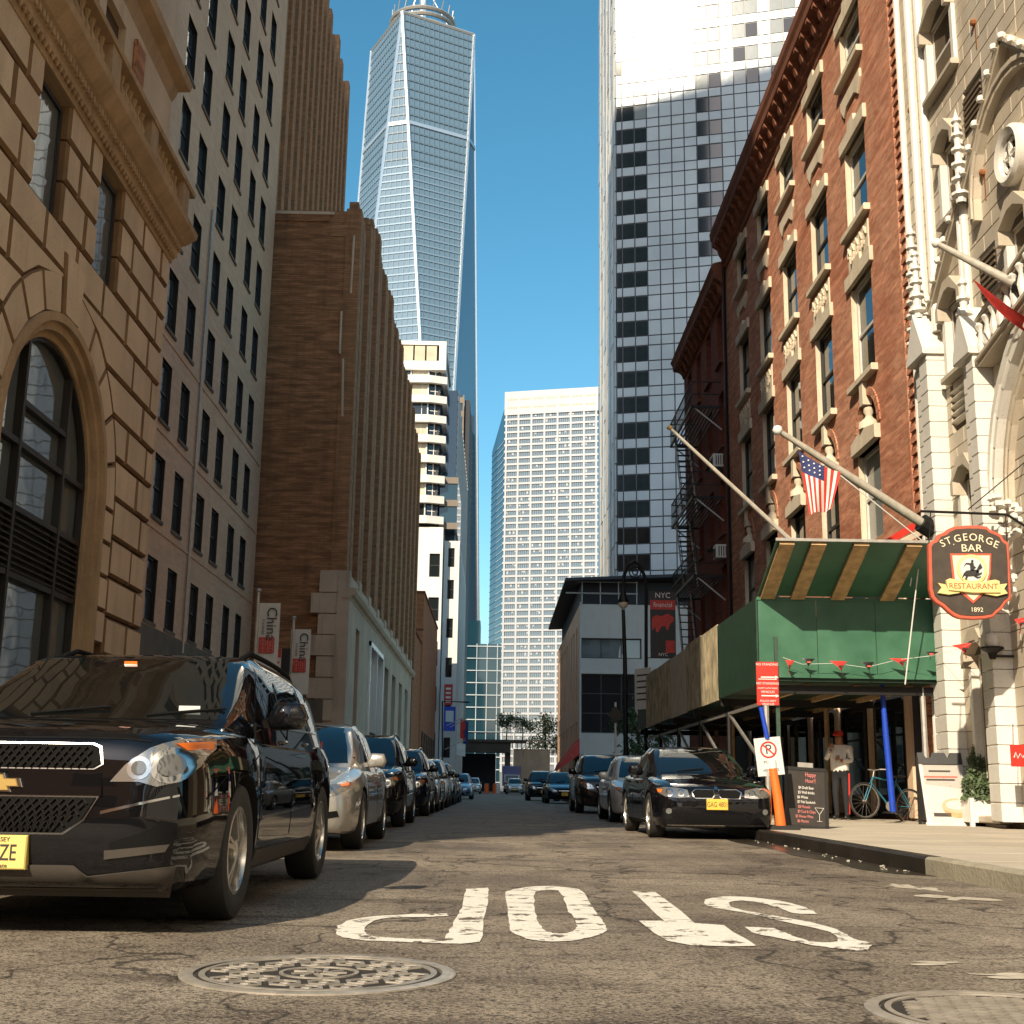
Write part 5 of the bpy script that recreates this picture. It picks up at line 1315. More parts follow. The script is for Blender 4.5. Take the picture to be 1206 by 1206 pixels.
# halyard and ropes by the shed
rp_ = thing('rope', 'pale rope hanging down the front of the green shed', 'rope', tuple(onY(1083, 650, 22.9))); o0 = Vector(rp_.location)
for k, (a, b) in enumerate((((1085, 640), (1066, 806)), ((1078, 650), (1072, 690)), ((990, 560), (1090, 640)))):
    q = MB(); q.tube([onY(*a, 22.9)-o0, onY(*b, 23.4)-o0], .012, 5); q.build('strand', 'white_paint', rp_)

# ---------------------------------------------------------------- hanging pub sign
YS = 19.6
sg = thing('hanging_sign', 'dark shaped pub sign with red rim reading ST.GEORGE BAR RESTAURANT 1892', 'sign', tuple(onY(1140, 675, YS))); o0 = Vector(sg.location)
def spx(x, y, off=0):
    p = onY(1030+x/4.02, 560+y/4.02, YS)-o0; return (p.x, p.z)
rim = [(253, 330), (262, 315), (285, 305), (300, 280), (330, 270), (345, 255), (375, 242), (430, 238), (490, 238), (530, 243), (545, 258), (575, 270), (598, 282), (610, 305), (632, 320), (638, 400), (640, 480), (645, 575), (640, 590), (620, 605), (600, 635), (575, 655), (560, 672), (520, 680), (460, 683), (400, 678), (375, 668), (350, 650), (320, 622), (285, 600), (268, 580), (258, 540), (255, 430)]
fs = lambda u, z, d: (u, d, z)
R1 = [spx(*p) for p in rim]; c_ = Vector((sum(p[0] for p in R1)/len(R1), sum(p[1] for p in R1)/len(R1)))
R2 = [tuple(c_+(Vector(p)-c_)*.93) for p in R1]
q = MB(); q.prism(R1, fs, -.03, .06, .012); q.build('rim', 'sign_frame', sg); q = MB(); q.prism(R2, fs, -.04, .05, .004); bd = q.build('board', 'sign_ground', sg)
q = MB(); q.prism([spx(*p) for p in ((352, 372), (548, 372), (545, 470), (520, 555), (462, 610), (405, 560), (365, 500))], fs, -.055, .0, .006); q.build('shield_rim', 'sign_frame', sg)
q = MB(); q.prism([spx(*p) for p in ((362, 382), (538, 382), (535, 465), (510, 548), (462, 594), (415, 552), (375, 495))], fs, -.058, .0); q.build('shield', 'sign_cream', sg)
cc = spx(452, 448); q = MB(); q.lathe([(.235, 0), (.235, -.03), (.19, -.035)], (cc[0], -.055, cc[1]), axis='y', n=32); q.build('medallion_rim', 'sign_yellow', sg)
q = MB(); q.lathe([(.2, -.032), (.0001, -.032)], (cc[0], -.055, cc[1]), axis='y', n=28); q.build('medallion', 'sign_pale', sg)
hz = lambda P: [spx(*p) for p in P]
q = MB()      # rider on a leaping horse, cut-out
for P in ([(412, 468), (425, 455), (450, 452), (475, 450), (482, 462), (470, 478), (440, 482), (418, 480)], [(470, 462), (478, 440), (490, 420), (494, 428), (500, 440), (494, 446), (486, 450), (482, 470)], [(418, 475), (405, 490), (410, 500), (404, 488), (414, 466)], [(424, 478), (418, 496), (430, 500), (426, 494), (434, 480)], [(466, 474), (482, 468), (498, 462), (497, 470), (484, 478), (470, 482)], [(462, 476), (480, 485), (494, 480), (490, 488), (476, 492), (460, 482)], [(444, 455), (442, 430), (446, 418), (454, 412), (458, 420), (460, 432), (470, 440), (462, 446), (458, 456)], [(446, 414), (449, 404), (457, 404), (458, 413)], [(444, 428), (425, 424), (412, 434), (424, 418), (444, 420)]):
    q.prism(hz(P), fs, -.096, -.085)
q.build('rider_emblem', 'text_dark', sg)
rib = [(328, 500), (345, 492), (455, 515), (560, 498), (580, 505), (585, 560), (455, 560), (340, 548)]
q = MB(); q.prism([spx(*p) for p in rib], fs, -.11, -.05, .006); q.build('ribbon', 'sign_yellow', sg)
for P in ([(328, 520), (290, 512), (310, 535), (292, 560), (345, 568), (395, 560), (395, 548), (340, 548)], [(580, 520), (620, 515), (605, 540), (622, 562), (570, 575), (515, 565), (515, 555), (585, 555)]): q = MB(); q.prism([spx(*p) for p in P], fs, -.085, -.04, .004); q.build('ribbon_tail', 'sign_yellow', sg)
TM = lambda x, z, y, a=0, sx=1: Matrix.Translation((x, y, z)) @ Matrix.Rotation(a, 4, 'Y') @ Matrix.Rotation(pi/2, 4, 'X') @ Matrix.Diagonal((sx, 1, 1, 1))
txt = 'ST.GEORGE'; cxs = [318, 345, 366, 388, 424, 462, 500, 538, 570]; czs = [325, 313, 318, 302, 296, 296, 302, 314, 330]; an = [-.45, -.38, -.3, -.22, -.08, .05, .18, .32, .45]
for c, x, y, a in zip(txt, cxs, czs, an): p = spx(x, y); text(c, .165 if c != '.' else .15, 'sign_cream', sg, TM(p[0], p[1], -.043, a), 'letter', .004)
p = spx(455, 348); text('BAR', .17, 'sign_cream', sg, TM(p[0], p[1], -.043, 0, 1.1), 'lettering', .004)
p = spx(456, 530); text('RESTAURANT', .125, 'sign_frame', sg, TM(p[0], p[1], -.113, 0, 1.0), 'lettering', .002)
p = spx(480, 638); text('1892', .1, 'sign_cream', sg, TM(p[0], p[1], -.043), 'lettering', .003)
sb = thing('sign_bracket', 'thin iron bar bracket carrying the pub sign', 'bracket', tuple(onX(1206, 622, XR))); o0 = Vector(sb.location)
q = MB(); A, B, Cc = onY(1084, 602, YS)-o0, onY(1186, 606, YS)-o0, Vector((0.0, 0, 0)); q.tube([A, B, Vector((XR, YS, (B+o0).z-.35))-o0], .022, 6); q.build('bar', 'iron_black', sb)
q = MB(); q.tube([onY(1096, 603, YS)-o0, onY(1094, 642, YS)-o0], .01, 5); q.tube([onY(1184, 606, YS)-o0, onY(1186, 642, YS)-o0], .01, 5); q.build('hanger', 'iron_black', sb)
q = MB(); q.tube([onY(1140, 600, YS)-o0, onX(1206, 545, XR)-o0], .01, 5); q.build('guy_wire', 'iron_black', sb)
# red folded umbrella-like awning bars between flagpole and shed top
rd = thing('red_awning_bar', 'dark red bar with pale star bracket behind the thick flagpole', 'bracket', tuple(onY(1078, 620, 24.6))); o0 = Vector(rd.location)
q = MB(); q.bar(onY(1042, 640, 24.4)-o0, onY(1084, 615, 24.6)-o0, .16, .12); q.build('bar', 'red_paint', rd); q = MB(); q.bar(onY(1058, 640, 24.3)-o0, onY(1082, 628, 24.5)-o0, .07, .1); q.build('edge', 'red_trim_stone', rd)
# ---------------------------------------------------------------- bunting
bn = bthing('bunting', 'string of red and black triangular pennants along the shed edge and terracotta front', 'bunting', tuple(onY(1000, 790, 23.7)))
st = [(922, 778), (945, 786), (985, 785), (1020, 790), (1056, 781), (1098, 776), (1130, 768), (1160, 755), (1206, 735)]
Yb = lambda x: 23.75-max(0, x-1090)/116*3.6
q = MB(); q.tube([onY(x, y, Yb(x)) for x, y in st], .004, 5); q.build('cord', 'white_paint', bn)
for k, (x, y, w, h, m, sk) in enumerate(((930, 785, 10, 17, 'red_flag', -1), (952, 783, 15, 12, 'black_paint', 0), (987, 786, 20, 16, 'red_flag', 6), (1021, 787, 16, 14, 'black_paint', 4), (1058, 783, 22, 12, 'red_flag', 8), (1096, 775, 18, 9, 'black_paint', 0), (1133, 768, 24, 14, 'red_flag', 6), (1172, 757, 24, 22, 'black_paint', 8), (1202, 738, 16, 16, 'red_flag', 0))):
    a, b, c = onY(x-w/2, y-4, Yb(x)), onY(x+w/2, y-4+(1 if k < 6 else -3), Yb(x)), onY(x+sk, y+h-3, Yb(x))
    q = MB()
    for i in range(4):
        for s0, s1 in ((0, .5), (.5, 1)):
            f = lambda s, t: a.lerp(b, s*(1-t)+.5*t).lerp(c, t)+Vector((0, -.05*sin(t*3+s*2), 0))
            q.face(f(s0, i/4), f(s1, i/4), f(s1, (i+1)/4), f(s0, (i+1)/4))
    o = q.build('pennant', m, bn, smooth=60); mid_ = (a+b)/2*.55+c*.45
    q = MB(); q.obox(mid_+Vector((0, -.06, .02)), (.045*w/20, 0, 0), (0, .002, 0), (0, 0, .016)); q.build('emblem', 'sign_frame' if m != 'red_flag' else 'text_dark', o)
# ================================================================ vehicles
from mathutils.bvhtree import BVHTree
def paint(name, c, metal=.0, rough=.35, coat=1.0):
    m, t, b = _nodes(name); S(b, rough=rough, metal=metal, coat=coat, coatr=.02, spec=.5 if metal else .0); b.inputs['Base Color'].default_value = (*c, 1); MATS[name] = m
paint('paint_black', (.004, .004, .005)); paint('paint_silver', (.42, .40, .36), .6, .3); paint('paint_white', (.50, .48, .43), .2, .35); paint('paint_dark', (.010, .010, .011)); paint('paint_navy', (.006, .010, .022)); paint('paint_grey', (.10, .098, .09), .5, .35); paint('paint_brown', (.025, .019, .015)); paint('paint_blue', (.12, .2, .28), .4, .35)
glass('car_glass', (.004, .005, .005), rough=.015, spec=.75); glass('lamp_glass', (.30, .29, .27), rough=.12, spec=1, coat=1); MATS['lamp_glass'].node_tree.nodes['Principled BSDF'].inputs['Metallic'].default_value = .7
glass('lamp_dark', (.10, .10, .095), rough=.05, spec=1, coat=1); plain('chrome', (.55, .54, .52), rough=.14, metal=1); plain('amber', (.75, .16, .02), rough=.2); plain('tail_red', (.4, .02, .012), rough=.2)
plain('tyre', (.018, .016, .014), rough=.75, var=.25, scale=30); plain('alloy', (.62, .59, .53), rough=.25, metal=.85); plain('trim_grey', (.055, .046, .037), rough=.7, spec=.3); plain('trim_black', (.007, .007, .007), rough=.85, spec=.1); plain('arch_black', (.004, .004, .004), rough=.9)
plain('plate_yellow', (.72, .55, .16), rough=.5); plain('plate_orange', (.78, .46, .06), rough=.5); plain('mirror_dark', (.05, .05, .05), rough=.1, metal=.9)
def itp(P, y):
    """smooth interpolation through (y, v) points"""
    if y <= P[0][0]: return P[0][1]
    if y >= P[-1][0]: return P[-1][1]
    for i in range(len(P)-1):
        if P[i][0] <= y <= P[i+1][0]:
            (x0, v0), (x1, v1) = P[i], P[i+1]; h = x1-x0; t = (y-x0)/h
            m0 = (v1-P[i-1][1])/(x1-P[i-1][0]) if i > 0 else (v1-v0)/h
            m1 = (P[i+2][1]-v0)/(P[i+2][0]-x0) if i+2 < len(P) else (v1-v0)/h
            s = (v1-v0)/h
            if s == 0: m0 = m1 = 0
            else:
                m0 = max(min(m0/s, 3), 0)*s; m1 = max(min(m1/s, 3), 0)*s
            return (2*t**3-3*t*t+1)*v0+(t**3-2*t*t+t)*h*m0+(-2*t**3+3*t*t)*v1+(t**3-t*t)*h*m1
BODYSEC = [(.0, 0), (.6, 0), (.90, .0), (.955, .05), (.985, .17), (.998, .34), (1.0, .5), (.992, .66), (.972, .80), (.93, .895), (.86, .945), (.72, .975), (.5, .99), (.25, .998), (0, 1)]
def loft(secs):
    """secs: list of closed half sections [(x,z)...] at y; mirrored and capped"""
    mb = MB(); n = len(secs[0][1]); rings = []
    for y, S_ in secs:
        ring = [(x, y, z) for x, z in S_]+[(-x, y, z) for x, z in reversed(S_[1:-1])]
        rings.append(len(mb.v)); mb.v += ring
    m = 2*n-2
    for a, b in zip(rings, rings[1:]):
        for k in range(m): mb.f.append((a+k, a+(k+1) % m, b+(k+1) % m, b+k)); mb.m.append(0)
    mb.f.append(tuple(rings[0]+k for k in range(m))[::-1]); mb.m.append(0); mb.f.append(tuple(rings[-1]+k for k in range(m))); mb.m.append(0)
    return mb
def bvh_of(me): return BVHTree.FromPolygons([v.co.copy() for v in me.vertices], [tuple(p.vertices) for p in me.polygons])
def patch(bv, axis, poly, off=.006, step=.05, thick=.012, sgn=1):
    """a skin piece with outline poly laid on the body. axis 'f' front (x,z), 's' side (y,z) with sgn side, 't' top (x,y), 'r' rear"""
    V = [Vector(p) for p in poly]; E = []; pts = []
    for k in range(len(V)):
        a, b = V[k], V[(k+1) % len(V)]; n = max(1, int((b-a).length/step))
        for i in range(n): pts.append(a+(b-a)*(i/n))
    nb = len(pts); E = [(k, (k+1) % nb) for k in range(nb)]
    def inside(p):
        c = False
        for k in range(nb):
            a, b = pts[k-1], pts[k]
            if (a.y > p.y) != (b.y > p.y) and p.x < (b.x-a.x)*(p.y-a.y)/(b.y-a.y)+a.x: c = not c
        return c
    x0, x1 = min(p.x for p in pts), max(p.x for p in pts); y0, y1 = min(p.y for p in pts), max(p.y for p in pts)
    gx = x0+step*.5
    while gx < x1:
        gy = y0+step*.5
        while gy < y1:
            p = Vector((gx, gy))
            if inside(p) and min((p-q).length for q in pts[:nb]) > step*.45: pts.append(p)
            gy += step
        gx += step
    vv, ee, ff, *_ = delaunay_2d_cdt(pts, E, [], 1, 1e-6)
    def cast(p):
        if axis == 'f': o, d = Vector((p.x, -3, p.y)), Vector((0, 1, 0))
        elif axis == 'r': o, d = Vector((p.x, 9, p.y)), Vector((0, -1, 0))
        elif axis == 's': o, d = Vector((3*sgn, p.x, p.y)), Vector((-sgn, 0, 0))
        else: o, d = Vector((p.x, p.y, 4)), Vector((0, 0, -1))
        h = bv.ray_cast(o, d)
        return (h[0], d, h[1]) if h[0] is not None else None
    top = []; mb = MB(); ok = {}
    H_ = [cast(v) for v in vv]
    good = [h for h in H_ if h]
    if not good: return mb
    for i, v in enumerate(vv):
        h = H_[i]
        if h is None:
            j = min((k for k in range(len(vv)) if H_[k]), key=lambda k: (vv[k]-v).length); h = H_[j]
            q = h[0].copy()
            if axis in 'fr': q.x, q.z = v.x, v.y
            elif axis == 's': q.y, q.z = v.x, v.y
            h = (q, h[1], h[2])
        nn = h[2]; nn = nn if nn.dot(h[1]) < 0 else -nn
        dirn = (nn*.6-h[1]*.4).normalized()
        mb.v.append(tuple(h[0]+dirn*off)); ok[i] = (h, dirn)
    for f in ff:
        mb.f.append(tuple(f)); mb.m.append(0)
    cnt = {}
    for f in ff:
        for k in range(len(f)):
            e = tuple(sorted((f[k], f[(k+1) % len(f)]))); cnt[e] = cnt.get(e, 0)+1
    n0 = len(vv); mb.v += [tuple(ok[i][0][0]-ok[i][1]*thick) for i in range(n0)]
    for (a, b), c in cnt.items():
        if c == 1: mb.f.append((a, b, b+n0, a+n0)); mb.m.append(0)
    return mb
def mirror_poly(P): return [(-x, z) for x, z in P]
def wheel_mesh(r, w, rim, spokes=5, style='twin'):
    t = MB(); t.lathe([(rim*.98, -w*.42), (rim+.015, -w*.47), (r*.86, -w*.52), (r*.955, -w*.47), (r*.995, -w*.36), (r, -w*.12), (r, w*.12), (r*.995, w*.36), (r*.955, w*.47), (r*.86, w*.52), (rim+.015, w*.47), (rim*.98, w*.42)], axis='x', n=36)
    tm = t.mesh('tyre', 'tyre', 40)
    g = MB()                                     # tread grooves
    k = MB(); k.lathe([(rim*.99, -w*.44), (rim*.995, w*.45), (rim*.93, w*.46), (rim*.9, w*.36), (rim*.88, -w*.2)], axis='x', n=36)
    k.cur = 1; k.lathe([(rim*.9, -.02), (.0001, -.02)], axis='x', n=24); k.cur = 0
    for i in range(spokes):
        for o in ((-.13, .13) if style == 'twin' else (0,)):
            a = 2*pi*i/spokes; p = Vector((w*.40, cos(a+o*.4)*rim*.2, sin(a+o*.4)*rim*.2)); q = Vector((w*.34, cos(a+o)*rim*.92, sin(a+o)*rim*.92))
            k.bar(p, q, rim*.105 if style == 'twin' else rim*.17, .03, (1, 0, 0))
    k.lathe([(.0001, w*.47), (rim*.16, w*.46), (rim*.26, w*.42), (rim*.27, w*.25)], axis='x', n=16)
    km = k.mesh('rim', ['alloy', 'arch_black'], 35)
    return tm, km
CARS = {}
def boolean_arches(me, wheels, R, W):
    o = bpy.data.objects.new('tmp', me); COL.objects.link(o); cut = MB()
    for y, z in wheels:
        for s in (-1, 1): cut.lathe([(.0001, s*(W/2-.30)), (R, s*(W/2-.30)), (R, s*(W/2+.2)), (.0001, s*(W/2+.2))], (0, y, z), axis='x', n=40)
    cm = cut.mesh('cut', 'arch_black'); bm = bmesh.new(); bm.from_mesh(cm); bmesh.ops.remove_doubles(bm, verts=bm.verts[:], dist=1e-4); bmesh.ops.recalc_face_normals(bm, faces=bm.faces[:]); bm.to_mesh(cm); bm.free()
    me.materials.append(MATS['arch_black']); c = bpy.data.objects.new('cut', cm); COL.objects.link(c)
    m = o.modifiers.new('b', 'BOOLEAN'); m.object = c; m.operation = 'DIFFERENCE'; m.solver = 'EXACT'
    dg = bpy.context.evaluated_depsgraph_get(); r = bpy.data.meshes.new_from_object(o.evaluated_get(dg))
    bpy.data.objects.remove(o); bpy.data.objects.remove(c); return r
def make_car(sp):
    L, Wd = sp['L'], sp['W']; hw, zt, zb = sp['hw'], sp['zt'], sp['zb']; wr = sp['wr']; wy = [sp['oh'], sp['oh']+sp['wb']]
    ys = sorted({0, L, *[p[0] for p in zt], *[p[0] for p in zb], *[p[0] for p in hw], *[L*i/44 for i in range(45)], .01, .03, .05, .08, .11, L-.02, L-.05, L-.1})
    secs = []
    for y in ys:
        w, t_, b_ = itp(hw, y), itp(zt, y), itp(zb, y)
        for q in wy:                            # wheel-arch flare
            d = abs(y-q)/(wr*1.35)
            if d < 1: w += sp.get('flare', .012)*(1-d*d)
        secs.append((y, [(w*x, b_+(t_-b_)*z) for x, z in sp.get('sec', BODYSEC)]))
    body = loft(secs).mesh('body', sp['paint'], 28); bv = bvh_of(body)
    root = thing('parked_car', sp['label'], 'car')
    bm_ = boolean_arches(body, [(y, wr*1.0) for y in wy], wr*1.13, Wd); shade(bm_, 30)
    bo = link('body', bm_, root)
    # cabin
    gz, gw, belt, lean = sp['roof'], sp['gw'], sp['belt'], sp['lean']; ys = sorted({*[p[0] for p in gz], *[gz[0][0]+(gz[-1][0]-gz[0][0])*i/30 for i in range(31)]}); secs = []
    for y in ys:
        h = max(.012, itp(gz, y)-belt); wb_ = itp(gw, y); wt = wb_-lean*h; S_ = [(0, belt), (wb_*.9, belt), (wb_, belt+.002)]
        for f in (.2, .4, .6, .78): S_.append((wb_-lean*h*f, belt+h*f))
        S_ += [(wt*.985+.0, belt+h*.89), (wt*.93, belt+h*.955), (wt*.8, belt+h*.982), (wt*.5, belt+h*.996), (0, belt+h)]
        secs.append((y, S_))
    cab = loft(secs).mesh('cabin', sp['paint'], 35); cv = bvh_of(cab); co = link('cabin', cab, root)
    P = lambda name, bvv, ax, poly, m, parent=root, off=.006, step=.06, thick=.012, sgn=1: patch(bvv, ax, poly, off, step, thick, sgn).build(name, m, parent, smooth=50)
    ws = P('windscreen', cv, 'f', sp['ws'], 'car_glass', co, .004, .09)
    P('rear_window', cv, 'r', sp['rw'], 'car_glass', co, .004, .1)
    for s in (1, -1):
        for poly in sp['sidewin']: P('side_window', cv, 's', poly, 'car_glass', co, .004, .09, sgn=s)
        if 'chromeline' in sp: P('window_trim', cv, 's', sp['chromeline'], 'chrome', co, .007, .12, sgn=s)
        f = (lambda q: q) if s == 1 else mirror_poly
        hl = P('headlight', bv, 'f', f(sp['head']), 'lamp_glass', bo, .008, .04)
        for (cx_, cz_, r_) in sp.get('lamps', []):
            ring_ = [(s*cx_+r_*cos(a*pi/8), cz_+r_*sin(a*pi/8)) for a in range(16)]; P('lamp_lens', bv, 'f', ring_, 'chrome', hl, .012, .04); r2 = [(s*cx_+r_*.62*cos(a*pi/6), cz_+r_*.62*sin(a*pi/6)) for a in range(12)]; P('bulb', bv, 'f', r2, 'lamp_dark', hl, .017, .03)
        if 'amber' in sp: P('turn_signal', bv, 'f', f(sp['amber']), 'amber', hl, .014, .04)
        if 'fog' in sp: P('fog_recess', bv, 'f', f(sp['fog']), 'trim_black', bo, .007, .05)
        if 'foglamp' in sp: cx_, cz_, r_ = sp['foglamp']; P('fog_lamp', bv, 'f', [(s*cx_+r_*cos(a*pi/6), cz_+r_*sin(a*pi/6)) for a in range(12)], 'lamp_dark', bo, .012, .03)
        for ln in sp.get('seams', []): P('seam', bv, 's', ln, 'trim_black', bo, .0025, .12, .006, sgn=s)
        for ln in sp.get('sidetrim', []): P('side_trim', bv, 's', ln[0], ln[1], bo, .012, .12, sgn=s)
        for (hy, hz_) in sp['handles']:
            h = bv.ray_cast(Vector((3*s, hy, hz_)), Vector((-s, 0, 0)))[0]; q = MB(); q.tube([(h.x-.01*s, hy-.1, hz_), (h.x+.03*s, hy-.07, hz_+.005), (h.x+.032*s, hy+.07, hz_+.01), (h.x-.01*s, hy+.1, hz_+.01)], .014, 6); q.build('door_handle', sp.get('handlem', sp['paint']), bo, smooth=50)
        my, mz, mx = sp['mirror']; q = MB()                     # door mirror
        q.prism([(mx, mz-.02), (mx+.03, mz-.08), (mx+.2, mz-.07), (mx+.235, mz-.0), (mx+.2, mz+.085), (mx+.06, mz+.09)], lambda u, z, d: (s*u, my+d, z), -.07, .08, .025); q.bar((s*(mx-.1), my+.02, mz-.06), (s*(mx+.08), my+.02, mz-.03), .05); o = q.build('door_mirror', sp.get('mirm', sp['paint']), root, smooth=60)
        P('tail_light', bv, 'r', f(sp['tail']), 'tail_red', bo, .008, .06)
    for name, poly, m, off in sp.get('front', []): P(name, bv, 'f', poly, m, bo, off, .05)
    for name, poly, m, off in sp.get('top', []): P(name, bv, 't', poly, m, bo, off, .12)
    pw, pz = sp['plate'][0], sp['plate'][1]; h = bv.ray_cast(Vector((0, -3, pz)), Vector((0, 1, 0)))[0]
    pt_ = thing('x', 'x', 'x'); bpy.data.objects.remove(pt_)
    q = MB(); q.prism([(-pw/2, pz-.078), (pw/2, pz-.078), (pw/2, pz+.078), (-pw/2, pz+.078)], lambda u, z, d: (u, h.y+d, z), -.03, .01, .006); pl_ = q.build('number_plate', sp['plate'][2], bo)
    if sp['plate'][3]: text(sp['plate'][3], .105, 'text_dark', pl_, Matrix.Translation((.055 if len(sp['plate'][3]) < 5 else 0, h.y-.0315, pz-.004)) @ Matrix.Rotation(pi/2, 4, 'X') @ Matrix.Diagonal((.66, 1, 1, 1)), 'plate_lettering', .001)
    if sp['plate'][4]:
        for dz, tx in ((.058, sp['plate'][4]), (-.06, sp['plate'][5])): text(tx, .028, 'text_dark', pl_, Matrix.Translation((0, h.y-.0315, pz+dz)) @ Matrix.Rotation(pi/2, 4, 'X'), 'plate_lettering', .001)
    for i, y in enumerate(wy):
        for s in (1, -1):
            key = (wr, sp['rim'], sp.get('spokes', 5), sp.get('style', 'twin'))
            if key not in CARS: CARS[key] = wheel_mesh(wr, .225, sp['rim'], sp.get('spokes', 5), sp.get('style', 'twin'))
            tm, km = CARS[key]; w = inst('wheel', tm, root, (s*(Wd/2-.125), y, wr)); w.rotation_euler = (.3+i, 0, 0 if s > 0 else pi); inst('rim', km, w)
    if sp.get('rails'):
        for s in (1, -1):
            q = MB(); pts = []
            for k in range(9):
                y = sp['rails'][0]+(sp['rails'][1]-sp['rails'][0])*k/8; h = cv.ray_cast(Vector((s*sp['rails'][2], y, 4)), Vector((0, 0, -1)))[0]; pts.append(h+Vector((0, 0, .045 if 0 < k < 8 else 0)))
            q.tube(pts, .018, 6); q.build('roof_rail', sp.get('railm', 'chrome'), root, smooth=50)
    for s in (-.35, .3):
        a = cv.ray_cast(Vector((s, -3, sp['wiper'])), Vector((0, 1, 0)))[0]; b2 = cv.ray_cast(Vector((s+.42, -3, sp['wiper']+.04)), Vector((0, 1, 0)))[0]
        if a and b2: q = MB(); q.tube([a+Vector((0, -.015, 0)), b2+Vector((0, -.02, .01))], .009, 5); q.build('wiper', 'trim_black', root)
    q = MB(); q.box(-Wd*.4, Wd*.4, .5, L-.5, .2, .34); q.build('underbody', 'arch_black', root)
    return root, bv, cv, bo, co
plain('chrome_dark', (.28, .28, .28), rough=.2, metal=1)
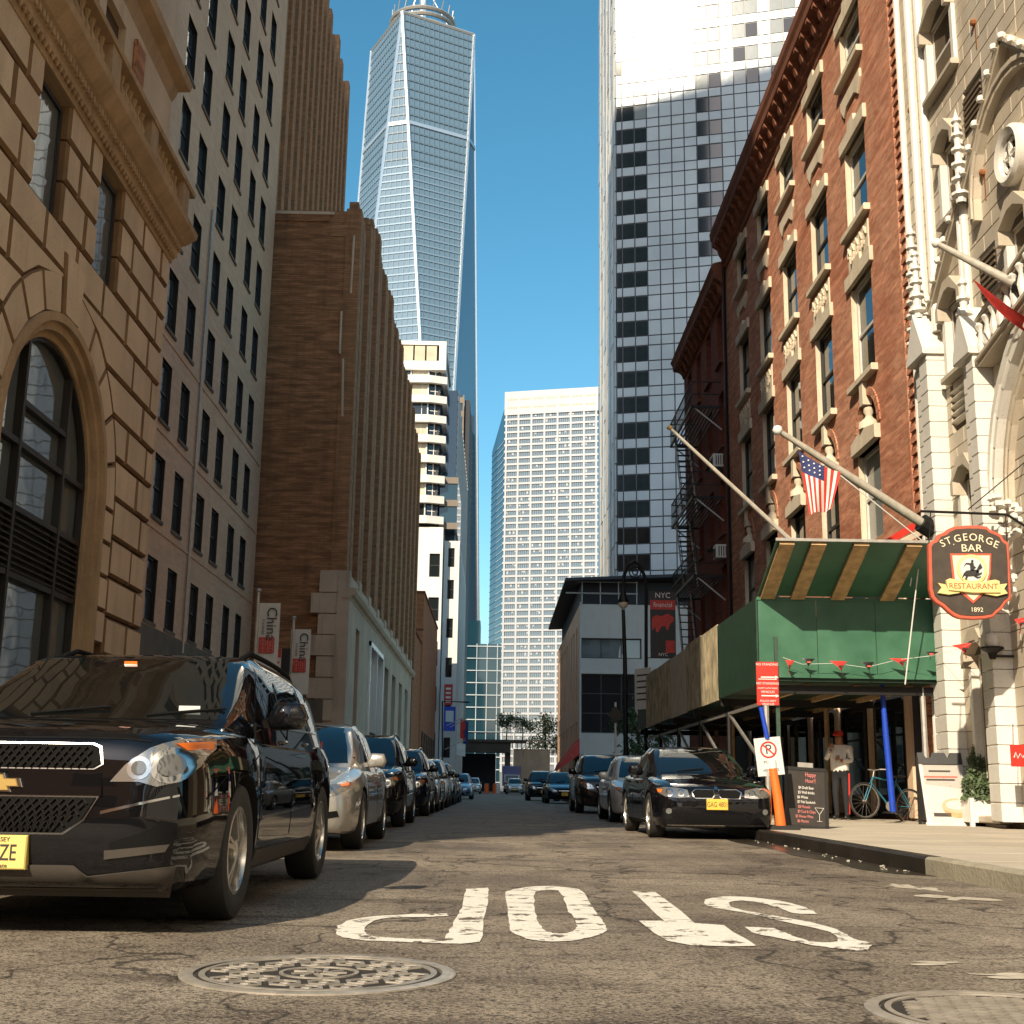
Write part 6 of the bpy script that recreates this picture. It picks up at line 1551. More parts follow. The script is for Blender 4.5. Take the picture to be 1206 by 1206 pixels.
# ---- hero: black sport utility vehicle
SUV = dict(L=4.77, W=1.84, oh=.96, wb=2.857, wr=.362, rim=.235, paint='paint_black', flare=.028, spokes=5,
    label='glossy black sport utility vehicle with double grille and yellow plate parked by the kerb',
    hw=[(0, .60), (.015, .68), (.04, .745), (.09, .80), (.2, .855), (.4, .893), (.8, .905), (2.4, .91), (4.0, .905), (4.4, .875), (4.65, .81), (4.75, .7), (4.77, .6)],
    zt=[(0, .60), (.012, .72), (.03, .84), (.06, .925), (.11, .97), (.25, 1.0), (.6, 1.035), (1.0, 1.065), (1.3, 1.07), (2.0, 1.07), (4.3, 1.09), (4.55, 1.06), (4.7, .92), (4.77, .7)],
    zb=[(0, .50), (.012, .40), (.03, .31), (.08, .235), (.2, .215), (.6, .21), (4.2, .24), (4.55, .3), (4.7, .42), (4.77, .55)],
    roof=[(1.08, 1.02), (1.11, 1.06), (1.5, 1.28), (1.9, 1.495), (2.05, 1.535), (2.4, 1.575), (3.1, 1.58), (3.8, 1.555), (4.25, 1.50), (4.42, 1.45), (4.6, 1.22), (4.66, 1.08)], gw=[(1.08, .77), (1.5, .84), (2.2, .875), (3.6, .87), (4.3, .83), (4.66, .76)], belt=.96, lean=.33,
    ws=[(-.70, 1.075), (.70, 1.075), (.655, 1.26), (.565, 1.485), (0, 1.52), (-.565, 1.485), (-.655, 1.26)], rw=[(-.62, 1.2), (.62, 1.2), (.52, 1.42), (-.52, 1.42)],
    sidewin=[[(1.62, 1.085), (2.42, 1.085), (2.42, 1.485), (2.12, 1.47), (1.95, 1.38)], [(2.50, 1.085), (3.35, 1.10), (3.42, 1.34), (3.30, 1.475), (2.50, 1.485)], [(3.47, 1.12), (3.98, 1.16), (4.1, 1.27), (3.75, 1.45), (3.40, 1.465)]],
    chromeline=[(1.55, 1.062), (4.0, 1.12), (4.0, 1.132), (1.55, 1.076)],
    head=[(.50, .72), (.56, .80), (.66, .88), (.76, .925), (.845, .945), (.862, .89), (.85, .80), (.80, .725), (.71, .70), (.63, .722)], lamps=[(.755, .80, .085), (.625, .785, .055)], amber=[(.76, .90), (.845, .925), (.858, .885), (.80, .872)],
    fog=[(.52, .36), (.76, .43), (.80, .46), (.80, .53), (.74, .545), (.70, .50), (.52, .44)],
    seams=[[(1.42, .40), (1.435, .40), (1.40, 1.08), (1.385, 1.08)], [(2.45, .40), (2.462, .40), (2.462, 1.10), (2.45, 1.10)], [(3.30, .75), (3.312, .75), (3.46, 1.08), (3.448, 1.08)], [(.30, .64), (.60, .76), (.60, .768), (.30, .648)], [(1.0, .80), (1.40, .88), (1.40, .887), (1.0, .807)]],
    sidetrim=[([(1.40, .25), (3.35, .25), (3.38, .34), (1.37, .34)], 'trim_grey'), ([(1.45, .52), (3.2, .56), (3.2, .575), (1.45, .535)], 'chrome')],
    handles=[(2.25, .985), (3.15, 1.0)], mirror=(1.72, 1.13, .87), mirm='paint_black', tail=[(.62, .85), (.8, .85), (.78, 1.08), (.64, 1.08)],
    front=[('grille_surround', [(-.46, .80), (-.44, .885), (-.40, .90), (.40, .90), (.44, .885), (.46, .80), (.42, .775), (-.42, .775)], 'chrome_dark', .006), ('upper_grille', [(-.447, .804), (-.428, .879), (-.396, .892), (.396, .892), (.428, .879), (.447, .804), (.414, .784), (-.414, .784)], 'trim_black', .013),
           ('grille_bar', [(-.47, .655), (-.455, .765), (.455, .765), (.47, .655)], 'paint_black', .012),
           ('lower_surround', [(-.46, .655), (.46, .655), (.40, .54), (.31, .475), (-.31, .475), (-.40, .54)], 'chrome_dark', .006), ('lower_grille', [(-.445, .646), (.445, .646), (.39, .545), (.303, .484), (-.303, .484), (-.39, .545)], 'trim_black', .014),
           ('valance', [(-.76, .19), (.76, .19), (.80, .335), (.42, .285), (.36, .335), (-.36, .335), (-.42, .285), (-.80, .335)], 'trim_grey', .012), ('fog_trim', [(.50, .365), (.76, .40), (.775, .435), (.50, .405)], 'trim_grey', .011), ('hood_gap', [(-.52, .928), (.52, .928), (.66, .915), (.66, .909), (.52, .921), (-.52, .921)], 'trim_black', .003), ('bumper_gap', [(.79, .70), (.797, .70), (.83, .56), (.823, .56)], 'trim_black', .003), ('bumper_line', [(.47, .585), (.80, .665), (.80, .655), (.47, .570)], 'chrome', .004)],
    top=[('hood_seam', [(.52, .25), (.60, .6), (.66, 1.1), (.672, 1.1), (.612, .6), (.532, .25)], 'trim_black', .002), ('hood_seam', [(-.52, .25), (-.60, .6), (-.66, 1.1), (-.672, 1.1), (-.612, .6), (-.532, .25)], 'trim_black', .002)],
    plate=(.31, .392, 'plate_yellow', 'EZE', 'NEW JERSEY', 'Garden State'), rails=(2.2, 4.1, .58), railm='trim_black', wiper=1.10)
suv, sbv, scv, sbo, sco = make_car(SUV)
suv.name = 'sport_utility_vehicle'
# mesh of the two grilles, bow-tie badge, visor sticker, mirror lamp
plain('grille_grey', (.02, .018, .016), rough=.9, spec=.05)
def lattice(bv, x0, x1, z0, z1, nx, nz, par):
    for j in range(nz):
        z = z0+(z1-z0)*j/(nz-1); q = MB(); pts = []
        for i in range(nx*2+1):
            x = x0+(x1-x0)*i/(nx*2); f = 1-.33*((z1-z)/(z1-z0))**1.5 if z1 < .7 else 1; h = bv.ray_cast(Vector((x*f, -3, z)), Vector((0, 1, 0)))[0]; pts.append(h+Vector((0, -.02, .012*(-1)**(i+j))))
        q.tube(pts, .0055, 5); q.build('grille_strand', 'grille_grey', par)
lattice(sbv, -.40, .40, .80, .875, 22, 4, [c for c in sbo.children if c.name.startswith('upper_grille')][0])
lattice(sbv, -.41, .41, .50, .63, 20, 6, [c for c in sbo.children if c.name.startswith('lower_grille')][0])
h = sbv.ray_cast(Vector((0, -3, .71)), Vector((0, 1, 0)))[0]
for sc_, m_, dd in ((1.0, 'chrome', .0), (.82, 'gold', -.006)):
    q = MB(); q.prism([(x*sc_, .71+z*sc_) for x, z in ((-.10, -.022), (-.035, -.022), (-.025, -.045), (.06, -.045), (.05, -.022), (.11, -.022), (.095, .022), (.03, .022), (.02, .045), (-.065, .045), (-.055, .022), (-.115, .022))], lambda u, z, d: (u, h.y-.014+dd+d, z), -.012, .01, .003); q.build('badge', m_, sbo)
q = MB(); q.box(-.04, .04, 0, .004, -.015, .015); s_ = q.build('toll_tag', 'amber', suv); hh = scv.ray_cast(Vector((-.02, -3, 1.46)), Vector((0, 1, 0)))[0]; s_.location = hh+Vector((0, -.012, 0))
q = MB(); q.box(-.06, .06, 0, .004, -.03, .03); s_ = q.build('registration_sticker', 'sign_pale', suv); hh = scv.ray_cast(Vector((.52, -3, 1.13)), Vector((0, 1, 0)))[0]; s_.location = hh+Vector((0, -.008, 0))
def place(car, px, py, sp, side=1, yaw=0.0):
    """stand the car with its street-side front wheel on the pixel"""
    g_ = onground(px, py); car.location = (g_.x-side*(sp['W']/2-.06), g_.y-sp['oh'], 0); car.rotation_euler.z = yaw
place(suv, 262, 1084, SUV, 1, radians(-.5)); suv.scale = (1, 1.07, .97)

# ---- sedans
SED = dict(L=4.75, W=1.82, oh=.95, wb=2.79, wr=.325, rim=.225, paint='paint_silver', spokes=10, style='single', flare=.015,
    label='silver sedan with swept headlights parked behind the black sport utility vehicle',
    hw=[(0, .52), (.02, .62), (.06, .70), (.15, .78), (.35, .85), (.8, .89), (2.4, .90), (3.9, .89), (4.4, .83), (4.65, .74), (4.75, .6)],
    zt=[(0, .52), (.02, .60), (.06, .66), (.15, .715), (.4, .78), (.8, .86), (1.25, .93), (2.0, .93), (3.6, .95), (4.3, 1.0), (4.6, .98), (4.7, .85), (4.75, .65)],
    zb=[(0, .42), (.02, .33), (.06, .25), (.15, .20), (.5, .185), (4.2, .21), (4.6, .3), (4.75, .48)],
    roof=[(1.15, .90), (1.2, .93), (1.6, 1.15), (2.1, 1.385), (2.35, 1.44), (2.8, 1.47), (3.2, 1.45), (3.6, 1.36), (4.0, 1.18), (4.3, .99)], gw=[(1.15, .73), (1.6, .815), (2.3, .845), (3.3, .835), (4.3, .71)], belt=.80, lean=.36,
    ws=[(-.66, .945), (.66, .945), (.60, 1.15), (.50, 1.38), (0, 1.425), (-.50, 1.38), (-.60, 1.15)], rw=[(-.55, 1.08), (.55, 1.08), (.48, 1.36), (-.48, 1.36)],
    sidewin=[[(1.68, .955), (2.55, .955), (2.55, 1.385), (2.3, 1.37), (2.05, 1.24)], [(2.63, .955), (3.5, .975), (3.55, 1.12), (3.2, 1.32), (2.63, 1.385)]], chromeline=[(1.6, .928), (3.7, .955), (3.7, .968), (1.6, .941)],
    head=[(.36, .56), (.46, .63), (.62, .70), (.735, .735), (.80, .73), (.79, .67), (.70, .60), (.55, .545)], lamps=[(.60, .625, .052), (.49, .60, .035)], amber=[(.70, .70), (.78, .725), (.785, .69), (.73, .68)],
    fog=[(.5, .33), (.72, .37), (.70, .43), (.52, .41)], seams=[[(1.45, .3), (1.46, .3), (1.42, .9), (1.41, .9)], [(2.58, .3), (2.59, .3), (2.59, .93), (2.58, .93)]], sidetrim=[([(1.3, .2), (3.4, .2), (3.4, .245), (1.3, .245)], 'trim_black')],
    handles=[(2.4, .82), (3.4, .84)], mirror=(1.75, .985, .83), tail=[(.55, .72), (.8, .72), (.76, .9), (.58, .9)],
    front=[('upper_grille', [(-.30, .50), (.30, .50), (.34, .60), (.26, .64), (-.26, .64), (-.34, .60)], 'trim_black', .006), ('grille_chrome', [(-.27, .565), (.27, .565), (.27, .58), (-.27, .58)], 'chrome', .014), ('lower_intake', [(-.42, .26), (.42, .26), (.36, .37), (-.36, .37)], 'trim_black', .006)],
    plate=(.31, .43, 'plate_orange', None, None, None), wiper=.965)
sed = make_car(SED)[0]; place(sed, 422, 1000, SED, 1)
BMW = dict(SED, paint='paint_black', spokes=5, style='twin', L=4.64, oh=.80, wb=2.81, wr=.33, rim=.235, label='black sport coupe with twin round headlamps and orange plate by the delineator post',
    zt=[(0, .54), (.02, .63), (.06, .70), (.14, .755), (.4, .83), (.8, .89), (1.3, .945), (2.0, .93), (3.5, .96), (4.2, 1.0), (4.5, .97), (4.6, .82), (4.64, .65)], hw=[(0, .60), (.02, .70), (.06, .775), (.15, .83), (.35, .875), (.8, .895), (2.4, .90), (3.8, .905), (4.3, .86), (4.55, .76), (4.64, .62)],
    zb=[(0, .40), (.02, .29), (.06, .2), (.15, .165), (.5, .165), (4.1, .2), (4.5, .3), (4.64, .48)],
    roof=[(1.25, .92), (1.3, .945), (1.7, 1.15), (2.15, 1.34), (2.4, 1.385), (2.8, 1.40), (3.2, 1.365), (3.6, 1.27), (4.0, 1.10), (4.2, .99)], gw=[(1.25, .73), (1.7, .815), (2.4, .835), (3.3, .815), (4.2, .69)],
    ws=[(-.66, .965), (.66, .965), (.60, 1.13), (.50, 1.325), (0, 1.36), (-.50, 1.325), (-.60, 1.13)],
    sidewin=[[(1.75, .955), (2.85, .955), (2.88, 1.31), (2.5, 1.315), (2.2, 1.2)], [(2.94, .96), (3.6, .985), (3.3, 1.22), (2.95, 1.3)]],
    head=[(.40, .60), (.42, .70), (.56, .725), (.74, .735), (.83, .72), (.82, .65), (.74, .60), (.55, .585)], lamps=[(.52, .655, .052), (.68, .66, .055)], amber=[(.77, .70), (.825, .705), (.822, .66), (.79, .655)],
    fog=[(.5, .30), (.78, .36), (.78, .45), (.66, .43), (.5, .36)], foglamp=(.70, .40, .042),
    front=[('kidney_rim', [(-.34, .58), (-.06, .58), (-.03, .62), (-.03, .71), (-.30, .715), (-.37, .67)], 'chrome', .006), ('kidney_rim', [(.34, .58), (.06, .58), (.03, .62), (.03, .71), (.30, .715), (.37, .67)], 'chrome', .006), ('kidney_grille', [(-.325, .592), (-.07, .592), (-.042, .625), (-.042, .698), (-.295, .703), (-.355, .668)], 'trim_black', .013), ('kidney_grille', [(.325, .592), (.07, .592), (.042, .625), (.042, .698), (.295, .703), (.355, .668)], 'trim_black', .013), ('lower_intake', [(-.5, .22), (.5, .22), (.42, .36), (-.42, .36)], 'trim_black', .006), ('lip', [(-.72, .2), (.72, .2), (.72, .212), (-.72, .212)], 'chrome', .012), ('roundel', [(.028*cos(a*pi/6), .728+.024*sin(a*pi/6)) for a in range(12)], 'chrome', .01)],
    plate=(.31, .50, 'plate_orange', 'GAG 4801', None, None), wiper=.985, mirror=(1.8, 1.0, .83), chromeline=None); BMW.pop('chromeline')
bmw = make_car(BMW)[0]; place(bmw, 768, 986, BMW, -1, radians(1.2))
CRO = dict(SUV, paint='paint_dark', label='dark crossover with bright roof rails parked behind the silver sedan', railm='chrome', spokes=10, style='single', wr=.345, rim=.235, oh=.9, wb=2.66, L=4.55,
    hw=[(0, .56), (.02, .66), (.06, .745), (.15, .81), (.35, .865), (.8, .895), (2.4, .90), (3.8, .895), (4.2, .865), (4.45, .79), (4.55, .6)],
    zt=[(0, .60), (.02, .72), (.06, .84), (.14, .91), (.35, .97), (.8, 1.04), (1.2, 1.08), (2.0, 1.06), (4.1, 1.08), (4.4, .98), (4.55, .7)], zb=[(0, .48), (.02, .36), (.06, .27), (.2, .22), (.6, .22), (4.0, .25), (4.4, .36), (4.55, .55)],
    roof=[(1.05, 1.04), (1.1, 1.08), (1.5, 1.32), (1.9, 1.54), (2.1, 1.59), (2.5, 1.63), (3.2, 1.62), (3.8, 1.56), (4.15, 1.48), (4.4, 1.10)], gw=[(1.05, .75), (1.5, .83), (2.2, .86), (3.6, .85), (4.4, .77)], belt=.94, lean=.34,
    ws=[(-.68, 1.095), (.68, 1.095), (.63, 1.3), (.54, 1.525), (0, 1.57), (-.54, 1.525), (-.63, 1.3)], sidewin=[[(1.6, 1.09), (2.35, 1.09), (2.35, 1.53), (2.1, 1.51), (1.9, 1.4)], [(2.42, 1.09), (3.2, 1.1), (3.2, 1.52), (2.42, 1.53)], [(3.27, 1.12), (3.75, 1.16), (3.6, 1.46), (3.27, 1.51)]], chromeline=[(1.5, 1.06), (3.9, 1.10), (3.9, 1.113), (1.5, 1.073)],
    head=[(.44, .66), (.50, .75), (.64, .82), (.78, .85), (.82, .80), (.78, .71), (.62, .65)], lamps=[(.66, .74, .055), (.55, .72, .038)], amber=[(.74, .82), (.80, .835), (.81, .79), (.76, .785)], front=[('upper_grille', [(-.36, .60), (.36, .60), (.42, .76), (.3, .80), (-.3, .80), (-.42, .76)], 'trim_black', .008), ('grille_bar', [(-.37, .69), (.37, .69), (.37, .715), (-.37, .715)], 'chrome', .016), ('lower_intake', [(-.45, .30), (.45, .30), (.40, .42), (-.40, .42)], 'trim_black', .008), ('valance', [(-.7, .23), (.7, .23), (.72, .28), (-.72, .28)], 'trim_grey', .012)],
    top=[], plate=(.31, .5, 'plate_orange', None, None, None), rails=(2.0, 3.9, .56), wiper=1.12, mirror=(1.68, 1.12, .83), handles=[(2.2, .95), (3.05, .97)])
cro = make_car(CRO)[0]; place(cro, 473, 974, CRO, 1)
def variant(src, paintm, label, old, group=None):
    c = copy_tree(src); c['label'] = label
    seen = {}
    def rec(o):
        if o.data and any(m and m.name == old for m in o.data.materials):
            if o.data.name not in seen:
                d = o.data.copy()
                for i, m in enumerate(d.materials):
                    if m and m.name == old: d.materials[i] = MATS[paintm]
                seen[o.data.name] = d
            o.data = seen[o.data.name]
        for ch_ in o.children: rec(ch_)
    rec(c); return c
v = variant(cro, 'paint_navy', 'navy crossover parked behind the dark one with bright rails', 'paint_dark'); place(v, 503, 961, CRO, 1)
v = variant(sed, 'paint_grey', 'grey sedan in the row opposite the shed, behind the navy crossover', 'paint_silver'); place(v, 516, 956, SED, 1)
v = variant(cro, 'paint_silver', 'silver crossover in the row opposite the shed, behind the grey sedan', 'paint_dark'); place(v, 526, 951.5, CRO, 1)
v = variant(cro, 'paint_black', 'black crossover in the row opposite the shed, behind the silver crossover', 'paint_dark'); place(v, 534, 948, CRO, 1)
v = variant(sed, 'paint_dark', 'dark sedan in the row opposite the shed, behind the black crossover', 'paint_silver'); place(v, 540, 945.5, SED, 1)
v = variant(sed, 'paint_blue', 'pale blue sedan at the far end of the row opposite the shed', 'paint_silver'); place(v, 556, 941.5, SED, 1)
v = variant(sed, 'paint_white', 'white sedan parked between the black coupe and the dark crossover', 'paint_silver'); place(v, 720, 968, SED, -1)
v = variant(cro, 'paint_brown', 'dark brown crossover parked behind the white sedan', 'paint_dark'); place(v, 681, 957.5, CRO, -1); v.scale = (1.04, 1.04, 1.06)
v = variant(sed, 'paint_navy', 'navy sedan parked behind the brown crossover', 'paint_silver'); place(v, 636, 946, SED, -1); v.location.x += .25
v = variant(cro, 'paint_dark', 'dark crossover parked behind the navy sedan at the end of its row', 'paint_dark'); place(v, 621, 943, CRO, -1)
v = variant(cro, 'paint_silver', 'silver crossover driving up the middle of the street', 'paint_dark'); place(v, 596, 935.5, CRO, -1); v.name = 'car'
v = variant(cro, 'paint_white', 'small white crossover far down the street by the hoarding', 'paint_dark'); place(v, 566, 935, CRO, 1); v.name = 'car'
bt = thing('box_truck', 'box truck with a pale blue body beyond the silver crossover', 'truck', (2.4, 178, 0))
q = MB(); q.prism([(-2.3, .9), (2.3, .9), (2.3, 3.6), (-2.3, 3.6)], lambda u, z, d: (u*.55, d, z), 1.8, 7.5, .06); q.build('cargo_box', 'van_blue', bt)
q = MB(); q.prism([(0, .5), (0, 1.3), (.5, 1.5), (.9, 2.4), (1.8, 2.5), (1.8, .5)], lambda u, z, d: (d, u, z), -1.05, 1.05, .05); q.build('cab', 'paint_white', bt); q = MB(); q.obox((0, .66, 1.95), (.9, 0, 0), (0, .16, .36), (0, .02, -.01)); q.build('windscreen', 'car_glass', bt)
wm = wheel_mesh(.42, .25, .26)
for y in (.9, 6.2):
    for s in (-1, 1): w = inst('wheel', wm[0], bt, (s*.95, y, .42)); inst('rim', wm[1], w)
# ================================================================ street furniture, plants, person
def panel_sign(name, label, cat, c, w, h, m, rz=0, thick=.012, parent=None):
    t = thing(name, label, cat, tuple(c), rz); q = MB(); q.prism([(-w/2, -h/2), (w/2, -h/2), (w/2, h/2), (-w/2, h/2)], lambda u, z, d: (u, d, z), 0, thick, .004); q.build('panel', m, t); return t
TX = lambda x, z, y=-.002: Matrix.Translation((x, y, z)) @ Matrix.Rotation(pi/2, 4, 'X')
# ---- no-standing signs on a green post with a slanted no-parking board and a delineator
gp0 = onground(921, 975, .15); YG = gp0.y-.6
post = thing('sign_post', 'tall green steel sign post at the kerb by the black coupe', 'sign post', (onY(920, 960, YG).x, YG, .15)); top = onY(919, 750, YG).z-.15
plain('post_green', (.05, .085, .06), rough=.45, metal=.4, var=.3)
q = MB(); q.prism([(-.03, 0), (.03, 0), (.03, .035), (.015, .035), (.015, .015), (-.015, .015), (-.015, .035), (-.03, .035)], lambda u, v, d: (u, v, d), 0, top); q.build('post', 'post_green', post)
ca = onY(904, 805, YG-.05); w_, h_ = abs(onY(917, 805, YG).x-onY(891, 805, YG).x), abs(onY(904, 780, YG).z-onY(904, 831, YG).z)
sg1 = panel_sign('no_standing_sign', 'red no standing signs with white lettering fixed to the green post', 'sign', ca, w_, h_, 'red_paint')
for z, tx, s in ((.36, 'NO STANDING', .05), (.0, 'NO STANDING', .05), (-.09, 'EXCEPT AUTHORIZED', .03), (-.16, 'VEHICLES', .05), (-.33, 'POLICE DEPT', .042), (-.39, 'VEHICLES', .045)): text(tx, s, 'white_paint', sg1, TX(0, z*h_/.82), 'lettering', .001)
q = MB(); q.box(-w_/2+.03, w_/2-.03, -.004, 0, .075*h_/.82, .09*h_/.82); q.build('rule', 'white_paint', sg1)
for z in (.12, -.23): q = MB(); q.bar((-.1, -.003, z*h_/.82), (.12, -.003, z*h_/.82), .003, .018); q.prism([(.12, z*h_/.82-.025), (.17, z*h_/.82), (.12, z*h_/.82+.025)], lambda u, zz, d: (u, d, zz), -.004, 0); q.build('arrow', 'white_paint', sg1)
YP_ = YG-.3; cb = onY(906, 891, YP_); np_ = panel_sign('no_parking_sign', 'small tilted white no parking board with crossed red P', 'sign', cb, .40, .56, 'sign_pale'); np_.rotation_euler = (0, radians(-6), 0)
q = MB(); q.lathe([(.125, 0), (.125, -.004), (.10, -.004), (.10, 0)], (0, 0, .1), axis='y', n=24); q.bar((-.08, -.003, .18), (.08, -.003, .02), .022, .004, (0, 1, 0)); q.build('crossed_ring', 'red_paint', np_); text('P', .2, 'text_dark', np_, TX(0, .1), 'lettering', .001)
for z, tx in ((-.08, 'POLICE'), (-.14, '+'), (-.2, 'VEHICLES'), (-.25, 'ONLY')): text(tx, .058, 'text_dark', np_, TX(0, z), 'lettering', .001)
q = MB(); q.tube([onY(902, 832, YP_)-cb, onY(906, 870, YP_)-cb], .035, 8); q.build('stem', 'blue_paint', np_)
dl = thing('delineator_post', 'orange plastic delineator post with black base beside the chalkboard', 'traffic post', (onY(919, 966, YP_).x, YP_, .15)); hgt = onY(911, 905, YP_).z-.15
q = MB(); q.tube([(0, 0, .05), (-.03, 0, hgt*.5), (-.09, 0, hgt)], [.085, .07, .062], 12); q.build('post', 'orange_plastic', dl, smooth=40); q = MB(); q.tube([(-.09, 0, hgt), (-.1, 0, hgt+.12)], .06, 12); q.build('white_cap', 'white_paint', dl)
q = MB(); q.prism([(-.25, -.2), (.25, -.2), (.25, .2), (-.25, .2)], lambda u, v, d: (u, v, d), .06, 0, .02); q.build('rubber_base', 'tyre', dl)
# ---- chalkboard
cbp = onY(950, 966, YG+.35); ck = thing('chalkboard', 'leaning black chalkboard menu with white and pink writing and a martini glass', 'chalkboard', (cbp.x, cbp.y, .15))
wc = abs(onY(973, 940, cbp.y).x-onY(924, 940, cbp.y).x); hc = onY(945, 905, cbp.y).z-.15; ck.rotation_euler = (radians(-7), radians(3), radians(4))
q = MB(); q.prism([(-wc/2, .02), (wc/2, .02), (wc/2, hc), (-wc/2, hc)], lambda u, z, d: (u, d, z), 0, .04, .005); q.build('slate', 'slate', ck)
q = MB()
for a, b in (((-wc/2, .02), (wc/2, .02)), ((wc/2, .02), (wc/2, hc)), ((wc/2, hc), (-wc/2, hc)), ((-wc/2, hc), (-wc/2, .02))): q.bar((a[0], .01, a[1]), (b[0], .01, b[1]), .04, .05)
q.build('frame', 'black_paint', ck); q = MB(); q.box(-.12, .12, .01, .03, hc, hc+.1); q.build('handle', 'galv', ck)
for k in range(2): q = MB(); q.bar((-wc/2+.1+k*(wc-.2), .04, hc-.1), (-wc/2+.1+k*(wc-.2), .35, .0), .03); q.build('rear_leg', 'timber', ck)
lines = [('Happy', .13, 'chalk_pink', .10, -.12), ('Hour!!', .12, 'chalk_pink', .10, -.25), ('$4 Draft Beer', .085, 'chalk_white', .0, -.4), ('$5 Well drinks', .085, 'chalk_white', .0, -.5), ('$6 Wines', .085, 'chalk_white', -.08, -.6), ('$7 Fish Sandwich', .08, 'chalk_white', .0, -.7), ('$8 Mussels', .085, 'chalk_pink', -.05, -.8), ('$9 Cod & Chips', .085, 'chalk_pink', .0, -.9), ('$5 House Wine', .085, 'chalk_pink', -.05, -1.0), ('$6 Martini', .085, 'chalk_pink', -.08, -1.1)]
ksc = hc/1.25
for tx, s, m_, x, z in lines: text(tx, s*ksc, m_, ck, Matrix.Translation((x*ksc, -.003, hc+z*ksc)) @ Matrix.Rotation(pi/2, 4, 'X') @ Matrix.Diagonal((min(1, wc/.75*.82), 1, 1, 1)), 'chalk_writing', .001)
q = MB(); x0_, z0_ = wc/2-.12, .12
for a, b in (((-.07, .2), (.07, .2)), ((-.07, .2), (0, .1)), ((.07, .2), (0, .1)), ((0, .1), (0, .0)), ((-.04, 0), (.04, 0))): q.bar((x0_+a[0], -.004, z0_+a[1]), (x0_+b[0], -.004, z0_+b[1]), .012, .004)
q.build('martini_drawing', 'chalk_white', ck)
# ---- A-frame poster board
YA = 23.0; pa = onY(1117, 967, YA); af = thing('poster_stand', 'black A-frame stand with a white poster of a soup bowl', 'sign stand', (pa.x, YA, .15)); af.rotation_euler.z = radians(-8)
wa, ha = onY(1143, 930, YA).x-onY(1093, 930, YA).x, onY(1115, 886, YA).z-.15; A_ = lambda z: .02+.34*z/ha
LP = lambda u, z, d: (u-.06*(z/ha), A_(z)+d, z)
q = MB(); q.prism([(-wa/2+.05, .02), (wa/2, .02), (wa/2, ha*.84), (-wa/2+.05, ha*.84)], LP, 0, .02, .004); pst = q.build('poster', 'poster_white', af)
q = MB()
for u in (-wa/2+.05, wa/2): q.prism([(u-.03, 0), (u+.03, 0), (u+.03, ha), (u-.03, ha)], LP, -.02, .04)
q.prism([(-wa/2, .0), (wa/2, .0), (wa/2, .05), (-wa/2, .05)], LP, -.025, .035); q.build('frame', 'galv', af)
q = MB(); q.prism([(-wa/2+.02, ha*.84), (wa/2+.03, ha*.84), (wa/2+.03, ha*1.0), (wa/2-.16, ha*1.0), (wa/2-.2, ha*.93), (.16, ha*.93), (.12, ha*1.0), (-.1, ha*1.0), (-.14, ha*.93), (-wa/2+.16, ha*.93), (-wa/2+.12, ha*1.0), (-wa/2+.02, ha*1.0)], LP, -.03, .05, 0); q.build('top_rail', 'black_paint', af)
q = MB(); q.bar((-wa/2+.02, .7, .0), (-wa/2-.03, .36, ha*.95), .06); q.bar((wa/2, .7, 0), (wa/2-.06, .36, ha*.95), .06); q.bar((-wa/2, .7, .1), (wa/2, .7, .1), .05); q.build('rear_legs', 'black_paint', af)
for z_, w_2, m_ in ((.73, .2, 'trim_grey'), (.65, .32, 'sign_frame'), (.61, .26, 'trim_grey')): q = MB(); q.prism([(-w_2, ha*z_), (w_2*.9, ha*z_), (w_2*.9, ha*(z_+.025)), (-w_2, ha*(z_+.025))], LP, -.004, 0); q.build('print_line', m_, pst)
q = MB(); q.prism([(-wa/2+.06, ha*.56), (wa/2-.02, ha*.50), (wa/2-.02, ha*.83), (-wa/2+.06, ha*.83)], LP, -.002, 0); q.build('grey_print', 'granite_grey', pst)
def disc(cx_, cz_, rx, rz, d, m_, nm, a0=0, a1=2*pi):
    q = MB(); pts = [(cx_+rx*cos(a0+(a1-a0)*k/24), cz_+rz*sin(a0+(a1-a0)*k/24)) for k in range(24 if a1-a0 > 6 else 25)]; q.prism(pts, LP, -d, 0); q.build(nm, m_, pst)
disc(.20, ha*.26, .26, .2, .004, 'timber', 'bowl_print', pi, 2*pi); disc(.20, ha*.27, .26, .13, .006, 'granite_tan', 'soup_print'); disc(.2, ha*.28, .19, .08, .008, 'poster_white', 'noodle_print'); q = MB(); q.prism([(-.22, ha*.12), (.08, ha*.12), (.08, ha*.17), (-.22, ha*.17)], LP, -.004, 0); q.build('caption_print', 'trim_grey', pst)
# ---- planter with small conifer
YPn = 22.6; pp = onY(1163, 971, YPn); pn = thing('planter_box', 'white slatted planter box by the terracotta front', 'planter', (pp.x, YPn, .15)); wp = onY(1182, 950, YPn).x-onY(1147, 950, YPn).x; hp = onY(1163, 942, YPn).z-.15
for sx in (-1, 1):
    for sy in (0, 1):
        q = MB(); q.box(sx*wp/2-.035, sx*wp/2+.035, sy*wp-.035, sy*wp+.035, 0, hp+.03); q.build('corner_post', 'white_paint', pn)
q = MB(); q.box(-wp/2, wp/2, 0.0, .02, .07, hp); q.build('front_board', 'white_paint', pn)
for k in range(7): q = MB(); y = .04+k*wp/7.4; q.box(-wp/2-.012, -wp/2+.012, y, y+wp/9, .07, hp); q.build('side_slat', 'white_paint', pn)
q = MB(); q.box(-wp/2+.02, wp/2-.02, .03, wp-.02, .06, hp-.05); q.build('soil', 'brown_soil', pn)
